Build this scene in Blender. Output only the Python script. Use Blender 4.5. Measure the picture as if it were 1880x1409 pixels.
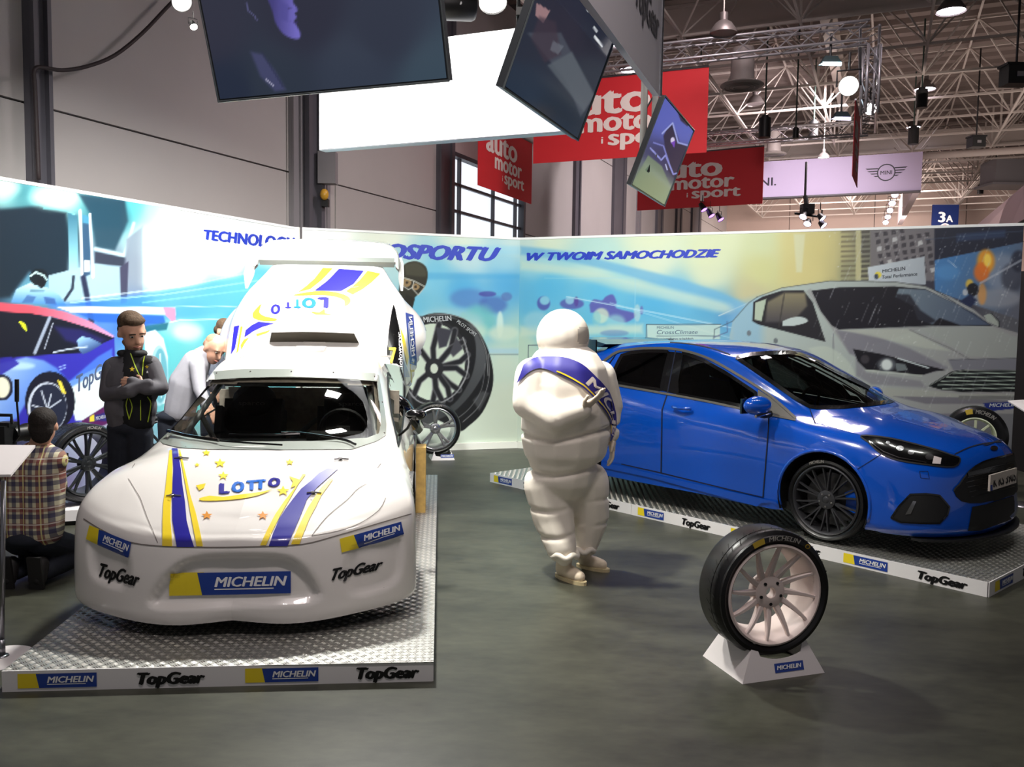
import bpy, bmesh, math, random
import numpy as np
from mathutils import Vector, Matrix
from mathutils.bvhtree import BVHTree
from mathutils.geometry import delaunay_2d_cdt, tessellate_polygon

for _o in list(bpy.data.objects):
    bpy.data.objects.remove(_o)
SC = bpy.context.scene
COL = SC.collection

# ---------------------------------------------------------------- camera
F = 1550.0; CH = 1.75; ROLL = 0.014; TH = math.atan(109.5 / F)
_R0 = Vector((1, 0, 0)); _U0 = Vector((0, math.sin(TH), math.cos(TH))); FWD = Vector((0, math.cos(TH), -math.sin(TH)))
RGT = _R0 * math.cos(ROLL) + _U0 * math.sin(ROLL)
UPV = _U0 * math.cos(ROLL) - _R0 * math.sin(ROLL)
EYE = Vector((0, 0, CH))
cd = bpy.data.cameras.new('camera'); cam = bpy.data.objects.new('camera', cd); COL.objects.link(cam)
cd.sensor_width = 36; cd.lens = F / 1880 * 36; cd.clip_start = 0.05; cd.clip_end = 200
M = Matrix.Identity(4)
for i in range(3):
    M[i][0] = RGT[i]; M[i][1] = UPV[i]; M[i][2] = -FWD[i]; M[i][3] = EYE[i]
cam.matrix_world = M
SC.camera = cam

# ---------------------------------------------------------------- world, exposure, large lights
SC.view_settings.view_transform = 'Standard'; SC.view_settings.look = 'None'
SC.view_settings.gamma = 1.0; SC.view_settings.exposure = 0.0; SC.view_settings.use_curve_mapping = False
wd = bpy.data.worlds.new('world'); SC.world = wd; wd.use_nodes = True
wd.node_tree.nodes['Background'].inputs[0].default_value = (0.80, 0.78, 0.80, 1)
wd.node_tree.nodes['Background'].inputs[1].default_value = 0.20

def area(name, loc, target, size, power, color=(1, 1, 1), size_y=None, spread=None):
    l = bpy.data.lights.new(name, 'AREA'); l.energy = power; l.color = color
    l.shape = 'RECTANGLE'; l.size = size; l.size_y = size_y or size
    if spread: l.spread = math.radians(spread)
    o = bpy.data.objects.new(name, l); COL.objects.link(o); o.location = loc
    o.rotation_euler = (Vector(target) - Vector(loc)).to_track_quat('-Z', 'Y').to_euler()
    return o

LIGHTS = [
    ('booth_wash_light', (-1.9, 5.4, 4.8), (-3.3, 9.2, 1.3), 0.5, 135, (1.0, 1.0, 0.96), 0.3, 2, 75),
    ('car_key_light', (-1.3, 7.2, 4.6), (-1.5, 5.3, 0.9), 0.4, 125, (1.0, 0.99, 0.93), 0.3, 1, 110),
    ('figure_key_light', (-0.9, 5.0, 4.9), (0.4, 5.8, 1.2), 0.3, 42, (1.0, 0.97, 0.88), 0.3, 1, 60),  # added to brighten the suited figure, no fixture built
    ('middle_wash_light', (0.6, 6.8, 5.0), (0.6, 11.5, 1.4), 0.35, 100, (1.0, 1.0, 0.90), 0.25, 3, 100),
    ('right_wash_light', (3.4, 6.0, 5.2), (3.4, 9.6, 1.2), 0.3, 62, (1.0, 1.0, 0.93), 0.2, 4, 110),
    ('front_fill_light', (0.0, 2.6, 5.2), (0.2, 5.6, 0.2), 0.35, 62, (1.0, 0.89, 0.87), 0.25, 4, 130),
    ('hall_light_near', (3.5, 11.5, 8.3), (1.0, 14.5, 0.0), 2.0, 270, (1.0, 0.86, 0.88), 2.0, 1, 150),
    ('hall_light_mid', (8.5, 22.3, 7.2), (5.0, 28.0, 3.0), 2.0, 520, (1.0, 0.88, 0.90), 2.0, 1, 150),
    ('hall_light_far', (15.0, 36.0, 6.4), (17.0, 42.0, 3.0), 5.0, 1450, (1.0, 0.86, 0.80), 3.0, 1, 160),
    ('hall_roof_bounce', (12.0, 24.0, 5.4), (12.0, 26.0, 10.0), 10.0, 190, (1.0, 0.84, 0.76), 10.0, 1, 180),
]
for nm_, loc_, tgt_, sx_, pw_, col_, sy_, n_, sp_ in LIGHTS:
    for k_ in range(n_):                      # unseen area lights, split into rows for more highlights, 0.9 m apart
        dx_ = (k_ - (n_ - 1) / 2) * 0.9
        area(nm_, (loc_[0] + dx_, loc_[1], loc_[2]), (tgt_[0] + dx_ * 1.3, tgt_[1], tgt_[2]), sx_, pw_ / n_, col_, sy_, sp_)

# ---------------------------------------------------------------- helpers
def pray(u, v):
    return (RGT * ((u - 940) / F) + UPV * ((704.5 - v) / F) + FWD)
def at_z(u, v, z):
    d = pray(u, v); return EYE + d * ((z - CH) / d.z)
def at_y(u, v, y):
    d = pray(u, v); return EYE + d * (y / d.y)
def at_plane(u, v, p, n):
    d = pray(u, v); n = Vector(n); return EYE + d * ((Vector(p) - EYE).dot(n) / d.dot(n))
_RU = np.array(RGT), np.array(UPV), np.array(FWD), np.array(EYE)
def projn(P):
    q = P - _RU[3]; z = q @ _RU[2]
    return np.stack([940 + F * (q @ _RU[0]) / z, 704.5 - F * (q @ _RU[1]) / z], 1)

def lin(c):
    return tuple(((x / 255) / 12.92 if x / 255 <= 0.04045 else ((x / 255 + 0.055) / 1.055) ** 2.4) for x in c)

MATS = {}
def mat(name, rgb=(200, 200, 200), rough=0.5, metal=0.0, coat=0.0, emit=0.0, noise=0.0, nscale=30.0, bump=0.0, spec=0.5, alpha=1.0, trans=0.0, ecol=None):
    if name in MATS: return MATS[name]
    m = bpy.data.materials.new(name); m.use_nodes = True; MATS[name] = m
    nt = m.node_tree; b = nt.nodes['Principled BSDF']
    c = lin(rgb) + (1,)
    b.inputs['Base Color'].default_value = c; b.inputs['Roughness'].default_value = rough
    b.inputs['Metallic'].default_value = metal; b.inputs['Coat Weight'].default_value = coat
    b.inputs['Coat Roughness'].default_value = 0.03
    b.inputs['Specular IOR Level'].default_value = spec
    b.inputs['Alpha'].default_value = alpha
    b.inputs['Transmission Weight'].default_value = trans
    if emit:
        b.inputs['Emission Color'].default_value = (lin(ecol) + (1,)) if ecol else c
        b.inputs['Emission Strength'].default_value = emit
    if noise or bump:
        tc = nt.nodes.new('ShaderNodeTexCoord'); n = nt.nodes.new('ShaderNodeTexNoise')
        n.inputs['Scale'].default_value = nscale; n.inputs['Detail'].default_value = 6
        nt.links.new(tc.outputs['Object'], n.inputs['Vector'])
        if noise:
            r = nt.nodes.new('ShaderNodeMapRange')
            r.inputs[1].default_value = 0.3; r.inputs[2].default_value = 0.7
            r.inputs[3].default_value = 1 - noise; r.inputs[4].default_value = 1 + noise
            mx = nt.nodes.new('ShaderNodeVectorMath'); mx.operation = 'SCALE'
            mx.inputs[0].default_value = c[:3]
            nt.links.new(n.outputs['Fac'], r.inputs[0]); nt.links.new(r.outputs[0], mx.inputs['Scale'])
            nt.links.new(mx.outputs[0], b.inputs['Base Color'])
        if bump:
            bp = nt.nodes.new('ShaderNodeBump'); bp.inputs['Strength'].default_value = bump
            bp.inputs['Distance'].default_value = 0.01
            nt.links.new(n.outputs['Fac'], bp.inputs['Height']); nt.links.new(bp.outputs[0], b.inputs['Normal'])
    return m
def colmat(name, rough=0.55, emit=0.0, spec=0.3):
    """print or screen: colours stored on the mesh"""
    if name in MATS: return MATS[name]
    m = mat(name, rough=rough, spec=spec); nt = m.node_tree; b = nt.nodes['Principled BSDF']
    a = nt.nodes.new('ShaderNodeAttribute'); a.attribute_name = 'Col'
    nt.links.new(a.outputs['Color'], b.inputs['Base Color'])
    if emit:
        nt.links.new(a.outputs['Color'], b.inputs['Emission Color']); b.inputs['Emission Strength'].default_value = emit
    return m

MW = {}
def meta(o, label=None, cat=None, group=None, kind=None):
    if label: o['label'] = label
    if cat: o['category'] = cat
    if group: o['group'] = group
    if kind: o['kind'] = kind
    return o
def thing(name, label, cat, loc=(0, 0, 0), rz=0.0, group=None, kind=None):
    o = bpy.data.objects.new(name, None); o.empty_display_size = 0.1; COL.objects.link(o)
    o.location = loc; o.rotation_euler = (0, 0, rz)
    MW[o.name] = Matrix.Translation(Vector(loc)) @ Matrix.Rotation(rz, 4, 'Z')
    return meta(o, label, cat, group, kind)
def obj(name, V, Fc, mats, parent=None, smooth=False, midx=None, col=None, local=False, autos=None):
    """V in world coordinates unless local"""
    me = bpy.data.meshes.new(name)
    V = np.array(V, dtype=float).reshape(-1, 3)
    if parent is not None:
        m4 = MW[parent.name]
        if not local:
            A = np.array(m4.inverted()); V = V @ A[:3, :3].T + A[:3, 3]
        loc = None
    elif len(V):
        loc = Vector(((V[:, 0].min() + V[:, 0].max()) / 2, (V[:, 1].min() + V[:, 1].max()) / 2, V[:, 2].min()))
        V = V - np.array(loc)
    me.from_pydata(V.tolist(), [], [tuple(f) for f in Fc])
    if not isinstance(mats, (list, tuple)): mats = [mats]
    for m in mats: me.materials.append(m)
    if midx is not None: me.polygons.foreach_set('material_index', list(midx))
    if smooth: me.polygons.foreach_set('use_smooth', [True] * len(me.polygons))
    if autos is not None:
        me.polygons.foreach_set('use_smooth', [True] * len(me.polygons)); me.set_sharp_from_angle(angle=math.radians(autos))
    if col is not None:
        at = me.color_attributes.new('Col', 'FLOAT_COLOR', 'POINT')
        c4 = np.ones((len(V), 4), dtype=np.float32); c4[:, :3] = col; at.data.foreach_set('color', c4.ravel())
    o = bpy.data.objects.new(name, me); COL.objects.link(o)
    if parent is not None: o.parent = parent; MW[o.name] = MW[parent.name].copy()
    else: o.location = loc; MW[o.name] = Matrix.Translation(loc)
    return o
def copy_tree(root, mtx, label=None, group=None):
    """mtx: new world matrix of the thing"""
    r = root.copy(); COL.objects.link(r); r.matrix_world = mtx; MW[r.name] = mtx.copy()
    if label: r['label'] = label
    if group: r['group'] = group
    def rec(a, b):
        for ch in list(a.children):
            c = ch.copy(); COL.objects.link(c); c.parent = b; MW[c.name] = mtx.copy(); rec(ch, c)
    rec(root, r)
    return r

class MB:
    def __init__(s): s.V = []; s.F = []; s.m = []
    def add(s, V, Fc, mi=0):
        b = len(s.V); s.V += [tuple(v) for v in V]; s.F += [tuple(b + i for i in f) for f in Fc]; s.m += [mi] * len(Fc)
        return s
    def box(s, c, size, R=None, mi=0, bev=0.0):
        c = Vector(c); h = Vector(size) / 2; V = []
        for x in (-1, 1):
            for y in (-1, 1):
                for z in (-1, 1):
                    p = Vector((x * h.x, y * h.y, z * h.z)); V.append(c + (R @ p if R else p))
        return s.add(V, [(0, 1, 3, 2), (4, 6, 7, 5), (0, 4, 5, 1), (2, 3, 7, 6), (0, 2, 6, 4), (1, 5, 7, 3)], mi)
    def tube(s, pts, r, n=8, mi=0, cap=True, closed=False):
        pts = [Vector(p) for p in pts]; N = len(pts); V = []
        rr = r if isinstance(r, (list, tuple)) else [r] * N
        up = None
        for i, p in enumerate(pts):
            if closed: t = pts[(i + 1) % N] - pts[i - 1]
            else: t = pts[min(i + 1, N - 1)] - pts[max(i - 1, 0)]
            t = t.normalized() if t.length > 1e-9 else Vector((0, 0, 1))
            if up is None: up = Vector((0, 0, 1)) if abs(t.z) < 0.9 else Vector((1, 0, 0))
            a = t.cross(up).normalized(); b = a.cross(t); up = b
            for k in range(n):
                w = 2 * math.pi * k / n; V.append(p + (a * math.cos(w) + b * math.sin(w)) * rr[i])
        Fc = []
        for i in range(N if closed else N - 1):
            for k in range(n):
                i2 = (i + 1) % N
                Fc.append((i * n + k, i * n + (k + 1) % n, i2 * n + (k + 1) % n, i2 * n + k))
        if cap and not closed:
            Fc.append(tuple(range(n))[::-1]); Fc.append(tuple((N - 1) * n + k for k in range(n)))
        return s.add(V, Fc, mi)
    def lathe(s, prof, c=(0, 0, 0), axis=(0, 0, 1), n=32, mi=0, a0=0, a1=2 * math.pi):
        """prof: (radius, height along axis)"""
        ax = Vector(axis).normalized(); u = ax.orthogonal().normalized(); w = ax.cross(u); c = Vector(c)
        full = abs(a1 - a0 - 2 * math.pi) < 1e-6; m = n if full else n + 1; V = []
        for r, h in prof:
            for k in range(m):
                t = a0 + (a1 - a0) * k / n; V.append(c + ax * h + (u * math.cos(t) + w * math.sin(t)) * r)
        Fc = []
        for i in range(len(prof) - 1):
            for k in range(n):
                k2 = (k + 1) % m
                Fc.append((i * m + k, i * m + k2, (i + 1) * m + k2, (i + 1) * m + k))
        return s.add(V, Fc, mi)
    def disc(s, c, axis, r, n=24, mi=0):
        return s.lathe([(0.0001, 0), (r, 0)], c, axis, n, mi)
    def ball(s, c, r, n=12, m=8, mi=0, R=None):
        """ellipsoid; r scalar or triple"""
        r = Vector((r, r, r)) if not hasattr(r, '__len__') else Vector(r); c = Vector(c); V = []
        for i in range(1, m):
            ph = math.pi * i / m
            for k in range(n):
                t = 2 * math.pi * k / n
                p = Vector((r.x * math.sin(ph) * math.cos(t), r.y * math.sin(ph) * math.sin(t), r.z * math.cos(ph)))
                V.append(c + (R @ p if R else p))
        for z in (1, -1):
            p = Vector((0, 0, r.z * z)); V.append(c + (R @ p if R else p))
        Fc = [(i * n + k, i * n + (k + 1) % n, (i + 1) * n + (k + 1) % n, (i + 1) * n + k) for i in range(m - 2) for k in range(n)]
        t = (m - 1) * n
        Fc += [(t, (k + 1) % n, k) for k in range(n)] + [(t + 1, (m - 2) * n + k, (m - 2) * n + (k + 1) % n) for k in range(n)]
        return s.add(V, Fc, mi)
    def prism(s, pts, d, mi=0):
        """extrude planar polygon pts (world) by vector d"""
        n = len(pts); d = Vector(d); P = [Vector(p) for p in pts]
        tris = tessellate_polygon([P])
        V = P + [p + d for p in P]
        Fc = [tuple(t) for t in tris] + [tuple(n + i for i in t)[::-1] for t in tris]
        Fc += [(i, (i + 1) % n, n + (i + 1) % n, n + i) for i in range(n)]
        return s.add(V, Fc, mi)
    def done(s, name, mats, parent=None, smooth=False, autos=None):
        return obj(name, s.V, s.F, mats, parent, smooth, s.m, autos=autos)

def frame_map(O, ux, uy):
    O = Vector(O); ux = Vector(ux); uy = Vector(uy); n = ux.cross(uy).normalized()
    return lambda x, y, h=0.0: O + ux * x + uy * y + n * h

_tc = {}
def textm(s, bold=0.0, shear=0.0, xs=1.0):
    """flat text of cap height ~1 -> verts 2D (numpy), faces; origin at left of baseline"""
    k = (s, bold, shear, xs)
    if k in _tc: return _tc[k]
    cu = bpy.data.curves.new('t', 'FONT'); cu.body = s; cu.size = 1.37; cu.offset = bold; cu.resolution_u = 3
    cu.fill_mode = 'FRONT'
    o = bpy.data.objects.new('t', cu); COL.objects.link(o)
    bpy.context.view_layer.update()
    me = o.evaluated_get(bpy.context.evaluated_depsgraph_get()).to_mesh()
    V = np.array([v.co[:] for v in me.vertices]).reshape(-1, 3)[:, :2]; Fc = [tuple(p.vertices) for p in me.polygons]
    o.to_mesh_clear(); bpy.data.objects.remove(o); bpy.data.curves.remove(cu)
    if len(V):
        V = V.copy(); V[:, 0] -= V[:, 0].min(); V[:, 0] = V[:, 0] * xs + V[:, 1] * shear
    _tc[k] = (V, Fc); return _tc[k]
def text_on(mb, fmap, s, x0, y0, w, h, bold=0.0, shear=0.0, mi=0, lift=0.002, fit=True):
    """text fitted to width w and cap height h in map coordinates"""
    V0, F0 = textm(s, 0.0, shear)
    if not len(V0): return
    # heavier strokes: the word repeated with small offsets
    offs = [(0, 0)] if bold < .01 else [(-bold, 0), (bold, 0), (-bold * .5, bold * .45), (bold * .5, -bold * .45), (0, 0)]
    lo_ = V0[:, 0].min() - bold; w0 = V0[:, 0].max() - V0[:, 0].min() + 2 * bold
    V = np.concatenate([V0 + np.array(o) for o in offs]); Fc = [tuple(i + k * len(V0) for i in f) for k in range(len(offs)) for f in F0]
    sx = w / w0; sy = h
    P = [fmap(x0 + (v[0] - lo_) * sx, y0 + v[1] * sy, lift + (i_ // len(V0)) * .0005) for i_, v in enumerate(V)]
    if any(p is None for p in P):
        ok = [p is not None for p in P]
        Fc = [f for f in Fc if all(ok[i] for i in f)]; P = [p if p is not None else Vector((0, 0, 0)) for p in P]
    mb.add(P, Fc, mi)
def quad_on(mb, fmap, pts, mi=0, lift=0.001, sp=None):
    """polygon in map coordinates, subdivided when sp is given"""
    if sp is None:
        P = [fmap(x, y, lift) for x, y in pts]; T = tessellate_polygon([[Vector((x, y, 0)) for x, y in pts]])
        Fc = [tuple(t) for t in T]
    else:
        V2, Fc = fillpoly(pts, sp); P = [fmap(x, y, lift) for x, y in V2]
    if any(p is None for p in P):
        ok = [p is not None for p in P]
        Fc = [f for f in Fc if all(ok[i] for i in f)]; P = [p if p is not None else Vector((0, 0, 0)) for p in P]
    # make windings agree with the map's own normal
    a = fmap(pts[0][0], pts[0][1], 0)
    mb.add(P, Fc, mi)
def inside(P, poly):
    x, y = P[:, 0], P[:, 1]; c = np.zeros(len(P), bool); n = len(poly); j = n - 1
    for i in range(n):
        xi, yi = poly[i]; xj, yj = poly[j]
        k = ((yi > y) != (yj > y)) & (x < (xj - xi) * (y - yi) / ((yj - yi) or 1e-12) + xi); c ^= k; j = i
    return c
def pdist(P, poly, closed=True):
    d = np.full(len(P), 1e9); n = len(poly)
    for i in range(n if closed else n - 1):
        a = np.array(poly[i], float); b = np.array(poly[(i + 1) % n], float); ab = b - a
        t = np.clip(((P - a) @ ab) / max(ab @ ab, 1e-12), 0, 1)
        d = np.minimum(d, np.linalg.norm(P - a - t[:, None] * ab, axis=1))
    return d
def fillpoly(poly, sp):
    """constrained triangulation of a 2D polygon with inner points"""
    B = []
    n = len(poly)
    for i in range(n):
        a = Vector(poly[i]); b = Vector(poly[(i + 1) % n]); k = max(1, int(math.ceil((b - a).length / sp)))
        B += [a.lerp(b, t / k) for t in range(k)]
    P = np.array([p[:] for p in B]); lo = P.min(0); hi = P.max(0)
    gx = np.arange(lo[0] + sp / 2, hi[0], sp); gy = np.arange(lo[1] + sp / 2, hi[1], sp)
    G = np.array([(x, y) for x in gx for y in gy]).reshape(-1, 2)
    if len(G):
        G = G[inside(G, P)]
        if len(G): G = G[pdist(G, P) > sp * 0.4]
    nb = len(P); A = [Vector(p) for p in P] + [Vector(g) for g in G]
    r = delaunay_2d_cdt(A, [(i, (i + 1) % nb) for i in range(nb)], [], 1, 1e-7)
    return [v[:] for v in r[0]], [tuple(f) for f in r[2]]
def crs(pts, k=6, closed=False):
    """Catmull-Rom through points of any dimension"""
    P = np.array(pts, float); n = len(P); out = []
    for i in range(n if closed else n - 1):
        if closed: p0, p1, p2, p3 = P[i - 1], P[i], P[(i + 1) % n], P[(i + 2) % n]
        else: p0, p1, p2, p3 = P[max(i - 1, 0)], P[i], P[i + 1], P[min(i + 2, n - 1)]
        for t in np.arange(k) / k:
            out.append(0.5 * (2 * p1 + (p2 - p0) * t + (2 * p0 - 5 * p1 + 4 * p2 - p3) * t * t + (3 * p1 - p0 - 3 * p2 + p3) * t ** 3))
    if not closed: out.append(P[-1])
    return [tuple(o) for o in out]
def star(cx, cy, r, n=5, r2=0.42, a=math.pi / 2, sx=1, sy=1):
    return [(cx + sx * (r if i % 2 == 0 else r * r2) * math.cos(a + math.pi * i / n), cy - sy * (r if i % 2 == 0 else r * r2) * math.sin(a + math.pi * i / n)) for i in range(2 * n)]

# ---- paint: colours of flat prints, evaluated at the print's own mesh points
def rbf(P, S, pw=2.6):
    S = np.array(S, float); out = np.zeros((len(P), 3)); W = np.zeros(len(P))
    for x, y, r, g, b in S:
        w = 1 / (((P[:, 0] - x) ** 2 + (P[:, 1] - y) ** 2) / 1300 + 0.35) ** 2.2
        out += w[:, None] * np.array((r, g, b)); W += w
    return out / W[:, None]
def paint(P, base, layers):
    C = base
    for L in layers:
        k = L[0]
        if k == 'p': _, poly, c, soft, al = L; m = soft + 1
        elif k == 'l': _, poly, c, wd_, al = L; soft = max(1.2, wd_ * 0.35); m = wd_ + soft
        elif k == 'e':
            _, (cx, cy), (rx, ry), c, soft, al = L
            poly = [(cx + rx * math.cos(t * math.pi / 14), cy + ry * math.sin(t * math.pi / 14)) for t in range(28)]; m = soft + 1
        q = np.array([p[:2] for p in poly]); lo = q.min(0) - m; hi = q.max(0) + m
        s = np.nonzero((P[:, 0] > lo[0]) & (P[:, 0] < hi[0]) & (P[:, 1] > lo[1]) & (P[:, 1] < hi[1]))[0]
        if not len(s): continue
        Q = P[s]
        if k == 'l': a = np.clip((wd_ / 2 + soft / 2 - pdist(Q, poly, False)) / soft, 0, 1)
        else:
            d = pdist(Q, poly); d = np.where(inside(Q, poly), d, -d); a = np.clip(d / soft + 0.5, 0, 1); a = a * a * (3 - 2 * a)
        a = (a * al)[:, None]
        if callable(c): cc = c(Q)
        elif hasattr(c[0], '__len__'):   # gradient (c0, c1, p0, p1)
            c0, c1, p0, p1 = [np.array(z, float) for z in c]; t = np.clip(((Q - p0) @ (p1 - p0)) / ((p1 - p0) @ (p1 - p0)), 0, 1)[:, None]
            cc = c0 * (1 - t) + c1 * t
        else: cc = np.array(c, float)
        C[s] = C[s] * (1 - a) + cc * a
    c = np.clip(C, 0, 255) / 255
    return np.where(c <= 0.04045, c / 12.92, ((c + 0.055) / 1.055) ** 2.4)
def print_grid(name, O, ux, uy, w, h, res, fn, material, parent, lift=0.0):
    """flat printed rectangle; fn(px points)->linear colours"""
    O = np.array(O); ux = np.array(ux); uy = np.array(uy); n = np.cross(ux, uy)
    nx = max(2, int(w / res)); ny = max(2, int(h / res))
    a, b = np.meshgrid(np.linspace(0, w, nx + 1), np.linspace(0, h, ny + 1))
    V = O + a.ravel()[:, None] * ux + b.ravel()[:, None] * uy + n * lift
    i = np.arange(nx * ny); r = i // nx; c = i % nx; q = r * (nx + 1) + c
    Fc = np.stack([q, q + 1, q + nx + 2, q + nx + 1], 1)
    return obj(name, V, Fc.tolist(), material, parent, col=fn(projn(V)))

# ---- badges and word marks (map coordinates in metres or pixels)
M_BLUE = mat('badge_blue', (28, 62, 150), 0.35, coat=0.3); M_YEL = mat('badge_yellow', (238, 214, 40), 0.35, coat=0.3)
M_WHT = mat('badge_white', (245, 245, 245), 0.4); M_BLK = mat('print_black', (12, 12, 14), 0.4)
BADGE = [M_YEL, M_BLUE, M_WHT]
def badge(name, fmap, w, h, parent, sp=None, up=1, ymir=1):
    """tyre maker's badge: blue field with white word, yellow square at its left"""
    mb = MB(); L = 0.27 * w
    def g(x, y, l=0): return fmap(x, y * up, l)
    quad_on(mb, g, [(0, 0), (L * 1.05, 0), (L * 1.05, h), (0, h)], 0, 0.0015, sp)
    quad_on(mb, g, [(L, 0), (w, 0), (w, h * 0.98), (L * 0.85, h * 0.98)], 1, 0.0022, sp)
    text_on(mb, g, 'MICHELIN', L + 0.10 * w, h * 0.36, w * 0.60, h * 0.44, 0.05, 0.22, 2, 0.003)
    quad_on(mb, g, [(L + 0.10 * w, h * 0.22), (w * 0.86, h * 0.22), (w * 0.86, h * 0.27), (L + 0.10 * w, h * 0.27)], 2, 0.003, sp)
    return mb.done(name, BADGE, parent)
def wordmark(name, fmap, w, h, parent, s='TopGear', m=None, bold=0.11, shear=0.25, up=1):
    mb = MB()
    text_on(mb, lambda x, y, l=0: fmap(x, y * up, l), s, 0, 0, w, h, bold, shear, 0, 0.002)
    return mb.done(name, m or M_BLK, parent)
def quadmap(p00, p10, p11, p01, surf):
    """bilinear map from (0..1,0..1) of a pixel quad onto a surface function surf(u,v,lift)"""
    p = [np.array(q, float) for q in (p00, p10, p11, p01)]
    def f(x, y, l=0.0):
        q = p[0] * (1 - x) * (1 - y) + p[1] * x * (1 - y) + p[2] * x * y + p[3] * (1 - x) * y
        return surf(q[0], q[1], l)
    return f

# ================================================================ the hall
E_ = Vector((0.4035, 0.915, 0)).normalized(); N_ = Vector((E_.y, -E_.x, 0)); WP = Vector((-5.7, 8.15, 0))
def wp(s, t=0.0, z=0.0): return WP + E_ * s + N_ * t + Vector((0, 0, z))
def wbox(mb, s0, s1, t0, t1, z0, z1, mi=0):
    V = [wp(s, t, z) for s in (s0, s1) for t in (t0, t1) for z in (z0, z1)]
    mb.add(V, [(0, 1, 3, 2), (4, 6, 7, 5), (0, 4, 5, 1), (2, 3, 7, 6), (0, 2, 6, 4), (1, 5, 7, 3)], mi)

# floor: dark grey-green vinyl
mf = mat('floor_vinyl', (86, 90, 86), 0.42, spec=0.35)
nt = mf.node_tree; b = nt.nodes['Principled BSDF']; tc = nt.nodes.new('ShaderNodeTexCoord')
n1 = nt.nodes.new('ShaderNodeTexNoise'); n1.inputs['Scale'].default_value = 1.3; n1.inputs['Detail'].default_value = 8; n1.inputs['Roughness'].default_value = 0.65
n2 = nt.nodes.new('ShaderNodeTexNoise'); n2.inputs['Scale'].default_value = 9; n2.inputs['Detail'].default_value = 6
mp = nt.nodes.new('ShaderNodeMapping'); mp.inputs['Scale'].default_value = (1, 2.2, 1); mp.inputs['Rotation'].default_value = (0, 0, 0.5)
cr = nt.nodes.new('ShaderNodeValToRGB')
cr.color_ramp.elements[0].position = 0.32; cr.color_ramp.elements[0].color = lin((50, 51, 44)) + (1,)
cr.color_ramp.elements[1].position = 0.70; cr.color_ramp.elements[1].color = lin((78, 79, 67)) + (1,)
ad = nt.nodes.new('ShaderNodeMath'); ad.operation = 'MULTIPLY_ADD'; ad.inputs[1].default_value = 0.35
nt.links.new(tc.outputs['Object'], mp.inputs[0]); nt.links.new(mp.outputs[0], n1.inputs['Vector']); nt.links.new(mp.outputs[0], n2.inputs['Vector'])
sb = nt.nodes.new('ShaderNodeMath'); sb.operation = 'SUBTRACT'; sb.inputs[1].default_value = 0.17
nt.links.new(n2.outputs['Fac'], ad.inputs[0]); nt.links.new(n1.outputs['Fac'], ad.inputs[2]); nt.links.new(ad.outputs[0], sb.inputs[0]); nt.links.new(sb.outputs[0], cr.inputs[0])
nt.links.new(cr.outputs[0], b.inputs['Base Color'])
mb = MB(); mb.box((14, 22, -0.05), (60, 52, 0.1)); mb.done('floor', mf)['kind'] = 'structure'

# side wall of the hall in large sandwich panels
m_wall = mat('wall_panel_paint', (196, 190, 188), 0.6, noise=0.04, nscale=0.6)
m_core = mat('wall_joint_dark', (45, 42, 44), 0.8)
m_steel = mat('painted_steel_grey', (92, 90, 98), 0.5, noise=0.05, nscale=3)
m_steel2 = mat('painted_steel_light', (150, 146, 150), 0.5)
SW = 44.0
mb = MB()
for s0, s1, z0, z1 in ((-9, 10.75, 0, 9.3), (10.75, 14.7, 0, 2.2), (10.75, 14.7, 5.3, 9.3), (14.7, SW, 0, 9.3)):
    wbox(mb, s0, s1, -0.25, -0.06, z0, z1)
wl = mb.done('wall_left', m_core); wl['kind'] = 'structure'
cuts = [-9, -4.5, 1.15, 5.45, 6.70, 10.2, 10.75, 14.72, 18.5, 23.3, 28.9, 36.4, SW]
zc = [0, 4.035, 7.0, 9.3]
for i in range(len(cuts) - 1):
    if cuts[i] == 10.75: continue
    for j in range(3):
        if i < 1 and j == 0: continue
        mb = MB(); g = 0.012
        wbox(mb, cuts[i] + g, cuts[i + 1] - g, -0.06, 0, zc[j] + g, zc[j + 1] - g)
        mb.done('wall_panel', m_wall, wl)
for z0, z1 in ((5.35, 9.3), (0, 2.2)):
    mb = MB(); wbox(mb, 10.76, 14.71, -0.06, 0, z0, z1); mb.done('wall_panel', m_wall, wl)
# columns standing against it
for s0, s1, t, m, nm in ((1.13, 1.34, 0.18, m_steel, 'trim_1'), (5.50, 5.72, 0.10, m_steel2, 'trim_2'), (5.72, 6.12, 0.22, m_steel, 'trim_3'), (6.12, 6.50, 0.05, m_steel2, 'trim_4'),
                         (10.15, 10.75, 0.12, m_steel, 'trim_5'), (18.3, 18.8, 0.1, m_steel, 'trim_6'), (22.1, 23.5, 0.1, m_steel, 'trim_7'), (25.1, 25.5, 0.1, m_steel2, 'trim_8'),
                         (27.9, 28.9, 0.1, m_steel, 'trim_9'), (31.3, 32.3, 0.1, m_steel, 'trim_10'), (34.4, 36.4, 0.1, m_steel, 'trim_11')):
    mb = MB()
    wbox(mb, s0, s1, 0, 0.02, 0, 8.4)                               # web plate and two flanges
    wbox(mb, s0, s0 + (s1 - s0) * 0.22, 0.02, t, 0, 8.4); wbox(mb, s1 - (s1 - s0) * 0.22, s1, 0.02, t, 0, 8.4)
    wbox(mb, s0, s1, t * 0.55, t * 0.62, 0, 8.4)
    o = mb.done(nm, m); o['kind'] = 'structure'
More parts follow.
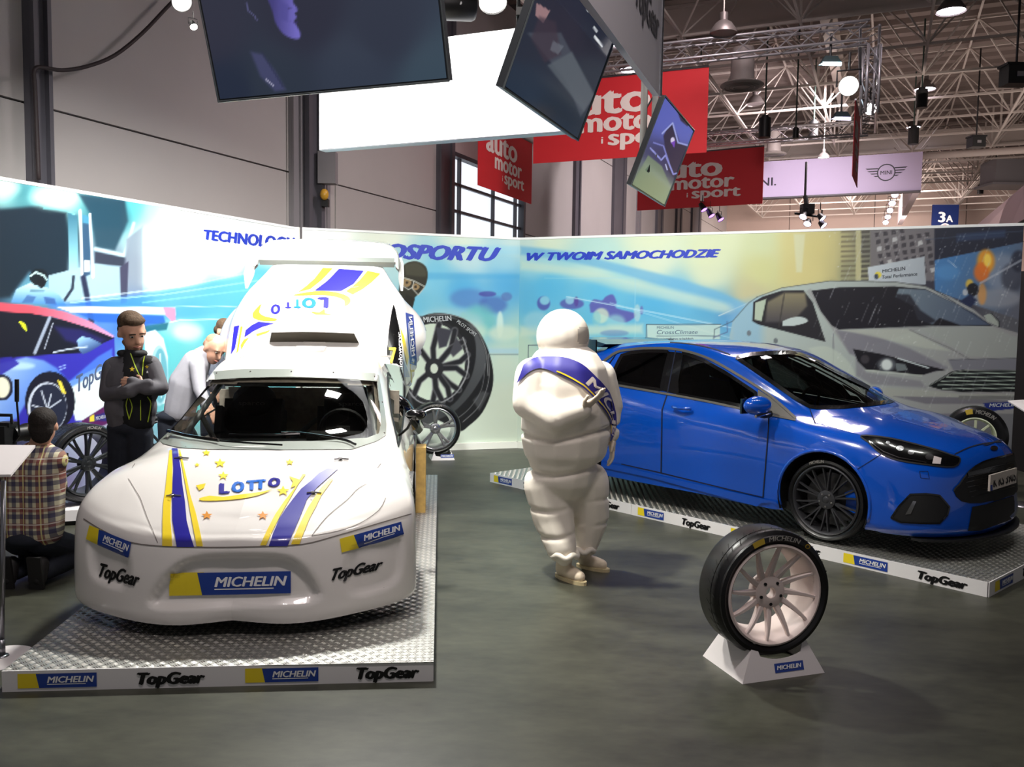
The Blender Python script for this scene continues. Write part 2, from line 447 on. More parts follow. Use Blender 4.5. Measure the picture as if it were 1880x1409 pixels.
# window
wf = MB(); wbox(wf, 10.75, 10.86, -0.2, 0.05, 2.2, 5.36); wbox(wf, 14.60, 14.72, -0.2, 0.05, 2.2, 5.36)
wbox(wf, 10.75, 14.72, -0.2, 0.05, 5.27, 5.36); wbox(wf, 10.75, 14.72, -0.2, 0.05, 2.2, 2.3)
wn = wf.done('window_1', mat('window_frame_dark', (60, 60, 66), 0.5)); wn['kind'] = 'structure'
m_pane = mat('daylight_pane', (225, 235, 245), 0.2, emit=1.1, ecol=(232, 240, 250))
sx = [10.86, 11.28, 13.0, 14.3, 14.6]; zx = [2.3, 2.95, 3.55, 4.15, 4.72, 5.27]
for i in range(4):
    for j in range(5):
        mb = MB(); wbox(mb, sx[i] + .01, sx[i + 1] - .01, -0.12, -0.10, zx[j] + .01, zx[j + 1] - .01); mb.done('pane', m_pane, wn)
for s in sx[1:-1]:
    mb = MB(); wbox(mb, s - .025, s + .025, -0.14, -0.02, 2.3, 5.27); mb.done('mullion', MATS['window_frame_dark'], wn)
for z in zx[1:-1]:
    mb = MB(); wbox(mb, 10.86, 14.6, -0.14, -0.03, z - .03, z + .03); mb.done('mullion', MATS['window_frame_dark'], wn)

# far wall
m_far = mat('far_wall_paint', (188, 166, 156), 0.7, noise=0.06, nscale=0.5)
fw = MB(); wbox(fw, SW, SW + 0.3, -1, 52, 0, 9.3); fo = fw.done('wall_back', m_core); fo['kind'] = 'structure'
for i in range(12):
    for j in range(3):
        mb = MB(); wbox(mb, SW - 0.06, SW, i * 4.3 - .9 + .015, i * 4.3 + 3.4 - .015, j * 3.1 + .015, j * 3.1 + 3.1 - .015); mb.done('wall_panel', m_far, fo)
mb = MB(); wbox(mb, SW - 0.3, SW - 0.06, 14, 40, 7.0, 7.25); mb.done('trim_13', m_core)['kind'] = 'structure'

# ceiling: corrugated deck
m_deck = mat('roof_deck_steel', (128, 114, 108), 0.65, noise=0.08, nscale=1.0)
V = []; Fc = []; pr = [(0, 0), (0.30, 0), (0.36, 0.14), (0.66, 0.14)]
k = 0
for i in range(82):
    for dx, dz in pr:
        s = -9 + i * 0.72 + dx; s = min(s, SW + .3)
        V += [wp(s, -0.3, 9.3 + dz), wp(s, 50, 9.3 + dz)]
        if k: Fc.append((2 * k - 2, 2 * k, 2 * k + 1, 2 * k - 1))
        k += 1
o = obj('ceiling', V, Fc, m_deck); o['kind'] = 'structure'
# space frame, joined: one object per bay row
m_tr = mat('truss_paint_white', (205, 194, 186), 0.5)
random.seed(3)
def bar(V, Fc, a, b, r):
    d = (b - a).normalized(); u = d.orthogonal().normalized() * r; w = d.cross(u); k = len(V)
    V += [a + u, a + w, a - u, a - w, b + u, b + w, b - u, b - w]
    Fc += [(k, k + 1, k + 5, k + 4), (k + 1, k + 2, k + 6, k + 5), (k + 2, k + 3, k + 7, k + 6), (k + 3, k, k + 4, k + 7)]
G = 2.3; idx = 0
for i in range(0, 18):
    V = []; Fc = []
    for j in range(0, 19):
        s = 2.0 + i * G; t = 1.0 + j * G
        A = wp(s, t, 9.15); B = wp(s + G, t, 9.15); Cc = wp(s, t + G, 9.15)
        D = wp(s + G / 2, t + G / 2, 7.65)
        bar(V, Fc, A, B, .034); bar(V, Fc, A, Cc, .034)
        for q in (A, B, Cc, wp(s + G, t + G, 9.15)): bar(V, Fc, D, q, .021)
        if i < 17: bar(V, Fc, D, wp(s + 1.5 * G, t + G / 2, 7.65), .036)
        bar(V, Fc, D, wp(s + G / 2, t + 1.5 * G, 7.65), .036)
        if j % 2 == 0: bar(V, Fc, D, wp(s + G / 2, t + G / 2, 8.9), .03)
    idx += 1
    o = obj('ceiling_truss', V, Fc, m_tr); o['kind'] = 'structure'
# main girders
for t in (7.0, 19.0, 31.0):
    mb = MB(); wbox(mb, 0, SW, t - .12, t + .12, 8.55, 8.62); wbox(mb, 0, SW, t - .02, t + .02, 8.62, 9.2); wbox(mb, 0, SW, t - .12, t + .12, 9.2, 9.27)
    mb.done('ceiling_girder', m_tr)['kind'] = 'structure'
for s in (14, 29):
    mb = MB(); wbox(mb, s - .1, s + .1, 0, 48, 8.2, 8.26); wbox(mb, s - .02, s + .02, 0, 48, 8.26, 8.8); wbox(mb, s - .1, s + .1, 0, 48, 8.8, 8.86)
    mb.done('ceiling_girder', m_tr)['kind'] = 'structure'
# long air ducts under the roof
mb = MB(); mb.tube([wp(25, 8, 7.25), wp(25, 40, 7.25)], 0.11, 10); mb.done('ceiling_pipe', m_tr, smooth=True)['kind'] = 'structure'

# ================================================================ printed partition wall
ZT = 2.95
Q0 = at_z(0, 325, ZT); Q1 = at_z(545, 418, ZT); Q1b = at_z(555, 418, ZT); Q2 = at_z(955, 437, ZT); Q3 = at_z(1880, 410, ZT)
for q in (Q0, Q1, Q1b, Q2, Q3): q.z = 0
Q0 = Q0 - (Q1 - Q0).normalized() * 0.9
m_print = colmat('wall_print', 0.42); m_pw = mat('partition_white', (240, 240, 232), 0.5)
PL = {}
for nm, a, b_ in (('wall_booth_left', Q0, Q1), ('wall_booth_back', Q1b, Q2), ('wall_booth_right', Q2, Q3)):
    ux = (b_ - a).normalized(); n = Vector((ux.y, -ux.x, 0)); w = (b_ - a).length
    mb = MB(); c = (a + b_) / 2 - n * 0.045 + Vector((0, 0, ZT / 2))
    R = Matrix((ux, n * -1, Vector((0, 0, 1)))).transposed()
    mb.box(c, (w, 0.09, ZT), R)
    o = mb.done(nm, m_pw); o['kind'] = 'structure'
    mb = MB(); mb.box((a + b_) / 2 + n * 0.002 + Vector((0, 0, ZT - 0.012)), (w, 0.012, 0.03), R); mb.done('top_rail', mat('rail_white', (250, 250, 250), 0.4), o)
    mb = MB(); mb.box((a + b_) / 2 + n * 0.03 + Vector((0, 0, 0.045)), (w, 0.06, 0.09), R); mb.done('plinth', m_pw, o)
    PL[nm] = (a, ux, n, w, o)
mb = MB(); mb.tube([Q1 + Vector((0.01, -0.02, 0)), Q1 + Vector((0.01, -0.02, ZT))], 0.035, 10); mb.done('trim_14', m_pw)['kind'] = 'structure'

# ---- left print (pixel lists are where the print's features stand on that wall)
SL = [(10,345,180,235,230),(0,420,28,45,60),(0,500,28,40,55),(60,420,26,44,58),(110,440,24,42,55),(75,362,140,215,218),(110,352,180,238,228),(60,390,60,120,130),(40,350,60,125,135),
(190,372,62,130,140),(220,392,50,110,122),(250,377,90,190,200),(280,385,165,238,238),(310,400,238,255,252),(360,400,255,255,255),(420,480,255,255,255),(300,470,244,255,252),(340,520,250,255,255),(500,440,252,252,248),(540,480,242,250,248),(270,440,190,222,222),  # near-white samples put the wall's lamp glare into the print colour
(292,510,222,235,235),(262,500,160,175,180),(200,480,110,130,145),(200,530,150,178,190),(130,530,140,175,185),(60,540,90,150,175),(310,540,180,225,240),(400,545,120,200,230),(470,525,85,190,225),(540,520,100,195,225),(350,575,90,180,220),(450,575,60,165,190),
(250,560,60,120,205),(180,560,70,120,200),(250,590,50,90,170),(400,620,95,188,198),(330,600,160,215,205),(320,640,95,185,190),(290,640,80,175,185),(540,600,90,190,190),(380,700,110,190,190),(330,720,100,180,180),(60,600,40,45,70),(60,700,70,90,190),(150,680,52,50,165),(160,740,205,225,228),(250,700,90,160,190),(0,700,60,110,210),(60,900,120,110,150),(200,800,150,150,170),(400,850,150,160,165),(0,850,40,40,60)]
def ln(pts, c, w, a=1.0): return ('l', pts, c, w, a)
def pg(pts, c, s=1.5, a=1.0): return ('p', pts, c, s, a)
def el(c, r, col, s=1.5, a=1.0): return ('e', c, r, col, s, a)
LL = [pg([(-80,380),(0,385),(71,378),(122,391),(125,502),(89,511),(54,499),(18,546),(-80,552)], (27,40,52), 10), el((100,362),(42,20),(190,240,230),26,.8), el((5,345),(30,18),(190,235,225),20,.8),
 pg([(143,356),(229,368),(235,406),(211,460),(176,454),(167,394)], (42,70,86), 8), pg([(160,366),(225,372),(225,420),(170,420)], (32,66,84), 20, .7),
 ln([(175,457),(228,469),(246,410)], (178,205,212), 6), pg([(174,462),(232,474),(232,490),(174,483)], (50,56,72), 2), pg([(232,439),(262,415),(262,545),(223,556)], (118,128,144), 6, .8),
 pg([(89,506),(174,484),(220,491),(222,555),(89,553)], (150,180,190), 2), pg([(220,491),(236,480),(233,556),(222,558)], (62,62,84), 3),
 pg([(124,391),(143,395),(143,502),(127,502)], ((60,110,130),(150,205,215),(130,400),(135,500)), 2), pg([(152,396),(166,400),(166,505),(152,508)], (50,80,108), 2), pg([(155,478),(165,478),(165,499),(155,499)], (205,220,222), 1.5),
 ln([(80,382),(124,387),(137,394)], (120,200,205), 2.5), ln([(147,387),(151,511)], (235,248,248), 4.5), ln([(165,394),(171,509)], (225,240,242), 4.5), pg([(151,394),(164,398),(164,412),(152,410)], (70,135,165), 1.5),
 pg([(262,420),(330,430),(330,520),(262,520)], (200,222,226), 30, .5),
 pg([(20,556),(30,531),(57,519),(86,528),(110,543),(122,561)], ((190,225,232),(70,130,190),(70,520),(70,560)), 2), pg([(40,556),(50,542),(66,545),(60,556)], (60,95,150), 3,.8), pg([(80,545),(100,548),(104,560),(84,558)], (50,80,140), 3,.8), ln([(57,534),(80,534)], (80,120,140), 4,.7),
 el((71,509),(17,16),(24,30,36)), ln([(56,507),(66,500),(80,506),(86,514)], (190,225,225), 3), el((76,519),(8,10),(24,28,34)),
 ln([(135,508),(133,530),(119,551)], (34,42,60), 5), ln([(153,510),(160,545),(168,590)], (38,44,70), 10),
 pg([(90,562),(262,540),(462,502),(545,490),(545,560),(300,590),(119,570)], ((45,105,205),(110,205,232),(150,560),(470,520)), 14, .85), ln([(130,556),(300,541),(545,505)], (200,240,250), 2.5, .5), ln([(262,556),(545,522)], (160,225,245), 3, .4), ln([(150,548),(330,527),(462,500)], (225,248,252), 3, .5),
 pg([(101,563),(322,564),(323,579),(131,574)], (205,212,238), 2), pg([(140,575),(300,580),(305,596),(180,592)], (42,92,180), 4, .9), pg([(299,564),(322,566),(323,591),(316,592),(304,579)], (196,140,172), 1.5), ln([(322,563),(545,563)], (220,240,240), 1.5, .7), ln([(270,602),(330,588),(420,586)], (235,250,245), 2, .7),
 el((345,610),(26,16),(210,235,215),18,.8), pg([(262,600),(310,592),(306,606),(268,610)], (30,95,115), 4, .9),
 pg([(-60,550),(0,556),(60,561),(119,573),(167,591),(211,618),(206,623),(161,602),(98,582),(45,575),(-60,570)], ((214,80,96),(200,150,190),(60,560),(210,620)), 2.5),
 pg([(-80,800),(-80,640),(32,655),(98,650),(152,648),(188,631),(210,618),(213,700),(200,741),(150,790),(0,800)], (50,46,160), 2),
 pg([(-60,572),(0,572),(59,576),(117,588),(171,605),(210,621),(188,631),(152,648),(98,651),(32,656),(-60,670)], (22,24,36), 2), pg([(100,600),(150,605),(195,624),(165,640),(120,625)], (45,40,120), 10, .6),
 ln([(91,584),(64,648)], (150,162,182), 6), ln([(97,594),(82,640)], (170,180,196), 1.8), pg([(34,590),(42,592),(48,598),(49,608),(45,606)], (222,236,40), 1.5),
 pg([(-60,690),(0,668),(48,656),(80,662),(104,676),(126,700),(136,730),(60,720),(30,770),(-60,790)], ((150,190,240),(60,110,205),(20,670),(110,720)), 6, .9), el((30,672),(34,7),(180,215,245),8,.8),
 pg([(-60,665),(20,655),(36,668),(0,690),(-60,700)], (44,40,150), 3, .9),
 pg([(120,705),(191,668),(206,655),(206,741),(157,773),(139,773)], (208,226,228), 2), pg([(127,700),(180,655),(206,640),(206,668),(130,712)], (70,120,215), 5, .8),
 pg([(150,773),(200,741),(204,775),(150,800)], (84,30,84), 2), pg([(163,766),(196,757),(198,773),(163,774)], (40,42,110), 1.5), pg([(164,765),(173,762),(174,773),(164,774)], (220,200,60), 1),
 el((92,738),(46,56),(24,24,38)), el((87,748),(36,46),(190,200,215)), el((89,748),(33,43),(34,38,56)), ln([(87,752),(76,718)], (190,200,215), 2.5), ln([(87,752),(94,724)], (190,200,215), 2.5), ln([(87,752),(112,735)], (190,200,215), 2.5), ln([(87,752),(60,745)], (190,200,215), 2.5), pg([(105,698),(112,700),(122,724),(114,722)], (225,205,70), 1.5),
 el((4,712),(20,24),(28,30,50)), el((4,712),(14,19),(235,235,205),4),
 pg([(141,625),(150,618),(166,621),(188,632),(165,646),(152,651),(145,643)], ((150,195,230),(40,60,110),(150,618),(165,650)), 1.5), ln([(99,647),(128,641),(160,637)], (190,205,220), 2.5),
 ln([(109,674),(120,671)], (140,170,235), 2), ln([(110,679),(120,676)], (140,170,235), 2),
 pg([(264,612),(285,606),(300,622),(308,655),(308,740),(280,745),(270,690)], (216,235,236), 3), el((292,690),(17,56),(150,195,205),3), el((294,690),(13,50),(95,160,175),3), ln([(294,650),(296,730)], (205,225,230), 2)]
P_ = PL['wall_booth_left']
def px_left(P): return paint(P, rbf(P, SL), LL)
print_grid('printed_picture', P_[0] + Vector((0, 0, 0.09)), P_[1], (0, 0, 1), P_[3], ZT - 0.12, 0.0125, px_left, m_print, P_[4], 0.004)

SB = [(600,440,252,252,244),(700,440,238,242,228),(850,450,216,230,216),(945,450,192,216,216),(560,440,250,250,244),(560,560,150,205,215),(640,520,160,215,225),(750,500,180,215,220),(800,505,120,195,226),(850,525,84,172,222),(930,520,84,166,216),(760,560,110,185,215),(800,590,128,192,214),(900,560,100,175,215),(905,600,136,192,206),(940,620,168,208,202),(860,480,186,217,225),(930,480,150,200,220),(940,640,190,214,203),(930,660,200,215,200),(930,740,205,216,200),(850,740,205,216,200),(930,800,200,211,196),(760,660,198,212,200),(600,700,200,210,205),(800,800,200,210,198)]
BL_ = [pg([(690,455),(800,450),(956,452),(956,468),(860,464),(690,474)], (150,205,228), 8, .6), pg([(740,500),(956,504),(956,512),(740,514)], (70,160,215), 8, .5), pg([(680,640),(956,640),(956,652),(860,648),(680,655)], (160,200,225), 8, .6), ln([(880,651),(956,651)], (80,90,90), 1.3, .8),
 el((860,548),(34,18),(84,120,190),14,.6), el((905,560),(26,16),(70,90,170),12,.6), el((880,590),(30,30),(110,190,190),18,.7), el((918,596),(6,24),(215,235,225),6,.8), el((850,600),(10,26),(120,190,185),8,.7), el((895,540),(16,5),(70,60,150),4,.7), el((930,545),(10,8),(90,90,160),5,.5), el((855,610),(40,20),(200,222,205),18,.8), el((925,612),(28,14),(205,222,205),14,.8), el((826,590),(60,22),(180,210,215),20,.5),
 # printed tyre
 pg(crs([(740,600),(786,577),(830,578),(867,595),(892,632),(905,679),(903,717),(886,757),(861,782),(841,792),(800,770),(740,760)], 4), (30,30,32), 2), pg(crs([(867,597),(889,638),(891,676),(873,712),(848,743),(817,765),(760,770),(740,600),(786,581),(830,582)], 4), ((82,84,88),(62,64,66),(880,640),(820,760)), 3),
 pg(crs([(786,583),(830,585),(862,600),(874,640),(866,690),(840,735),(810,752),(760,750),(740,610)], 4), (28,28,30), 3),
 ln(crs([(897,650),(897,700),(880,745),(850,775)], 5), (150,152,155), 1.5, .7), ln(crs([(891,668),(884,715),(862,750),(835,772)], 5), (120,122,125), 1.5, .7), ln(crs([(786,578),(830,579),(867,596),(891,640),(896,690)], 5), (190,192,195), 1.8, .6), pg([(868,735),(886,718),(898,722),(880,755)], (110,112,115), 5, .5),
 el((797,665),(64,77),(40,40,44)), el((796,665),(58,71),(200,214,198)), ln([(856,640),(861,665),(856,692),(842,716)], (150,150,155), 2)]
for _a, _b, _c in (((797,677),(828,640),(835,607)), ((797,677),(828,640),(850,628)), ((797,677),(845,664),(858,652)), ((797,677),(838,676),(856,690)), ((797,677),(826,705),(842,716)), ((797,677),(822,712),(826,732)), ((797,677),(800,712),(795,737)), ((797,677),(800,712),(812,737)), ((797,677),(770,640),(770,607)), ((797,677),(795,640),(806,596)), ((797,677),(770,700),(760,725))):
    BL_ += [ln([_a, _b, _c], (148,148,154), 11), ln([_a, _b, _c], (34,34,38), 9)]
BL_ += [pg([(800,600),(830,606),(820,636),(806,640)], (60,60,70), 4), pg([(838,618),(850,640),(832,656),(826,648)], (70,70,78), 4), el((797,677),(17,19),(42,42,46)), el((797,677),(7,9),(205,214,200)), ln(crs([(740,700),(765,735),(800,742),(835,724),(856,690),(860,655),(850,620)], 5), (170,172,176), 2.2, .8),
 # mechanic in balaclava and goggles
 pg(crs([(735,500),(745,484),(765,480),(782,490),(785,510),(778,530),(760,548),(752,562),(730,560)], 4), (46,44,36), 2), pg(crs([(742,486),(765,482),(780,494),(781,508),(745,505)], 4), (72,70,56), 6, .8), el((747,519),(8,8),(150,125,90)), el((763,527),(7,6),(150,125,90)), ln([(740,510),(760,516),(779,526)], (200,200,190), 1.8), ln([(760,516),(757,530),(768,542),(779,528)], (190,190,185), 1.6), ln([(740,510),(738,524),(750,532),(757,528)], (190,190,185), 1.6), el((747,519),(2.5,2.5),(50,40,30)), el((763,527),(2.5,2.5),(50,40,30)), pg([(745,540),(762,548),(756,572),(740,572)], (36,34,30), 2)]
P_ = PL['wall_booth_back']
print_grid('printed_picture', P_[0] + Vector((0, 0, 0.09)), P_[1], (0, 0, 1), P_[3], ZT - 0.12, 0.0125, lambda P: paint(P, rbf(P, SB), BL_), m_print, P_[4], 0.004)

SR = [(960,445,196,218,214),(1000,440,214,226,204),(1200,438,217,226,196),(1330,430,214,222,186),(1400,440,206,214,172),(1450,440,212,208,152),(1500,450,204,194,132),(1540,460,178,172,128),(980,495,150,205,222),(1000,525,98,186,225),(1100,530,108,192,226),(960,540,110,185,220),(1100,492,190,220,212),(1200,475,214,224,202),(1300,470,214,222,186),(1250,545,112,182,220),(1200,565,90,174,218),(1300,560,96,166,206),(1340,590,96,146,196),(1300,505,212,220,190),(1400,500,205,206,150),(1480,500,208,198,140),(1380,540,196,190,150),(1000,600,128,196,214),(960,640,190,214,196),(1100,600,112,190,216),(1050,640,180,210,206),(1200,600,132,192,212),(1150,640,110,190,210),(1300,620,150,190,205),(960,700,204,215,200),(1000,800,204,215,200),(1240,700,190,205,195),(1420,700,160,180,180),(1340,640,150,175,185),(1560,500,150,150,120),(1600,450,120,120,110),(1650,430,110,108,112),(1660,480,110,106,112),(1720,450,40,40,56),(1780,430,36,42,62),(1850,430,40,42,58),(1720,520,58,56,70),(1880,600,90,90,98),(1880,700,120,120,126),(1700,740,120,116,128),(1600,740,130,128,130)]
RL = [pg(crs([(955,452),(1040,462),(1140,486),(1230,508),(1320,536),(1375,562),(1370,575),(1310,556),(1220,528),(1130,500),(1040,480),(955,468)], 4), (110,176,216), 9, .8), pg(crs([(955,478),(1050,490),(1150,512),(1250,535),(1340,560),(1330,575),(1240,556),(1140,534),(1050,508),(955,495)], 4), (205,222,205), 14, .7),
 pg([(955,508),(1100,515),(1350,585),(1340,640),(1150,600),(955,600)], (84,172,218), 30, .45), ln([(1000,511),(1166,511),(1166,625)], (160,210,225), 1.5, .5),
 el((998,557),(12,13),(78,70,160),4,.75), el((1000,552),(9,8),(140,205,225),4,.9), el((1050,558),(22,10),(84,70,158),5,.7), el((1046,552),(8,7),(150,205,225),4,.8), el((1058,554),(4,9),(90,70,150),3,.8), pg(crs([(1082,560),(1090,550),(1105,552),(1112,545),(1125,541),(1132,555),(1132,566),(1165,575),(1166,582),(1150,592),(1132,590),(1115,582),(1100,576),(1084,574)], 3), (92,78,164), 4, .8), el((1170,575),(6,16),(170,205,215),4,.8), el((1178,570),(3,8),(110,90,170),3,.6), el((1104,580),(14,14),(205,222,200),6,.8), el((1130,592),(18,14),(150,205,215),10,.7), el((1095,585),(8,14),(130,195,205),4,.6), pg([(955,600),(1180,596),(1180,612),(955,618)], (208,222,204), 12, .7), el((985,590),(24,18),(160,205,220),12,.6),
 ln([(1040,545),(1200,574),(1460,625)], (190,225,240), 2, .8), ln([(1120,556),(1300,610),(1420,640)], (180,218,236), 1.8, .6), ln([(1320,580),(1375,556)], (225,230,225), 1.8, .7),
 el((1128,612),(26,6),(90,120,180),5,.5),
 pg([(1188,597),(1322,597),(1322,640),(1188,640)], (210,222,205), 2, .7), ln([(1187,640),(1187,596),(1323,596)], (70,90,110), 1.6), ln([(1206,617),(1322,617)], (70,90,110), 1.3, .8), ln([(970,670),(970,634),(1040,634)], (80,96,110), 1.6),
 # street behind the printed saloon car
 pg([(1440,420),(1540,424),(1540,515),(1430,520)], (210,198,136), 24, .6), pg([(1457,430),(1478,430),(1472,500),(1462,500)], (214,220,196), 5, .6)]
for k in range(11):
    RL += [pg([(1544,424 + k * 9), (1572,423 + k * 9), (1572,427 + k * 9), (1544,428 + k * 9)], (112,104,84), 2, .7), pg([(1580,424 + k * 9), (1597,423 + k * 9), (1597,428 + k * 9), (1580,429 + k * 9)], (74,70,66), 2, .8)]
RL += [pg([(1571,422),(1581,422),(1581,515),(1571,515)], (196,190,146), 2, .8), pg([(1598,420),(1716,414),(1716,516),(1598,516)], (118,113,118), 3, .9)]
random.seed(5)
for r in range(7):
    for c in range(8):
        x = 1606 + c * 15 + r * 2; y = 428 + r * 13 - c * 2.2
        if x > 1708 or y < 420: continue
        RL.append(pg([(x, y), (x + 8, y - 1.5), (x + 9, y + 6), (x + 1, y + 8)], (198,198,200) if random.random() < .12 else (58,54,62), 1.5, .85))
RL += [pg([(1716,412),(1900,404),(1900,470),(1716,480)], (33,36,54), 5), pg([(1756,430),(1846,422),(1846,436),(1756,444)], (46,62,96), 7, .8), ln([(1700,440),(1880,424)], (70,84,110), 2, .5),
 pg([(1593,491),(1697,471),(1700,523),(1595,516)], ((196,204,212),(168,176,186),(1600,490),(1690,520)), 2), el((1612,505),(6,6),(230,210,70),2), el((1609,508),(4,5),(60,70,90),2),
 pg([(1716,478),(1878,445),(1878,590),(1716,535)], ((70,120,176),(96,98,112),(1740,480),(1870,560)), 2), el((1740,500),(22,14),(84,140,196),12,.7), el((1840,500),(34,34),(150,156,172),18,.6), el((1858,510),(20,26),(52,52,66),12,.7), el((1828,548),(46,18),(150,152,162),14,.7), el((1870,480),(14,20),(40,42,58),8,.8), el((1810,480),(16,22),(226,150,44),10,.95), el((1802,500),(14,18),(222,112,40),9,.9), el((1813,478),(7,12),(250,215,90),5,.9), el((1780,522),(7,9),(236,190,60),5,.8), el((1803,540),(8,20),(224,150,70),7,.7), el((1786,532),(11,12),(28,28,38),3), el((1772,537),(5,6),(200,200,205),3,.8), pg([(1760,555),(1782,540),(1794,552),(1780,566)], (36,44,76), 4), ln([(1800,520),(1875,478)], (180,184,196), 4, .6), ln([(1740,478),(1757,492)], (210,220,232), 1.2, .7)]
CARB = [(1340,615),(1345,590),(1372,556),(1389,546),(1435,529),(1478,522),(1524,516),(1584,515),(1644,518),(1699,526),(1742,544),(1788,569),(1823,598),(1880,615),(1880,760),(1500,760),(1340,690)]
RL += [pg(CARB, ((176,190,186),(150,148,150),(1400,560),(1800,740)), 2.5), pg([(1340,560),(1400,545),(1400,640),(1340,660)], (130,180,215), 24, .6), ln([(1310,625),(1312,605),(1345,590),(1375,556),(1390,546)], (70,84,96), 1.6, .7), ln([(1389,546),(1435,529),(1524,516),(1644,518),(1699,526),(1742,544)], (70,72,72), 1.6, .7), ln([(1310,620),(1335,610),(1335,590)], (80,80,130), 1.6, .7), el((1375,612),(4,5),(110,120,130),2), el((1424,626),(4,5),(110,116,120),2),
 pg([(1480,535),(1488,530),(1545,604),(1590,606),(1700,600),(1560,650),(1538,620)], (150,150,152), 4, .8),
 pg([(1383,555),(1400,545),(1435,534),(1475,533),(1492,555),(1516,628),(1435,607),(1392,596),(1381,590)], (40,38,44), 1.8), pg([(1408,555),(1440,538),(1478,538),(1482,562),(1455,592),(1405,592)], ((150,140,110),(84,80,84),(1440,540),(1440,590)), 7, .85), pg([(1387,556),(1407,549),(1398,590),(1385,587)], (176,190,172), 2), ln([(1409,549),(1400,592)], (42,42,44), 3), ln([(1440,540),(1430,600)], (60,56,56), 2.5,.8),
 pg(crs([(1437,590),(1455,583),(1475,583),(1483,591),(1460,598),(1437,599)], 3), (190,202,202), 1.5),
 pg([(1490,534),(1541,528),(1642,526),(1699,531),(1742,552),(1788,575),(1822,599),(1713,600),(1541,606),(1527,598),(1507,572)], (29,27,36), 2), pg([(1650,530),(1699,532),(1742,552),(1788,575),(1818,597),(1765,598),(1725,584),(1712,596),(1685,587),(1676,562),(1644,545)], ((120,136,150),(84,96,120),(1650,540),(1800,590)), 3, .9), pg([(1644,540),(1670,541),(1690,570),(1720,590),(1700,596),(1660,590)], (30,28,38), 5, .8), ln([(1541,606),(1713,599),(1822,601)], (175,180,180), 2, .6), ln([(1713,531),(1820,598)], (40,44,60), 2, .7),
 pg(crs([(1806,580),(1820,576),(1832,588),(1834,600),(1812,590)], 3), (160,166,160), 1.5), ln([(1820,576),(1834,590),(1834,600)], (40,40,46), 2.5),
 pg([(1535,607),(1600,614),(1670,640),(1742,676),(1690,690),(1584,660),(1560,650)], (120,118,130), 6, .8), ln([(1670,606),(1745,640),(1780,660)], (110,110,112), 2.2, .7), pg([(1545,606),(1665,604),(1745,645),(1700,640),(1600,618)], (186,192,180), 5, .6), pg([(1690,604),(1820,600),(1868,620),(1868,660),(1780,655)], (158,164,160), 8, .6), ln([(1530,612),(1530,700)], (105,102,112), 2.5, .6), pg([(1740,660),(1868,658),(1868,680),(1750,680)], (110,110,124), 4, .7), ln([(1745,661),(1868,658)], (80,80,90), 1.4, .7),
 pg(crs([(1484,640),(1518,636),(1552,658),(1570,687),(1560,700),(1500,660)], 3), (184,194,184), 5, .8), pg([(1570,640),(1590,684),(1690,700),(1700,712),(1600,706),(1572,690)], (126,124,134), 6, .7),
 pg([(1566,641),(1616,650),(1708,673),(1738,680),(1716,682),(1690,690),(1650,684),(1590,679),(1575,664)], (27,25,32), 1.8), el((1628,670),(17,13),(120,126,134),8,.7), el((1628,670),(10,10),(214,222,222),5), pg([(1644,667),(1662,669),(1666,680),(1646,682)], (110,118,122), 2), ln([(1648,658),(1705,676)], (206,216,220), 2.5), ln([(1590,680),(1650,686),(1692,690)], (188,196,188), 3, .8), el((1588,660),(8,8),(70,66,72),4,.8),
 pg([(1703,709),(1748,682),(1771,679),(1868,680),(1868,720),(1765,720),(1728,716)], (18,20,24), 1.5), ln([(1705,709),(1750,684),(1772,680),(1868,681)], (160,166,160), 1.6, .8)]
for k, xs in enumerate((1750, 1738, 1728, 1722, 1730)):
    RL.append(ln([(xs, 686 + k * 7), (1868, 685 + k * 7)], (168,182,172), 2.0))
RL += [pg([(1500,706),(1700,716),(1760,724),(1868,724),(1868,730),(1640,730)], (166,168,160), 3, .7), pg([(1640,728),(1760,730),(1868,738),(1868,742),(1700,742)], (104,100,112), 3, .7), pg([(1760,727),(1868,727),(1868,734),(1760,734)], (120,120,120), 2), pg([(1805,740),(1868,738),(1868,750),(1812,756)], (34,46,120), 1.5)]
for k in range(150):
    x = random.uniform(1500, 1875); y = random.uniform(412, 735); L = random.uniform(6, 34)
    if x < 1560 and y < 520: continue
    RL.append(ln([(x, y), (x - L * .42, y + L)], (205,208,214), random.uniform(.8, 1.6), random.uniform(.15, .4)))
for k in range(120):
    x = random.uniform(1520, 1870); y = random.uniform(420, 740); RL.append(el((x, y), (1.2, 1.2), (225,228,230), 1.5, random.uniform(.2, .6)))
P_ = PL['wall_booth_right']
print_grid('printed_picture', P_[0] + Vector((0, 0, 0.09)), P_[1], (0, 0, 1), P_[3], ZT - 0.12, 0.0125, lambda P: paint(P, rbf(P, SR), RL), m_print, P_[4], 0.004)

# lettering on the partition, flat on each panel: boxes given by the pixels they cover
def surf_plane(a, n):
    return lambda u, v, l=0.0: at_plane(u, v, a + n * (0.006 + l), n)
m_blue_txt = mat('lettering_blue', (40, 62, 190), 0.45)
def wtext(wall, s, quad, m, bold=0.03, shear=0.0, name='lettering'):
    a, ux, n, w, par = PL[wall]; f = quadmap(*quad, surf_plane(a, n)); mb = MB()
    text_on(mb, f, s, 0, 0, 1, 1, bold, shear, 0, 0.0); return mb.done(name, m, par)
wtext('wall_booth_left', 'TECHNOLOGIA', ((372,439),(548,461),(550,437),(374,421)), m_blue_txt, .085)
wtext('wall_booth_back', 'Z MOTOSPORTU', ((560,471),(915,479),(921,454),(560,441)), m_blue_txt, .10, .28)
wtext('wall_booth_right', 'W TWOIM SAMOCHODZIE', ((965,479),(1322,472),(1324,457),(967,464)), m_blue_txt, .10, .28)
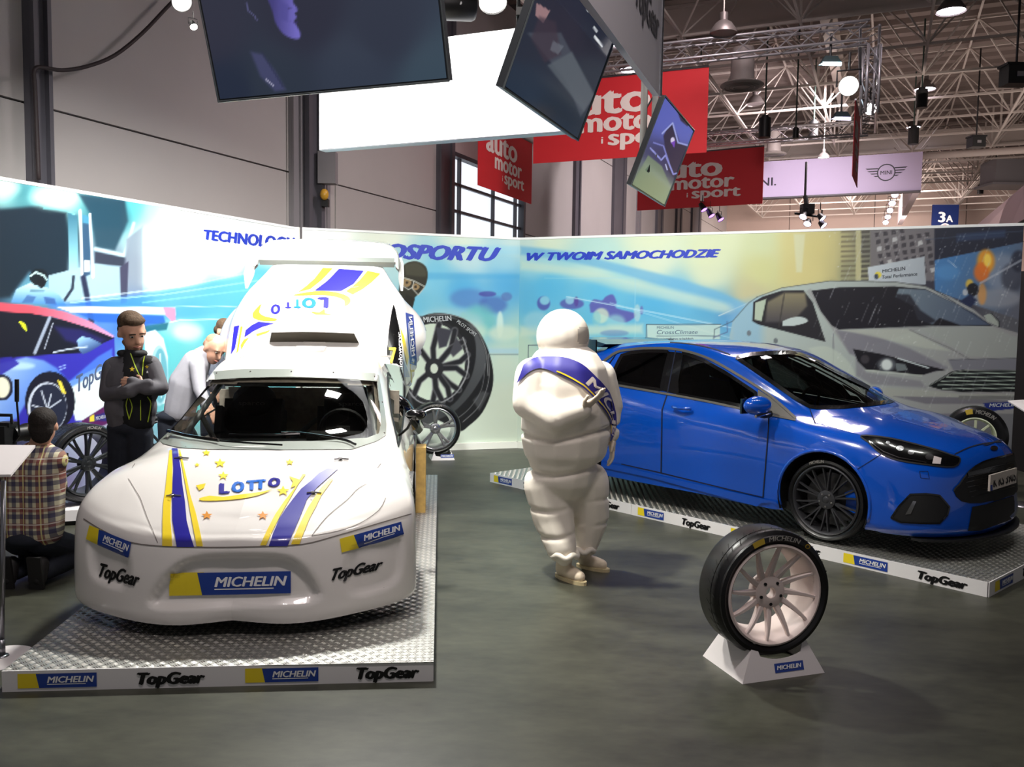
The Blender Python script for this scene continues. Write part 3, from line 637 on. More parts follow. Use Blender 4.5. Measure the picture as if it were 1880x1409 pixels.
m_gt = mat('lettering_slate', (70, 90, 120), 0.5)
wtext('wall_booth_right', 'MICHELIN', ((1206,604),(1237,604),(1237,599),(1206,599)), m_gt, .0)
wtext('wall_booth_right', 'CrossClimate', ((1206,614),(1281,613),(1281,606),(1206,606)), m_gt, .0, .2)
wtext('wall_booth_right', 'bezpieczeństwo w każdych', ((1206,624),(1273,624),(1273,620),(1206,620)), m_gt)
wtext('wall_booth_right', 'Pilot', ((990,649),(1020,649),(1020,639),(990,639)), m_gt, .0, .2)
m_gd = mat('lettering_dark', (60, 64, 74), 0.5); m_gl = mat('lettering_pale', (196, 200, 204), 0.5)
wtext('wall_booth_right', 'MICHELIN', ((1620,501),(1662,496),(1662,489),(1620,495)), m_gd, .03)
wtext('wall_booth_right', 'Total Performance', ((1619,512),(1684,506),(1684,499),(1619,506)), m_gd, .02, .1)
wtext('wall_booth_right', 'MICHELIN', ((1816,748),(1868,746),(1868,740),(1816,741)), m_gl, .03, .2)
wtext('wall_booth_back', 'MICHELIN', ((778,592),(830,589),(828,579),(776,582)), m_gl, .03, .1)
wtext('wall_booth_back', 'PILOT SPORT', ((838,592),(872,619),(876,613),(842,587)), m_gl, .0)
wtext('wall_booth_left', 'TopGear', ((141,721),(216,676),(214,652),(139,690)), mat('lettering_grey_blue', (74, 88, 116), 0.5), .05, .2)
wtext('wall_booth_left', 'MICHELIN', ((176,772),(196,767),(196,761),(176,765)), m_gl)

# ================================================================ platforms with tread plate
m_plat = mat('platform_white', (232, 230, 230), 0.5); m_tread = mat('tread_plate_metal', (176, 176, 172), 0.48, metal=1.0)
m_lug = mat('tread_lug_metal', (232, 230, 224), 0.34, metal=1.0)
def lugs(w, l, z):
    """checkered lug pattern; local coordinates, origin at the near left corner"""
    c = 0.036; nx = int(w / c); ny = int(l / c); V = []; Fc = []
    for i in range(nx):
        for j in range(ny):
            cx = (i + .5) * w / nx; cy = (j + .5) * l / ny; a = math.pi / 4 if (i + j) % 2 else -math.pi / 4
            ca, sa = math.cos(a), math.sin(a)
            for k in (-1, 0, 1):
                ox, oy = -sa * k * .0105, ca * k * .0105; b = len(V)
                for dx, dy, dz in ((-.015, 0, 0), (0, -.004, 0), (.015, 0, 0), (0, .004, 0), (-.006, 0, .0024), (.006, 0, .0024)):
                    V.append((cx + ox + dx * ca - dy * sa, cy + oy + dx * sa + dy * ca, z + dz))
                Fc += [(b, b + 1, b + 5, b + 4), (b + 1, b + 2, b + 5), (b + 2, b + 3, b + 4, b + 5), (b + 3, b, b + 4)]
    return V, Fc
def platform(name, label, A, B, w, flip):
    """A->B: long edge on the ground; w: width to the side given by flip"""
    ux = (B - A).normalized(); n = Vector((-ux.y, ux.x, 0)) * flip; L = (B - A).length
    t = thing(name, label, 'platform', A, math.atan2(ux.y, ux.x), 'car display platforms')
    H = 0.1
    R = Matrix((ux, n, Vector((0, 0, 1)))).transposed()
    mb = MB(); mb.box(A + ux * L / 2 + n * w / 2 + Vector((0, 0, (H - .004) / 2)), (L - .012, w - .012, H - .004), R); mb.done('body', m_plat, t)
    for i in range(2):
        mb = MB(); mb.box(A + ux * L * (.25 + .5 * i) + n * w / 2 + Vector((0, 0, H - .002)), (L / 2 - .004, w - .004, .004), R); mb.done('tread_sheet', m_tread, t)
    V, Fc = lugs(L, w, H)
    V = [A + ux * p[0] + n * p[1] + Vector((0, 0, p[2])) for p in V]
    if flip < 0: Fc = [f[::-1] for f in Fc]
    o = obj('tread_pattern', V, Fc, m_lug, t); o['kind'] = 'stuff'
    return t, ux, n, L

def skirt(t, O, ux, items, H=0.1):
    """side boards of the platform with their printed marks; items: (kind, x, w)"""
    nn = ux.cross(Vector((0, 0, 1)))
    O = O + nn * 0.004
    fm = lambda x, y, l=0.0: O + ux * x + Vector((0, 0, y)) + nn * (l + .0045)
    for kind, x, w in items:
        if kind == 'b': badge('badge', lambda a, c, l=0, x=x: fm(x + a, c + .016, l), w, .070, t)
        elif kind == 'w': wordmark('wordmark', lambda a, c, l=0, x=x: fm(x + a, c + .022, l), w, .058, t)
        else:
            mb = MB(); mb.box(O + ux * (x + w / 2) + Vector((0, 0, H / 2)), (w - .004, .008, H), Matrix((ux, -nn, Vector((0, 0, 1)))).transposed()); mb.done('side_board', m_plat, t)

# ================================================================ wheels
m_tyre = mat('tyre_rubber', (15, 15, 17), 0.34, spec=0.5, noise=.1, nscale=60); m_tyre_s = mat('tyre_rubber_groove', (9, 9, 10), 0.8)
m_tmark = mat('tyre_marking_white', (190, 186, 180), 0.5); m_tyel = mat('tyre_marking_yellow', (200, 170, 60), 0.5)
def wheel_geo(parent, C, nrm, R, W, rr, m_rim, spokes, double=0.0, sw=.035, taper=.6, disc=False, open_=True, mark=None, slick=False, dish=.03, caliper=None, nuts=5, up=Vector((0, 0, 1)), hub_r=.07, curved=0.0, m_in=None):
    """adds tyre, rim, spoke, hub, nut children; C: centre of the outer face; nrm: outward direction"""
    n = Vector(nrm).normalized(); u = up.cross(n).normalized(); v = n.cross(u)
    def P(r, a, h): return C + n * h + (u * math.sin(a) + v * math.cos(a)) * r
    def lathe(mb, prof, N=64, mi=0):
        V = [P(r, 2 * math.pi * k / N, h) for r, h in prof for k in range(N)]
        Fc = [(i * N + k, i * N + (k + 1) % N, (i + 1) * N + (k + 1) % N, (i + 1) * N + k) for i in range(len(prof) - 1) for k in range(N)]
        mb.add(V, Fc, mi)
    # tyre with grooves
    sh = R - .012
    pr = [(rr + .004, -.022), (rr + .012, -.006), (rr + (R - rr) * .45, .006), (rr + (R - rr) * .72, 0), (sh - .008, -.018), (R - .004, -.036)]
    x = -.036; gw = .007
    gr = [.25, .5, .75] if not slick else [.3]
    zs = [x] + [-W * g for g in gr] + [-(W - .036)]
    pr.append((R, -.05))
    for g in gr: pr += [(R, -W * g + gw / 2), (R - .007, -W * g + gw / 2 - .001), (R - .007, -W * g - gw / 2 + .001), (R, -W * g - gw / 2)]
    pr += [(R, -W + .05), (R - .004, -W + .036), (sh - .008, -W + .018), (rr + (R - rr) * .6, -W + .002), (rr + .006, -W + .02)]
    mb = MB(); lathe(mb, pr, 96); ty = mb.done('tyre', m_tyre, parent, autos=40)
    mb = MB(); N = 44 if not slick else 40
    for k in range(N):
        a0 = 2 * math.pi * k / N
        for side in (0, 1):
            h0 = -.03 if side == 0 else -W * .28; h1 = -W * (.22 if side == 0 else .46); sk = .05 if side == 0 else -.05
            if slick: h0 += -.01 * (k % 2); h1 = h0 - .035; sk = .07
            for s2 in ((0, 1) if not slick else (0,)):
                q0 = h0 if s2 == 0 else -W - h0; q1 = h1 if s2 == 0 else -W - h1
                V = [P(R + .0012, a0, q0), P(R + .0012, a0 + .016, q0), P(R + .0012, a0 + .016 + sk, q1), P(R + .0012, a0 + sk, q1)]
                mb.add(V, [(0, 1, 2, 3)])
    mb.done('tread_sipes', m_tyre_s, ty)['kind'] = 'stuff'
    if mark:
        mb = MB(); rm = rr + (R - rr) * .42; hh = (R - rr) * .36
        for (s, a_c, span, mi) in mark:
            fm = lambda x, y, l=0.0: P(rm + y * hh, a_c + (x - .5) * span, .0095)
            if s == '#': quad_on(mb, fm, [(0, -.1), (1, -.1), (1, 1.1), (0, 1.1)], mi, 0, .3)
            else: text_on(mb, fm, s, 0, 0, 1, 1, .03, .15, mi)
        # map text x to clockwise angle (seen from outside)
        mb.done('tyre_marking', [m_tmark, m_tyel], ty)
    # rim barrel and flange
    mb = MB(); lathe(mb, [(rr + .006, -.012), (rr + .008, -.002), (rr - .002, .002), (rr - .012, -.008), (rr - .018, -.03), (rr - .03, -W * .5), (rr - .03, -W * .9), (rr - .01, -W + .02), (rr + .004, -W + .012)], 64); mb.done('rim', [m_in or m_rim] if False else m_rim, parent, autos=50)
    # spokes
    off = [0] if not double else [-double, double]
    first = None
    for k in range(spokes):
        for o_ in off:
            a = 2 * math.pi * k / spokes; mb = MB(); ro = rr - .014; pts = []
            steps = 7
            ring = []
            for i in range(steps):
                t = i / (steps - 1); r = hub_r * .7 + (ro - hub_r * .7) * t
                aa = a + o_ * (.35 + .65 * t) / 1.0 + curved * t
                w = sw * (taper + (1 - taper) * (1 - t)) * (1 + .35 * max(0, t - .8) * 5 * .3)
                h = -dish * (1 - t) ** 1.3 - .012; th = .022 + .02 * (1 - t)
                c = P(r, aa, h); tang = (P(r, aa + .01, h) - c).normalized()
                ring.append([c + tang * w / 2 - n * .006, c + tang * w * .3, c - tang * w * .3, c - tang * w / 2 - n * .006, c - tang * w * .4 - n * th, c + tang * w * .4 - n * th])
            V = [p for rg in ring for p in rg]
            Fc = [(i * 6 + q, i * 6 + (q + 1) % 6, i * 6 + 6 + (q + 1) % 6, i * 6 + 6 + q) for i in range(steps - 1) for q in range(6)]
            Fc += [(5, 4, 3, 2, 1, 0), tuple((steps - 1) * 6 + q for q in range(6))]
            mb.add(V, Fc); mb.done('spoke', m_rim, parent, autos=35)
    mb = MB(); hr = hub_r
    lathe(mb, [(.028, -dish - .05), (.028, -dish + .004), (hr * .55, -dish + .006), (hr * .95, -dish - .004), (hr, -dish - .03), (hr, -dish - .07)], 36)
    if not open_: lathe(mb, [(.0001, -dish + .008), (.02, -dish + .007), (.028, -dish + .002)], 24)
    mb.done('hub', m_rim, parent, autos=40)
    for k in range(nuts):
        mb = MB(); a = 2 * math.pi * (k + .5) / nuts; mb.tube([P(hr * .68, a, -dish - .01), P(hr * .68, a, -dish + .0075)], .0085, 6); mb.done('wheel_nut', mat('nut_dark', (40, 40, 42), .4, metal=.6) if open_ else mat('nut_chrome', (190, 190, 195), .25, metal=1), parent)
    if disc:
        mb = MB(); lathe(mb, [(.06, -.11), (rr * .78, -.11), (rr * .78, -.135), (.06, -.135)], 48); mb.done('brake_disc', mat('brake_steel', (92, 92, 96), .35, metal=.9), parent)
    if caliper:
        mb = MB(); A = [P(rr * r_, 1.35 + d, h) for r_ in (.45, .8) for d in (-.42, .42) for h in (-.09, -.15)]
        prof = []
        for i in range(7):
            d = 1.5 - .45 + .9 * i / 6; prof.append([P(rr * .5, d, -.085), P(rr * .86, d, -.085), P(rr * .86, d, -.15), P(rr * .5, d, -.15)])
        V = [p for q in prof for p in q]; Fc = [(i * 4 + q, i * 4 + (q + 1) % 4, i * 4 + 4 + (q + 1) % 4, i * 4 + 4 + q) for i in range(6) for q in range(4)] + [(0, 1, 2, 3), (27, 26, 25, 24)]
        mb.add(V, Fc); mb.done('brake_caliper', caliper, parent)

# ================================================================ car surfaces
def net_grid(N, ku, kv):
    """control net -> dense grid (rows x cols x 3)"""
    A = np.array(N, float)                                # cols, rows, 3
    R_ = np.array([crs(A[i], kv) for i in range(A.shape[0])])      # cols, rowsD, 3
    C_ = np.array([crs(R_[:, j], ku) for j in range(R_.shape[1])])  # rowsD, colsD, 3
    return C_
def grid_mesh(G_, skip=None):
    """both halves; returns V (n,3) and quads"""
    r, c, _ = G_.shape; V = []; Fc = []
    for s in (1, -1):
        b = len(V); V += [(p[0], p[1] * s, p[2]) for p in G_.reshape(-1, 3)]
        for i in range(r - 1):
            for j in range(c - 1):
                q = (b + i * c + j, b + i * c + j + 1, b + (i + 1) * c + j + 1, b + (i + 1) * c + j)
                Fc.append(q if s < 0 else q[::-1])
    return np.array(V), Fc
def surf_bvh(bvh):
    def f(u, v, l=0.0):
        d = pray(u, v).normalized(); h = bvh.ray_cast(EYE, d)
        if h[0] is None: return None
        n = h[1] if h[1].dot(d) < 0 else -h[1]
        if -n.dot(d) < 0.06: return None
        return h[0] + n * l
    return f
def patch(name, poly, surf, m, parent, lift=.003, sp=10, mir=None, smooth=True, label=None):
    """piece of skin lying on the car's surface; mir: matrix of the car for a mirrored twin"""
    V2, Fc = fillpoly(poly, sp); P = [surf(x, y, lift) for x, y in V2]; ok = [p is not None for p in P]
    Fc = [f for f in Fc if all(ok[i] for i in f)]
    Fc = [f for f in Fc if max((P[f[a]] - P[f[a - 1]]).length for a in range(len(f))) < .35]
    if not Fc: return None
    P = [p if p is not None else P[ok.index(True)] for p in P]
    Fc = [f[::-1] for f in Fc]
    o = obj(name, P, Fc, m, parent, smooth)
    if label: o['label'] = label
    if mir is not None:
        Mi = mir.inverted(); Q = []
        for p in P:
            q = Mi @ p; q.y = -q.y; Q.append(mir @ q)
        obj(name, Q, [f[::-1] for f in Fc], m, parent, smooth)
    return o
def seam(name, line, surf, m, parent, w=2.2, lift=.004, mir=None, closed=False, step=7):
    """narrow strip along a pixel line"""
    L = [Vector(p) for p in line]; L = L + [L[0]] if closed else L; S_ = []
    for a, b in zip(L[:-1], L[1:]):
        k = max(1, int((b - a).length / step)); S_ += [a.lerp(b, i / k) for i in range(k)]
    S_.append(L[-1]); V = []; okk = []
    for i, p in enumerate(S_):
        t = (S_[min(i + 1, len(S_) - 1)] - S_[max(i - 1, 0)])
        t = t.normalized() if t.length > 0 else Vector((1, 0)); q = Vector((-t.y, t.x)) * w / 2
        a = surf(p.x + q.x, p.y + q.y, lift); b = surf(p.x - q.x, p.y - q.y, lift); okk.append(a is not None and b is not None)
        V += [a or Vector((0, 0, 0)), b or Vector((0, 0, 0))]
    Fc = [(2 * i, 2 * i + 1, 2 * i + 3, 2 * i + 2) for i in range(len(S_) - 1) if okk[i] and okk[i + 1]]
    if not Fc: return
    obj(name, V, Fc, m, parent)
    if mir is not None:
        Mi = mir.inverted(); Q = []
        for p in V:
            q = Mi @ p; q.y = -q.y; Q.append(mir @ q)
        obj(name, Q, Fc, m, parent)
def glass(name, tint, gloss=.06):
    if name in MATS: return MATS[name]
    m = bpy.data.materials.new(name); m.use_nodes = True; MATS[name] = m; nt = m.node_tree; nt.nodes.clear()
    o = nt.nodes.new('ShaderNodeOutputMaterial'); mx = nt.nodes.new('ShaderNodeMixShader'); t = nt.nodes.new('ShaderNodeBsdfTransparent'); g = nt.nodes.new('ShaderNodeBsdfGlossy')
    f = nt.nodes.new('ShaderNodeFresnel'); f.inputs[0].default_value = 1.5; t.inputs[0].default_value = (tint[0], tint[1], tint[2], 1); g.inputs['Roughness'].default_value = .02
    nt.links.new(f.outputs[0], mx.inputs[0]); nt.links.new(t.outputs[0], mx.inputs[1]); nt.links.new(g.outputs[0], mx.inputs[2]); nt.links.new(mx.outputs[0], o.inputs[0])
    return m
def clear_poly(V, Fc, polys, side=None):
    """drop the faces whose centre, seen from the camera, falls in one of the polygons (near skin only) """
    P = projn(V); keep = []
    C = np.array([P[list(f)].mean(0) for f in Fc]); kill = np.zeros(len(Fc), bool)
    for p in polys: kill |= inside(C, p)
    return kill
def arch_cut(V, Fc, axles, R, z0, ymin=.55):
    """V local coordinates; removes skin inside the wheel arches and rounds the opening"""
    keep = []
    for f in Fc:
        c = V[list(f)].mean(0)
        if abs(c[1]) > ymin and any((c[0] - a) ** 2 + (c[2] - z0) ** 2 < R * R for a in axles): continue
        keep.append(f)
    from collections import Counter
    E = Counter()
    for f in keep:
        for i in range(len(f)): E[frozenset((f[i], f[i - 1]))] += 1
    for e, k in E.items():
        if k == 1:
            for i in e:
                for a in axles:
                    d = math.hypot(V[i][0] - a, V[i][2] - z0)
                    if abs(V[i][1]) > ymin and abs(d - R) < .07:
                        V[i][0] = a + (V[i][0] - a) * R / d; V[i][2] = z0 + (V[i][2] - z0) * R / d
    return keep

# ---- the two platforms
LA = Vector((-2.364, 3.838, 0)); LB = Vector((-0.361, 4.026, 0))
t_, ux_, n_, L_ = platform('display_platform', 'low white platform with tread plate top under the white rally car', LA + Vector((-0.085 * 5.1 + .0, 5.08, 0)), LA, 2.01, 1)
PLATL = t_
skirt(PLATL, LA, (LB - LA).normalized(), [('s', 0, 2.01), ('b', .073, .355), ('w', .61, .315), ('b', 1.11, .345), ('w', 1.635, .305)])
RA = Vector((3.147, 5.443, 0)); RD = (Vector((-.226, 9.259, 0)) - RA).normalized()
t_, ux_, n_, L_ = platform('display_platform', 'low white platform with tread plate top under the blue car', RA + RD * 5.09, RA, 2.05, 1)
PLATR = t_; uR = -RD
it = [('s', 0, 2.04), ('s', 2.04, 3.05)]
for x, w, k in ((.07, .30, 'b'), (.55, .30, 'w'), (1.05, .30, 'b'), (1.60, .30, 'w'), (2.12, .30, 'b'), (2.62, .30, 'w'), (3.12, .30, 'b'), (3.62, .30, 'w'), (4.10, .33, 'b'), (4.64, .33, 'w')): it.append((k, x, w))
skirt(PLATR, RA + RD * 5.09, uR, it)
skirt(PLATR, RA, Vector((-uR.y, uR.x, 0)), [('s', 0, 2.05), ('b', .10, .33), ('w', .62, .32)])

# ================================================================ blue hatchback
BN = [
[(0.95,0,0.16),(0.99,0,0.22),(0.985,0,0.35),(0.98,0,0.5),(0.975,0,0.62),(0.965,0,0.7),(0.945,0,0.745),(0.92,0,0.775),(0.89,0,0.8),(0.85,0,0.82)],
[(0.93,0.25,0.16),(0.97,0.25,0.22),(0.965,0.26,0.35),(0.955,0.27,0.5),(0.945,0.27,0.61),(0.93,0.27,0.69),(0.9,0.26,0.745),(0.87,0.22,0.785),(0.82,0.12,0.82),(0.77,0,0.845)],
[(0.86,0.5,0.16),(0.9,0.52,0.22),(0.89,0.53,0.35),(0.87,0.53,0.5),(0.85,0.53,0.61),(0.82,0.52,0.69),(0.78,0.48,0.755),(0.74,0.4,0.81),(0.68,0.22,0.86),(0.62,0,0.885)],
[(0.7,0.74,0.16),(0.74,0.77,0.22),(0.73,0.78,0.35),(0.7,0.78,0.5),(0.67,0.765,0.62),(0.62,0.73,0.715),(0.56,0.66,0.795),(0.51,0.52,0.86),(0.45,0.28,0.915),(0.41,0,0.935)],
[(0.4,0.86,0.16),(0.42,0.885,0.22),(0.42,0.895,0.35),(0.41,0.895,0.52),(0.39,0.88,0.67),(0.35,0.83,0.79),(0.31,0.73,0.87),(0.28,0.58,0.925),(0.24,0.3,0.97),(0.22,0,0.985)],
[(0,0.87,0.17),(0,0.895,0.24),(0,0.905,0.38),(0,0.91,0.55),(0,0.9,0.72),(0,0.85,0.835),(0,0.74,0.905),(0.02,0.6,0.96),(0.06,0.32,1.005),(0.08,0,1.02)],
[(-0.38,0.86,0.18),(-0.38,0.88,0.27),(-0.38,0.89,0.4),(-0.38,0.9,0.58),(-0.38,0.885,0.77),(-0.37,0.835,0.895),(-0.33,0.71,0.965),(-0.24,0.62,1.005),(-0.12,0.33,1.08),(-0.08,0,1.1)],
[(-0.75,0.86,0.18),(-0.75,0.875,0.28),(-0.75,0.89,0.42),(-0.75,0.905,0.6),(-0.75,0.89,0.82),(-0.75,0.82,0.965),(-0.75,0.7,1.15),(-0.62,0.62,1.2),(-0.5,0.33,1.27),(-0.44,0,1.29)],
[(-1.1,0.86,0.19),(-1.1,0.875,0.29),(-1.1,0.89,0.43),(-1.1,0.905,0.62),(-1.1,0.89,0.85),(-1.1,0.815,1.005),(-1.12,0.665,1.33),(-1.02,0.58,1.39),(-0.92,0.32,1.445),(-0.88,0,1.46)],
[(-1.55,0.86,0.19),(-1.55,0.875,0.29),(-1.55,0.89,0.43),(-1.55,0.905,0.64),(-1.55,0.89,0.88),(-1.55,0.815,1.04),(-1.55,0.64,1.435),(-1.52,0.54,1.485),(-1.5,0.3,1.51),(-1.48,0,1.52)],
[(-2.1,0.86,0.19),(-2.1,0.875,0.29),(-2.1,0.89,0.43),(-2.1,0.905,0.65),(-2.1,0.895,0.91),(-2.1,0.815,1.085),(-2.1,0.63,1.42),(-2.1,0.53,1.465),(-2.1,0.3,1.495),(-2.1,0,1.505)],
[(-2.65,0.87,0.2),(-2.65,0.895,0.3),(-2.65,0.91,0.44),(-2.65,0.915,0.66),(-2.65,0.9,0.92),(-2.65,0.82,1.12),(-2.65,0.62,1.34),(-2.65,0.52,1.4),(-2.65,0.3,1.45),(-2.65,0,1.46)],
[(-3.15,0.8,0.2),(-3.18,0.83,0.3),(-3.2,0.84,0.45),(-3.2,0.85,0.65),(-3.15,0.83,0.9),(-3.05,0.76,1.11),(-2.95,0.6,1.28),(-2.93,0.5,1.35),(-2.93,0.28,1.39),(-2.92,0,1.4)],
[(-3.42,0.5,0.22),(-3.47,0.52,0.3),(-3.5,0.53,0.45),(-3.5,0.53,0.65),(-3.45,0.52,0.88),(-3.3,0.5,1.08),(-3.12,0.45,1.25),(-3.03,0.38,1.34),(-3,0.2,1.37),(-2.99,0,1.375)],
[(-3.48,0,0.22),(-3.53,0,0.3),(-3.55,0,0.45),(-3.55,0,0.65),(-3.5,0,0.88),(-3.35,0,1.08),(-3.17,0,1.25),(-3.07,0,1.34),(-3.03,0,1.365),(-3.01,0,1.37)]]
m_bp = mat('blue_car_paint', (3, 78, 190), 0.18, coat=1.0, spec=.5); m_blkg = mat('gloss_black', (10, 10, 12), 0.15, coat=.6); m_blkm = mat('matt_black_plastic', (16, 16, 18), 0.6)
m_gap = mat('panel_gap', (6, 14, 40), .9); m_trim = mat('satin_grey_trim', (92, 90, 84), .5, metal=.2)
m_int = mat('car_lining_black', (13, 13, 14), .8)
BO = Vector((3.054, 6.977, .106)); byaw = -.8469
blue = thing('hatchback_car', 'glossy bright blue five-door hatchback parked on the right platform', 'car', BO, byaw)
BM = MW[blue.name]
Gb = net_grid(BN, 10, 7); Vb, Fb = grid_mesh(Gb)
A3 = np.array(BM)
Vw = Vb @ A3[:3, :3].T + A3[:3, 3]
bvh_b = BVHTree.FromPolygons([Vector(v) for v in Vw], Fb); SBf = surf_bvh(bvh_b)
W_QUART = [(1106,684),(1128,654),(1132,651),(1118,672),(1110,696),(1104,700)]
W_REAR = [(1124,690),(1134,668),(1142,653),(1160,648),(1190,645),(1225,646),(1229,650),(1222,676),(1214,716),(1180,712),(1140,704),(1122,700)]
W_FRONT = [(1252,649),(1262,650),(1294,663),(1340,690),(1388,722),(1389,736),(1391,752),(1340,741),(1290,733),(1244,724),(1243,700),(1248,670)]
W_SCREEN = [(1352,657),(1380,651),(1412,649),(1450,648),(1468,651),(1500,664),(1541,686),(1590,710),(1640,737),(1600,743),(1550,748),(1500,749),(1486,747),(1460,732),(1400,690)]
Vb2 = Vb.copy(); keep = arch_cut(Vb2, Fb, (0.0, -2.65), .372, .335)
Vw2 = Vb2 @ A3[:3, :3].T + A3[:3, 3]
kl = clear_poly(Vw, keep, [W_REAR, W_FRONT])
fy = np.array([Vb[list(f)].mean(0) for f in keep])
kl = kl & (fy[:, 1] < 0) & (fy[:, 2] > .8)
# twin windows on the far side: same stations mirrored
half = len(Vb) // 2
killset = set()
for i, f in enumerate(keep):
    if kl[i]: killset.add(tuple(sorted((v - half) if v >= half else v for v in f)))
kl2 = clear_poly(Vw, keep, [W_SCREEN]) & (fy[:, 2] > .85) & (fy[:, 0] > -1.25)
keepb = [f for i, f in enumerate(keep) if not kl2[i] and tuple(sorted((v - half) if v >= half else v for v in f)) not in killset]
obj('body', Vw2, keepb, m_bp, blue, True)
# lining just inside
cen = Vw2.mean(0)
me = bpy.data.meshes.new('t'); me.from_pydata(Vb2.tolist(), [], keepb); nm_ = np.array([v.normal[:] for v in me.vertices]); bpy.data.meshes.remove(me)
Vl = Vb2.copy(); Vl[:, 1] *= .965; Vl[:, 2] = .2 + (Vl[:, 2] - .2) * .975; Vl[:, 0] = -1.3 + (Vl[:, 0] + 1.3) * .985
obj('cabin_lining', Vl @ A3[:3, :3].T + A3[:3, 3], [f for f in keepb], m_int, blue, True)
def bl(x, y, z): return BM @ Vector((x, y, z))
mb = MB(); mb.box(bl(-1.35, 0, .22), (3.7, 1.60, .06), BM.to_3x3()); mb.done('underbody', m_blkm, blue)
mb = MB(); mb.box(bl(-.38, 0, .80), (.5, 1.5, .12), BM.to_3x3()); mb.box(bl(-.62, -.37, .86), (.2, .5, .12), BM.to_3x3()); mb.done('dashboard', m_int, blue)
m_seat = mat('seat_fabric_dark', (30, 30, 33), .8)
for y in (-.38, .38):
    for x in (-1.35, -2.15):
        mb = MB(); mb.box(bl(x + .2, y, .48), (.5, .5, .16), BM.to_3x3()); Rs = BM.to_3x3() @ Matrix.Rotation(-.25, 3, 'Y'); mb.box(bl(x - .1, y, .82), (.14, .48, .62), Rs); mb.ball(bl(x - .18, y, 1.2), (.06, .13, .09), R=BM.to_3x3()); mb.done('seat', m_seat, blue)
mb = MB(); mb.tube([bl(-.86 + .05 * math.cos(a), .38 + .18 * math.sin(a), .92 + .18 * math.cos(a)) for a in np.linspace(0, 2 * math.pi, 25)[:-1]], .014, 6, closed=True); mb.box(bl(-.84, .38, .92), (.03, .1, .08), BM.to_3x3()); mb.done('steering_wheel', m_blkm, blue)
mb = MB(); mb.box(bl(-.66, 0, 1.26), (.04, .2, .07), BM.to_3x3()); mb.done('inner_mirror', m_blkm, blue)
g_dark = glass('tinted_car_glass', (.10, .11, .11)); g_scr = glass('windscreen_glass', (.42, .46, .44))
patch('side_window', W_REAR, SBf, g_dark, blue, .002, 12, BM, label='dark tinted rear door glass'); patch('side_window', W_FRONT, SBf, g_dark, blue, .002, 12, BM); patch('windscreen', W_SCREEN, SBf, g_scr, blue, .003, 16)
patch('quarter_window', W_QUART, SBf, m_blkg, blue, .003, 8, BM)
def ring(poly, c, s):   # outline band between the polygon and itself grown by s px
    return poly + [poly[0]]
for Wd in (W_REAR, W_FRONT): seam('window_seal', Wd, SBf, m_blkg, blue, 6, .004, BM, True)
seam('windscreen_seal', W_SCREEN, SBf, m_blkg, blue, 7, .005, None, True)
patch('door_pillar', [(1228,646),(1250,648),(1241,724),(1216,718)], SBf, m_blkg, blue, .0035, 8, BM)
patch('mirror_triangle', [(1391,728),(1412,742),(1412,758),(1458,771),(1461,769),(1414,730),(1392,716)], SBf, m_trim, blue, .004, 8, BM)
patch('mirror_triangle', [(1392,742),(1410,745),(1410,757),(1393,755)], SBf, m_blkm, blue, .004, 8, BM)
seam('window_trim', crs([(1104,668),(1132,648),(1160,642.5),(1188,640.5),(1241,642),(1294,656),(1347,684),(1411,725),(1461,769)], 4), SBf, m_trim, blue, 4.5, .007, BM)
seam('window_trim', crs([(1104,704),(1130,707.5),(1222,723.5),(1305,739),(1392,758),(1461,772)], 4), SBf, m_trim, blue, 4, .007, BM)
seam('roof_ditch', crs([(1180,627.5),(1230,629),(1273,633),(1310,641),(1341,652)], 4), SBf, m_blkm, blue, 1.8, .003, BM)
# doors, bonnet, bumper as raised skins with gaps
D_R = [(1108,708),(1130,710.5),(1222,726),(1215,753),(1213,868),(1141,852),(1108,846)]; D_F = [(1226,727),(1305,741.5),(1392,760),(1410,764),(1410,791),(1401,913),(1340,899),(1216,869),(1218,753)]
patch('rear_door', D_R, SBf, m_bp, blue, .0025, 12, BM); patch('front_door', D_F, SBf, m_bp, blue, .0025, 12, BM)
BONN = [(1487,752),(1500,754),(1550,752),(1600,748),(1655,741),(1700,750),(1740,762),(1790,782),(1838,808),(1800,816),(1754,834),(1700,820),(1640,804),(1583,800),(1530,786),(1496,776)]
patch('bonnet', BONN, SBf, m_bp, blue, .0025, 14)
seam('panel_gap', [(1241,643),(1225,726),(1216,753),(1214,868)], SBf, m_gap, blue, 2.2, .0045, BM); seam('panel_gap', [(1412,762),(1411,791),(1401,914)], SBf, m_gap, blue, 2.2, .0045, BM)
seam('panel_gap', [(1141,852),(1213,868),(1340,899),(1400,913)], SBf, m_gap, blue, 1.5, .0045, BM)
seam('panel_gap', crs([(1752,835),(1775,824),(1798,817),(1825,813),(1847,812)], 4), SBf, m_gap, blue, 2, .0045, BM); seam('panel_gap', [(1487,752),(1492,766),(1497,778)], SBf, m_gap, blue, 1.6, .0045, BM); seam('panel_gap', [(1574,862),(1600,846),(1618,834)], SBf, m_gap, blue, 1.2, .0045, BM)
# side crease and sill blade
patch('side_sill', [(1105,848),(1141,855),(1215,874),(1300,893),(1427,921),(1427,937),(1400,932),(1300,905),(1200,878),(1105,858)], SBf, m_bp, blue, .012, 10, BM)
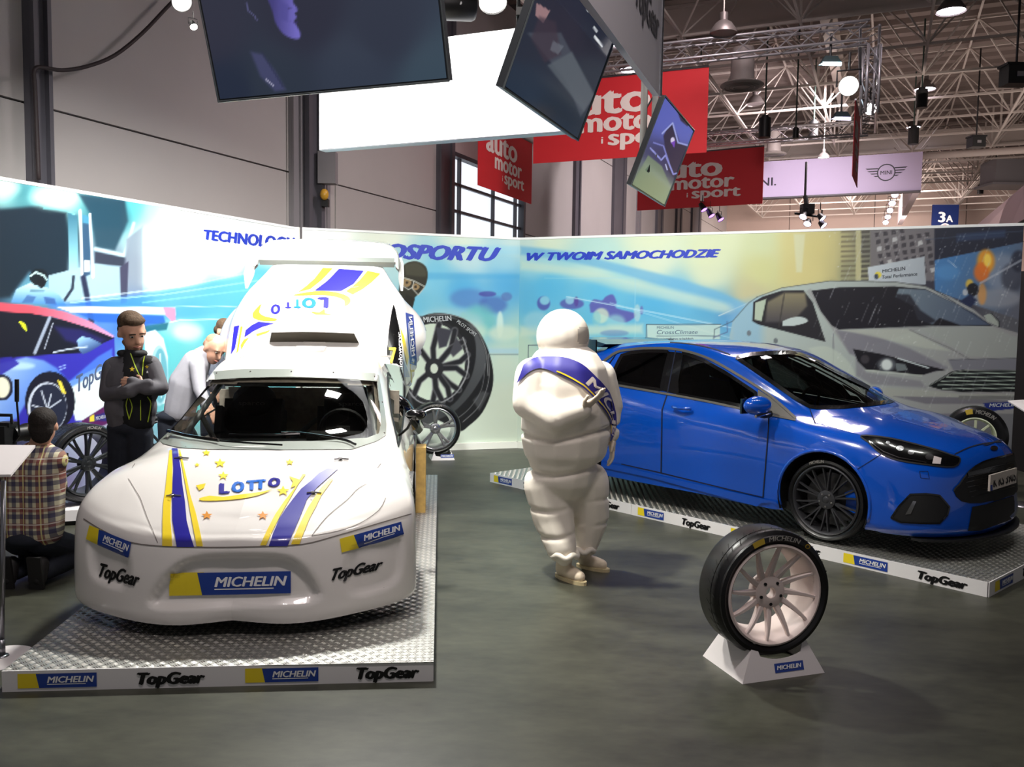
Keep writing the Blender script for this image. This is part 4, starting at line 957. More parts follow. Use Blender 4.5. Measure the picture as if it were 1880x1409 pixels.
# lamps
HL = crs([(1581,801),(1630,805),(1701,822),(1745,836),(1762,843),(1750,858),(1701,854),(1650,846),(1617,833),(1594,813)], 3, True)
patch('headlamp', HL, SBf, m_blkg, blue, .004, 8, BM)
m_chr = mat('lamp_chrome', (200, 200, 205), .15, metal=1.0)
seam('headlamp_rim', HL, SBf, m_blkm, blue, 2.6, .006, BM, True)
for c, r in (((1652,824),7), ((1672,832),6), ((1706,840),8), ((1630,814),4)):
    patch('lamp_lens', [(c[0] + r * math.cos(t), c[1] + r * .7 * math.sin(t)) for t in np.linspace(0, 6.283, 13)[:-1]], SBf, m_chr, blue, .006, 4, BM)
patch('lamp_reflector', [(1714,838),(1728,842),(1726,853),(1711,852)], SBf, mat('lamp_pale', (215, 205, 205), .2), blue, .006, 5, BM)
seam('lamp_strip', [(1596,811),(1622,830),(1650,841),(1700,850)], SBf, m_chr, blue, 1.6, .0065, BM)
# grille, lower mouth, fog pods
GR = crs([(1750,902),(1760,890),(1778,866),(1803,849),(1835,840),(1868,835),(1870,870),(1868,904),(1840,914),(1800,924),(1765,921)], 2, True)
patch('grille', GR, SBf, m_blkm, blue, .004, 9, BM); seam('grille_rim', GR[:12] , SBf, m_blkg, blue, 3, .007, BM)
for k in range(6):
    seam('grille_bar', [(1772 + abs(k - 2) * 3, 862 + k * 9 + 6), (1868, 846 + k * 9)], SBf, m_blkg, blue, 1.6, .008)
seam('grille_crossbar', [(1775,872),(1820,862),(1866,853)], SBf, m_blkg, blue, 6, .012)
patch('lower_intake', [(1776,975),(1784,931),(1810,926),(1868,908),(1876,944),(1850,956),(1800,974)], SBf, m_blkm, blue, .005, 9)
FG = [(1636,951),(1650,930),(1671,908),(1700,907),(1724,910),(1742,931),(1738,946),(1724,961),(1690,961),(1655,959)]
patch('fog_lamp_pod', FG, SBf, m_blkm, blue, .004, 8, BM); seam('pod_rim', FG, SBf, m_blkg, blue, 3, .008, BM, True)
patch('fog_lamp', [(1662,945),(1676,920),(1682,921),(1672,944)], SBf, m_chr, blue, .008, 6, BM)
seam('washer_cover', [(1688,866),(1703,866),(1706,880),(1690,878),(1688,866)], SBf, m_gap, blue, 1.0, .004, BM)
patch('badge_oval', [(1824 + 7 * math.cos(t), 824 + 4.5 * math.sin(t)) for t in np.linspace(0, 6.283, 13)[:-1]], SBf, m_chr, blue, .006, 3)
# splitter
pts = [(.62, .80), (.72, .775), (.88, .56), (.97, .28), (1.0, 0)]; pts = crs(pts, 4); pts = pts + [(x, -y) for x, y in pts[::-1][1:]]
mb = MB(); mb.prism([bl(x + .02, y, .135) for x, y in pts], Vector((0, 0, .016))); mb.done('front_splitter', m_blkm, blue)
# number plate
pc = BM.inverted() @ SBf(1830, 886, 0); yaw_pl = byaw
xo = 1.005
fmp = frame_map(bl(xo, -.385, .50), (BM.to_3x3() @ Vector((0, 1, 0))), (BM.to_3x3() @ Vector((-.1, 0, 1))).normalized())
mb = MB(); quad_on(mb, fmp, [(0, 0), (.52, 0), (.52, .11), (0, .11)], 0, 0); quad_on(mb, fmp, [(0, 0), (.04, 0), (.04, .11), (0, .11)], 1, .001); text_on(mb, fmp, 'K RS 3905', .055, .02, .45, .072, .05, 0, 2, .002)
mb.box(bl(xo - .010, -.125, .555), (.014, .53, .115), BM.to_3x3())
mb.done('number_plate', [mat('plate_white', (215, 205, 195), .5), M_BLUE, M_BLK], blue)
# door handles
for s in (-1, 1):
    for (x, z) in ((-1.33, .93), (-2.35, .97)):
        mb = MB(); pts = [bl(x + d, s * (.905 + .035 * math.sin(math.pi * (d + .1) / .2)), z) for d in np.linspace(-.1, .1, 9)]; mb.tube(pts, .016, 8); mb.done('door_handle', m_bp, blue, True)
# door mirrors
for s in (-1, 1):
    c = bl(-.52, s * 1.0, 1.0); mb = MB(); R3 = BM.to_3x3() @ Matrix.Rotation(s * .25, 3, 'Z'); mb.ball(c + Vector((0, 0, .02)), (.075, .135, .078), 20, 14, R=R3); mm = mb.done('door_mirror', m_bp, blue, True)
    mb = MB(); mb.box(bl(-.575, s * 1.0, 1.015), (.02, .22, .12), R3); mb.done('mirror_glass', m_blkg, mm)
    mb = MB(); mb.tube([bl(-.50, s * .86, .95), bl(-.5, s * .93, .945), bl(-.51, s * 1.0, .96)], [.035, .03, .03], 8); mb.done('mirror_foot', m_blkm, mm)
    mb = MB(); mb.tube([bl(-.47, s * (.9 + .04 * k), .965 - .004 * k) for k in range(6)], .013, 6); mb.done('indicator', m_chr, mm)
# roof spoiler
mb = MB(); prf = [(-2.50, 1.455), (-2.72, 1.50), (-2.98, 1.515), (-2.99, 1.49), (-2.75, 1.46), (-2.6, 1.42)]
V = [bl(x, y, z) for y in (-.62, .62) for x, z in prf]; mb.add(V, [(i, (i + 1) % 6, 6 + (i + 1) % 6, 6 + i) for i in range(6)] + [(0, 1, 2, 3, 4, 5), (11, 10, 9, 8, 7, 6)])
for s in (-1, 1): mb.box(bl(-2.8, s * .62, 1.42), (.34, .02, .15), BM.to_3x3())
mb.done('roof_spoiler', m_blkg, blue)
# wheel housings, arch lips, wheels
m_rimd = mat('dark_alloy', (74, 74, 78), .35, metal=.7)
for ax in (0.0, -2.65):
    for s in (-1, 1):
        mb = MB(); a = np.linspace(-.35, math.pi + .35, 22)
        V = [bl(ax + .374 * math.cos(t), s * y, .335 + .374 * math.sin(t)) for y in (.905, .45) for t in a]; mb.add(V, [(i, i + 1, 23 + i, 22 + i) for i in range(21)])
        V = [bl(ax + .374 * math.cos(t), s * .45, .335 + .374 * math.sin(t)) for t in a]; mb.add(V, [tuple(range(22))]); mb.done('wheel_housing', m_blkm, blue)
        mb = MB(); path = []
        for t in np.linspace(-.28, math.pi + .28, 26):
            d = Vector((math.cos(t), 0, math.sin(t))); q = Vector((ax, 0, .335)) + d * .378
            o_ = BM @ Vector((q.x, s * 1.4, q.z)); h = bvh_b.ray_cast(o_, (BM.to_3x3() @ Vector((0, -s, 0))).normalized())
            y = (BM.inverted() @ h[0]).y if h[0] is not None and abs((BM.inverted() @ h[0]).y) > .75 else s * .88
            path.append(bl(q.x, y - s * .004, q.z))
        mb.tube(path, .014, 6); mb.done('arch_lip', m_bp, blue, True)
    for s in (-1, 1):
        wt = bpy.data.objects.new('wheel', None); COL.objects.link(wt); wt.parent = blue; MW[wt.name] = BM.copy()
        wheel_geo(wt, bl(ax, s * .855, .325), BM.to_3x3() @ Vector((0, s, 0)), .325, .235, .262, m_rimd, 10, .13, .017, .8, disc=True, open_=False, caliper=m_bp, dish=.02, hub_r=.075, mark=[('MICHELIN', -.25, .42, 0)] if s < 0 else None)

# ================================================================ white rally car
WN = [
[(-0.02,0,0.075),(0,0,0.13),(0,0,0.3),(-0.03,0,0.475),(-0.08,0,0.52),(-0.13,0,0.55),(-0.18,0,0.575),(-0.22,0,0.6),(-0.27,0,0.625),(-0.33,0,0.65)],
[(0,0.3,0.06),(0.01,0.3,0.12),(0,0.3,0.3),(-0.04,0.3,0.475),(-0.1,0.3,0.525),(-0.16,0.29,0.56),(-0.23,0.27,0.595),(-0.29,0.22,0.625),(-0.38,0.12,0.665),(-0.45,0,0.695)],
[(-0.1,0.6,0.07),(-0.09,0.61,0.13),(-0.11,0.62,0.3),(-0.15,0.62,0.5),(-0.2,0.61,0.56),(-0.27,0.58,0.61),(-0.35,0.52,0.66),(-0.43,0.42,0.7),(-0.53,0.22,0.745),(-0.6,0,0.76)],
[(-0.33,0.9,0.085),(-0.32,0.915,0.14),(-0.31,0.91,0.36),(-0.34,0.905,0.55),(-0.38,0.87,0.64),(-0.44,0.8,0.7),(-0.52,0.7,0.75),(-0.6,0.54,0.78),(-0.7,0.3,0.81),(-0.76,0,0.82)],
[(-0.58,0.925,0.11),(-0.58,0.93,0.17),(-0.6,0.93,0.36),(-0.62,0.92,0.6),(-0.65,0.87,0.72),(-0.68,0.8,0.765),(-0.73,0.7,0.8),(-0.8,0.56,0.83),(-0.88,0.3,0.855),(-0.93,0,0.86)],
[(-0.95,0.9,0.12),(-0.95,0.92,0.2),(-0.95,0.92,0.4),(-0.95,0.91,0.62),(-0.96,0.86,0.73),(-0.98,0.78,0.79),(-1.02,0.7,0.83),(-1.05,0.58,0.86),(-1.05,0.3,0.875),(-1.05,0,0.875)],
[(-1.35,0.84,0.12),(-1.35,0.86,0.2),(-1.35,0.86,0.4),(-1.35,0.85,0.62),(-1.35,0.83,0.74),(-1.33,0.79,0.83),(-1.3,0.7,0.9),(-1.25,0.62,0.925),(-1.22,0.33,0.96),(-1.2,0,0.97)],
[(-1.75,0.82,0.12),(-1.75,0.83,0.2),(-1.75,0.84,0.4),(-1.75,0.84,0.62),(-1.75,0.82,0.75),(-1.75,0.77,0.87),(-1.75,0.66,1.1),(-1.6,0.58,1.14),(-1.5,0.32,1.15),(-1.48,0,1.155)],
[(-2.1,0.82,0.12),(-2.1,0.83,0.2),(-2.1,0.84,0.4),(-2.1,0.84,0.62),(-2.1,0.82,0.77),(-2.1,0.76,0.9),(-2.1,0.61,1.27),(-1.95,0.54,1.3),(-1.85,0.3,1.315),(-1.8,0,1.32)],
[(-2.5,0.82,0.12),(-2.5,0.83,0.2),(-2.5,0.84,0.4),(-2.5,0.84,0.62),(-2.5,0.82,0.77),(-2.5,0.76,0.92),(-2.45,0.58,1.33),(-2.4,0.5,1.36),(-2.3,0.28,1.38),(-2.3,0,1.385)],
[(-2.85,0.82,0.12),(-2.85,0.83,0.2),(-2.85,0.84,0.4),(-2.85,0.84,0.62),(-2.85,0.82,0.77),(-2.85,0.76,0.92),(-2.8,0.58,1.33),(-2.75,0.5,1.37),(-2.7,0.28,1.39),(-2.7,0,1.395)]]
m_wp = mat('white_car_paint', (236, 232, 228), 0.25, coat=.8); m_lb = mat('livery_blue', (38, 34, 150), .3, coat=.6); m_ly = mat('livery_yellow', (244, 214, 44), .35, coat=.6); m_lo = mat('livery_orange', (226, 150, 60), .35, coat=.6)
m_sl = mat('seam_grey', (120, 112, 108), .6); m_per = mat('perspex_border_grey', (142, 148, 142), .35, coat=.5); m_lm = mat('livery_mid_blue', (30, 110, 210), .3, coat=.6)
WO = Vector((-1.445, 4.3, .106)); wyaw = -1.4903
rally = thing('rally_car', 'white rally car with blue and yellow stripes, rear bodywork raised', 'car', WO, wyaw)
WM = MW[rally.name]; A3 = np.array(WM)
def wl_(x, y, z): return WM @ Vector((x, y, z))
Gw = net_grid(WN, 14, 10); Vw_, Fw = grid_mesh(Gw)
Vc = Vw_ @ A3[:3, :3].T + A3[:3, 3]
PX = projn(Vc); lx = Vw_[:, 0]
# pressed shapes in the skin: centre recess, corner recesses, lamp covers
REC = crs([(272,1110),(283,1080),(315,1044),(350,1024),(400,1018),(480,1017),(530,1022),(560,1042),(580,1070),(588,1092),(575,1108),(540,1113),(430,1118),(300,1122)], 4, True)
RC2 = crs([(648,1000),(700,990),(738,985),(741,1040),(728,1072),(700,1088),(650,1098),(632,1060)], 4, True)
RC1 = crs([(166,990),(200,1005),(236,1020),(240,1060),(225,1085),(186,1074),(166,1058),(160,1020)], 4, True)
LC1 = crs([(236,880),(258,916),(270,950),(290,996),(258,989),(232,976),(211,957),(207,944),(216,910)], 4, True)
LC2 = [(572,985),(600,950),(638,918),(660,896),(695,878),(712,875),(708,915),(695,938),(660,963),(620,977)]
sel = lx > -1.0
for poly, dep, sft in ((REC, -.05, 12), (RC1, -.025, 12), (RC2, -.03, 12), (LC1, -.012, 12), (LC2, -.012, 12)):
    q = np.array(poly); d = pdist(PX, poly); ins = inside(PX, poly) & sel
    if poly is REC or poly is RC1 or poly is RC2: ins &= lx > -.55
    a = np.clip(d / sft, 0, 1); a = a * a * (3 - 2 * a) * ins
    Vw_[:, 0] += a * dep * (1 if dep < 0 else 1)
    if poly is LC1 or poly is LC2: Vw_[:, 2] += a * .01
Vc = Vw_ @ A3[:3, :3].T + A3[:3, 3]
keepw = arch_cut(Vw_, Fw, (-.88,), .375, .33)
Vc = Vw_ @ A3[:3, :3].T + A3[:3, 3]
bvh_w = BVHTree.FromPolygons([Vector(v) for v in Vc], Fw); SWf = surf_bvh(bvh_w)
GLS = [(373,700),(440,695),(535,693),(626,696),(692,701),(696,740),(699,779),(695,797),(674,805),(573,811),(418,812),(346,803),(309,795),(309,789),(333,750)]
FRO = [(293,800),(293,810),(300,816),(328,823),(378,826),(519,827),(647,826),(692,811),(708,800),(709,779),(702,730),(695,690),(687,686),(612,680.5),(535,678.4),(450,678.4),(392,683),(373,694),(333,744)]
DW = [(711,684),(722,700),(733,722),(742,752),(737,790),(731,822),(727,800),(718,760),(712,715)]
cw = np.array([Vw_[list(f)].mean(0) for f in keepw]); half = len(Vw_) // 2
kz = clear_poly(Vc, keepw, [GLS]) & (cw[:, 2] > .7)
kd = clear_poly(Vc, keepw, [DW]) & (cw[:, 1] > 0) & (cw[:, 2] > .8)
ks = {tuple(sorted(v % half for v in f)) for f, k in zip(keepw, kd) if k}
kb = [f for i, f in enumerate(keepw) if not kz[i] and tuple(sorted(v % half for v in f)) not in ks]
obj('body', Vc, kb, m_wp, rally, True)
Vl = Vw_.copy(); Vl[:, 1] *= .965; Vl[:, 2] = .15 + (Vl[:, 2] - .15) * .97; Vl[:, 0] = -1.2 + (Vl[:, 0] + 1.2) * .97
m_in2 = mat('cockpit_grey', (176, 166, 152), .7, noise=.2, nscale=14)
obj('cockpit_lining', Vl @ A3[:3, :3].T + A3[:3, 3], kb, m_in2, rally, True)
Rw = WM.to_3x3()
mb = MB(); mb.box(wl_(-1.4, 0, .16), (2.4, 1.55, .05), Rw); mb.done('underbody', m_blkm, rally)
mb = MB(); mb.box(wl_(-2.62, 0, .62), (.03, 1.45, .92), Rw); mb.box(wl_(-2.60, 0, 1.08), (.02, 1.3, .04), Rw); mb.done('bulkhead', m_in2, rally)
mb = MB(); mb.box(wl_(-1.36, 0, .78), (.3, 1.35, .10), Rw); mb.box(wl_(-1.45, .35, .83), (.18, .36, .10), Rw); mb.done('dashboard', m_int, rally)
# seats, cage, wheel
for y in (.38, -.38):
    mb = MB(); Rs = Rw @ Matrix.Rotation(-.3, 3, 'Y'); mb.box(wl_(-1.95, y, .35), (.5, .46, .12), Rw); mb.box(wl_(-2.22, y, .68), (.09, .44, .72), Rs); mb.box(wl_(-2.14, y + .22, .7), (.24, .05, .55), Rs); mb.box(wl_(-2.14, y - .22, .7), (.24, .05, .55), Rs)
    mb.ball(wl_(-2.3, y, 1.02), (.07, .17, .14), R=Rs); mb.done('bucket_seat', m_int, rally, autos=40)
    mb = MB(); f_ = frame_map(wl_(-2.215, y - .1, .99), Rw @ Vector((0, 1, 0)), (Rw @ Vector((-.3, 0, 1))).normalized()); text_on(mb, f_, 'sparco', 0, 0, .2, .035, .02, 0, 0, .01); mb.done('seat_lettering', mat('faint_grey', (90, 88, 88), .6), rally)
mb = MB(); mb.tube([wl_(-1.68 + .05 * math.cos(a), .38 + .165 * math.sin(a), .86 + .16 * math.cos(a)) for a in np.linspace(0, 2 * math.pi, 25)[:-1]], .014, 6, closed=True); mb.box(wl_(-1.66, .38, .86), (.03, .09, .08), Rw); mb.done('steering_wheel', m_blkm, rally)
m_cage = mat('roll_cage_grey', (120, 124, 122), .4)
for pts in (((-1.25, .66, .55), (-1.35, .64, .85), (-2.0, .52, 1.22), (-2.5, .5, 1.26)), ((-1.25, -.66, .55), (-1.35, -.64, .85), (-2.0, -.52, 1.22), (-2.5, -.5, 1.26)), ((-2.5, .62, .2), (-2.5, .5, 1.26), (-2.5, -.5, 1.26), (-2.5, -.62, .2)), ((-2.5, .5, 1.2), (-2.52, -.6, .3)), ((-1.9, -.5, 1.18), (-1.9, .5, 1.18)), ((-1.6, -.6, 1.0), (-2.5, -.62, .45))):
    mb = MB(); mb.tube([wl_(*p) for p in pts], .02, 8); mb.done('cage_tube', m_cage, rally, True)
patch('windscreen', GLS, SWf, glass('rally_glass', (.86, .88, .85)), rally, .003, 14)
patch('side_window', DW, SWf, glass('rally_side_glass', (.42, .48, .44)), rally, .003, 8, WM)
# perspex border as a band around the glass
def band(name, outer, inner, surf, m, parent, lift, sp=7):
    B = []; idx = []
    for ring_ in (outer, inner):
        st = len(B)
        for i in range(len(ring_)):
            a = Vector(ring_[i]); b = Vector(ring_[(i + 1) % len(ring_)]); k = max(1, int((b - a).length / sp)); B += [a.lerp(b, t / k) for t in range(k)]
        n = len(B) - st; idx += [(st + i, st + (i + 1) % n) for i in range(n)]
    r = delaunay_2d_cdt(B, idx, [], 1, 1e-6); V2 = r[0]; Fc = [tuple(f) for f in r[2]]
    C = np.array([[sum(V2[i][k] for i in f) / len(f) for k in (0, 1)] for f in Fc]); ii = inside(C, inner)
    P = [surf(v[0], v[1], lift) for v in V2]
    Fc = [f[::-1] for f, q in zip(Fc, ii) if not q and all(P[i] is not None for i in f)]
    P = [p if p is not None else Vector((0, 0, 0)) for p in P]; obj(name, P, Fc, m, parent, True)
band('windscreen_border', FRO, GLS, SWf, m_per, rally, .004)
seam('window_seal', DW, SWf, m_blkm, rally, 3, .004, WM, True)
for u, v in ((535,683),(612,685),(460,683),(300,797),(341,822),(654,817),(705,796),(701,739),(340,735),(398,686),(687,692)):
    p = SWf(u, v, .004)
    if p is not None: mb = MB(); mb.ball(p, .006, 8, 5); mb.done('rivet', m_sl, rally, True)
# seams of the front clip
seam('bumper_seam', crs([(154,953),(190,975),(236,995),(292,1003),(385,1005.5),(480,1004),(555,1000),(619,984),(704,959),(765,941)], 4), SWf, m_sl, rally, 2, .003)
seam('lamp_cover_seam_shade', [(236,880),(258,916),(270,950),(290,997)], SWf, m_sl, rally, 1.2, .003); seam('lamp_cover_seam_shade', crs([(572,985),(600,950),(638,918),(660,896),(695,880)], 3), SWf, m_sl, rally, 1.2, .003)  # light grey strips also draw the shadow along the cover edges
seam('lamp_cover_seam_shade', crs([(572,985),(620,976),(660,962),(695,938),(708,915)], 3), SWf, m_sl, rally, 1.2, .003)
seam('bonnet_seam', crs([(243,860),(262,830),(282,812)], 3), SWf, m_sl, rally, 1.2, .003, WM)
def dec(name, poly, m, sp=6, lift=.0055, mir=None): patch(name, poly, SWf, m, rally, lift, sp, mir)
dec('stripe', [(298.7,1003),(317,1003.6),(313.5,957),(314,925),(316,898),(316.5,860),(316,828),(311.6,828),(308,860),(304,898),(300,925),(298.7,957)], m_ly)
dec('stripe', [(325.3,1005),(357,1005),(350,985),(343,957.5),(340,924),(335,890),(332,861),(325.7,824.5),(315.7,824.5),(318.6,861),(317,890),(316.4,924),(316.8,957)], m_lb)
dec('stripe', [(361.5,1003.6),(373,1003.6),(366,970),(359.6,942.7),(350,912),(343.8,883.6),(331,828),(328,828),(334,856),(339.3,883.6),(345,915),(349.7,942.7)], m_ly)
dec('stripe', [(477.8,1001.8),(488.8,1001.8),(501,975),(515.8,946),(532,918),(548,890),(562,872),(556,872),(540.5,898),(522,922),(505.4,946),(491,974)], m_ly)
dec('stripe', [(493.6,1003.6),(527.6,1003.6),(538,980),(549.7,953.8),(564.5,916.9),(582,897),(601,880),(621.7,861.5),(601.4,861.5),(586,870),(571.9,883.6),(553,899),(538.7,916.9),(525,935),(512.8,953.8),(502,980)], m_lb)
dec('stripe', [(534,1000),(549.7,1000),(568,953.8),(580,932),(590,911),(601,896),(612.5,880),(605,881),(590,897),(579,913),(566,933),(555.3,953.8)], m_ly)
for cx, cy, r, m in ((380,948,10.5,m_lo),(482.6,948,10.5,m_lo),(404,852,11,m_ly),(520,903,12,m_ly),(379,833,8,m_ly),(410,875,10,m_ly),(362,855,5,m_ly),(532,850,8,m_ly)):
    dec('star', star(cx, cy, r, sx=1.05, sy=.8), m, 6)
dec('swoosh', crs([(366,917),(385,912),(410,914),(440,910),(480,905),(500,900),(475,911),(440,918),(400,921),(372,921)], 2, True), m_ly, 7); dec('swoosh', [(531,876),(552,883),(546,893),(534,897),(538,886)], m_ly, 6); dec('swoosh', [(360,893),(378,889),(374,898),(366,902)], m_ly, 6)
def wtx(name, s, quad, m, bold=.03, shear=0.0, surf=SWf, par=rally, lift=.0045):
    f = quadmap(*quad, surf); mb = MB(); text_on(mb, f, s, 0, 0, 1, 1, bold, shear, 0, lift); return mb.done(name, m, par)
wtx('lettering', 'L', ((402,908),(422,906),(423,887),(402,889)), m_lb, .12); wtx('lettering', 'O', ((425,906),(449,903),(449,884),(425,887)), m_lm, .12); wtx('lettering', 'TT', ((452,902),(488,898),(489,881),(452,884)), m_lm, .12); wtx('lettering', 'O', ((492,896),(515,893),(515,877),(492,880)), m_lb, .12)
def bmap(p00, p10, p11, p01, surf): return quadmap(p00, p10, p11, p01, surf)
for q in (((312,1094),(534,1089),(534,1048),(312,1052)), ((160,990),(238,1024),(243,996),(166,965)), ((627,1015),(740,981),(735,958),(623,990))):
    f = quadmap(*q, SWf); badge('badge', lambda x, y, l=0, f=f: f(x, y, l + .006), 1.0, 1.0, rally, .06)
wtx('lettering', 'TopGear', ((180,1058),(254,1077),(261,1052),(186,1033)), M_BLK, .08, .2); wtx('lettering', 'TopGear', ((605,1067),(699,1045),(706,1024),(611,1044)), M_BLK, .08, .2)
# bonnet pins
for u, v in ((332,843),(625.5,845),(317.9,911.5),(575.6,906.5)):
    p = SWf(u, v, .008)
    if p is None: continue
    q = SWf(u + 15, v + 1, .008); q0 = SWf(u - 12, v + 1, .008)
    mb = MB(); mb.tube([q0, p, q], .0055, 6); mb.lathe([(.001, .004), (.011, .004), (.011, -.006)], p, (0, 0, 1), 12); mb.tube([p + Vector((.012 * math.cos(a), -.01 + .012 * math.sin(a), .006)) for a in np.linspace(0, 6.28, 10)[:-1]], .002, 5, closed=True); mb.done('bonnet_pin', mat('chrome', (205, 205, 208), .15, metal=1), rally)
# wipers
for pts, r in ((((307,795),(340,806),(402,817)), .011), (((422,806),(490,806),(551,804)), .010), (((404,818),(466,822),(519,825)), .006), (((517,801),(551,802),(626,814),(652,824)), .009)):
    P = [SWf(u, v, .028) for u, v in crs(pts, 4)]; P = [p for p in P if p is not None]; mb = MB(); mb.tube(P, r, 6); mb.done('wiper_arm' if r < .0095 else 'wiper_blade', m_blkg, rally)
# mirrors
for s in (1,):
    mb = MB(); c = wl_(-1.52, s * .90, 1.00); mb.ball(c, (.05, .075, .04), 16, 10, R=Rw); mo = mb.done('door_mirror', m_blkg, rally, True)
    mb = MB(); mb.tube([wl_(-1.5, s * .88, .98), wl_(-1.54, s * .84, .90), wl_(-1.62, s * .78, .84)], .009, 6); mb.done('mirror_arm', m_blkm, mo)
# wheel housings, lips, wheels
for s in (-1, 1):
    mb = MB(); a = np.linspace(-.3, math.pi + .3, 20)
    V = [wl_(-.88 + .377 * math.cos(t), s * y, .33 + .377 * math.sin(t)) for y in (.91, .45) for t in a]; mb.add(V, [(i, i + 1, 21 + i, 20 + i) for i in range(19)]); V = [wl_(-.88 + .377 * math.cos(t), s * .45, .33 + .377 * math.sin(t)) for t in a]; mb.add(V, [tuple(range(20))]); mb.done('wheel_housing', m_blkm, rally)
m_rimw = mat('white_alloy', (225, 222, 220), .35)
for ax in (-.88, -3.3):
    for s in (-1, 1):
        wt = bpy.data.objects.new('wheel', None); COL.objects.link(wt); wt.parent = rally; MW[wt.name] = WM.copy()
        wheel_geo(wt, wl_(ax, s * .84, .32), Rw @ Vector((0, s, 0)), .32, .22, .225, m_rimw, 10, 0, .026, .6, disc=True)
# rear frame under the raised bodywork
mb = MB()
for y in (-.45, .45): mb.tube([wl_(-2.7, y, .35), wl_(-3.9, y, .35)], .03, 8); mb.tube([wl_(-2.7, y, 1.2), wl_(-3.9, y, .5)], .022, 8); mb.tube([wl_(-3.3, y, .35), wl_(-3.3, y, .85)], .02, 8)
mb.tube([wl_(-3.9, -.45, .35), wl_(-3.9, .45, .35)], .03, 8); mb.tube([wl_(-3.3, -.84, .32), wl_(-3.3, .84, .32)], .04, 8); mb.done('rear_subframe', m_blkm, rally)['kind'] = 'stuff'
mb = MB(); mb.box(wl_(-3.1, 0, .6), (.6, .6, .45), Rw); mb.lathe([(.12, 0), (.14, .05), (.14, .5), (.12, .55), (.001, .55)], wl_(-3.0, -.3, .9), Rw @ Vector((0, 1, 0)), 20); mb.done('engine', m_int, rally)
mb = MB(); mb.tube([wl_(-2.7, .60, 1.0), wl_(-2.78, .72, .92), wl_(-2.9, .80, .80), wl_(-3.1, .84, .72)], [.09, .10, .09, .08], 14); mb.done('air_intake_hose', m_blkg, rally, True)

# ---- raised rear bodywork (clamshell)
TA = math.radians(43); ca, sa = math.cos(TA), math.sin(TA)
def D(s, y, h): # along deck, across, height above deck skin
    return wl_(-2.72 - s * ca + h * sa, y, 1.30 + s * sa + h * ca)
st = [(0, .73, 0, .0), (.12, .735, .02, .0), (.35, .75, .035, .05), (.62, .75, .03, .16), (.9, .70, .02, .16), (1.12, .60, .01, .05), (1.3, .52, 0, 0)]
sts = crs(st, 6); rows = []
for s, w, crown, fl in sts:
    sec = [(0, crown), (.35 * w, crown * .9), (.7 * w, crown * .5), (.92 * w, -.015), (w, -.06), (w + .02 + fl * .25, -.16), (w + .03 + fl * .8, -.28), (w + .03 + fl, -.40), (w + .02 + fl, -.56)]
    sec = crs(sec, 3)
    rows.append([(s, y, h) for y, h in sec])
V = []; Fc = []
for sg in (1, -1):
    b = len(V); c = len(rows[0])
    for r in rows: V += [D(s, y * sg, h) for s, y, h in r]
    for i in range(len(rows) - 1):
        for j in range(c - 1):
            s_ = (rows[i][j][0] + rows[i + 1][j][0]) / 2; h_ = rows[i][j][2]
            if abs(s_ - .62) < math.sqrt(max(0, .33 ** 2 - (h_ + .62) ** 2)) and h_ < -.2: continue
            q = (b + i * c + j, b + i * c + j + 1, b + (i + 1) * c + j + 1, b + (i + 1) * c + j); Fc.append(q if sg > 0 else q[::-1])
clam = obj('rear_clamshell', V, Fc, m_wp, rally, True)
bv2 = BVHTree.FromPolygons(V, Fc); S2 = surf_bvh(bv2)
def dec2(name, poly, m, sp=7, lift=.004): patch(name, poly, S2, m, clam, lift, sp)
dec2('stripe', [(622.5,494),(668,498),(658,511),(649,522),(625.7,535),(577.8,534),(588,526),(600,517),(611,506)], m_lb); dec2('stripe', [(592.7,492.4),(610.8,493.5),(591.6,513.7),(570,531),(547,537),(562,526),(576.7,513)], m_ly); dec2('stripe', [(674.7,498),(698,503),(683,518),(666,531),(647,541.4),(636,535),(648,526),(659.7,515.8)], m_ly)
dec2('swoosh', crs([(536,543),(565,537),(592,535),(620,538),(640.6,546),(643,556),(632,563),(632,552),(615,545),(591.6,542.4),(560,543)], 2, True), m_ly); dec2('swoosh', crs([(481,558),(472,566),(464,576),(466,585),(484,590),(504,590),(508,586),(488,582),(476,574)], 2, True), m_ly)
dec2('stripe', [(449,620),(451,607),(462,598),(474.5,591.4),(504,594.6),(481,601),(464,609.5)], m_lb); dec2('stripe', [(442,634),(448,624),(458,620),(449,632),(443,644)], m_ly); dec2('stripe', [(470,614),(498,606),(490,612),(472,618)], m_ly)
dec2('star', star(589.5, 579, 21, sx=1.1, sy=.55, a=1.3), m_ly); dec2('swoosh', [(522,580),(560,577),(560,580),(524,583)], m_ly); dec2('swoosh', [(545,586),(575,584),(575,588),(548,588)], m_ly)
wtx('lettering', 'L', ((604,547),(583,548),(583,567),(603,567)), m_lb, .11, 0, S2, clam); wtx('lettering', 'O', ((580,548),(554,549),(554,567),(581,567)), m_lm, .11, 0, S2, clam); wtx('lettering', 'T', ((553,550),(539,552),(539,567),(553,567)), m_lm, .11, 0, S2, clam); wtx('lettering', 'T', ((535,555),(523,557),(523,567),(535,567)), m_lb, .11, 0, S2, clam); wtx('lettering', 'O', ((515,559),(497,562),(497,579),(515,577)), m_lb, .11, 0, S2, clam)
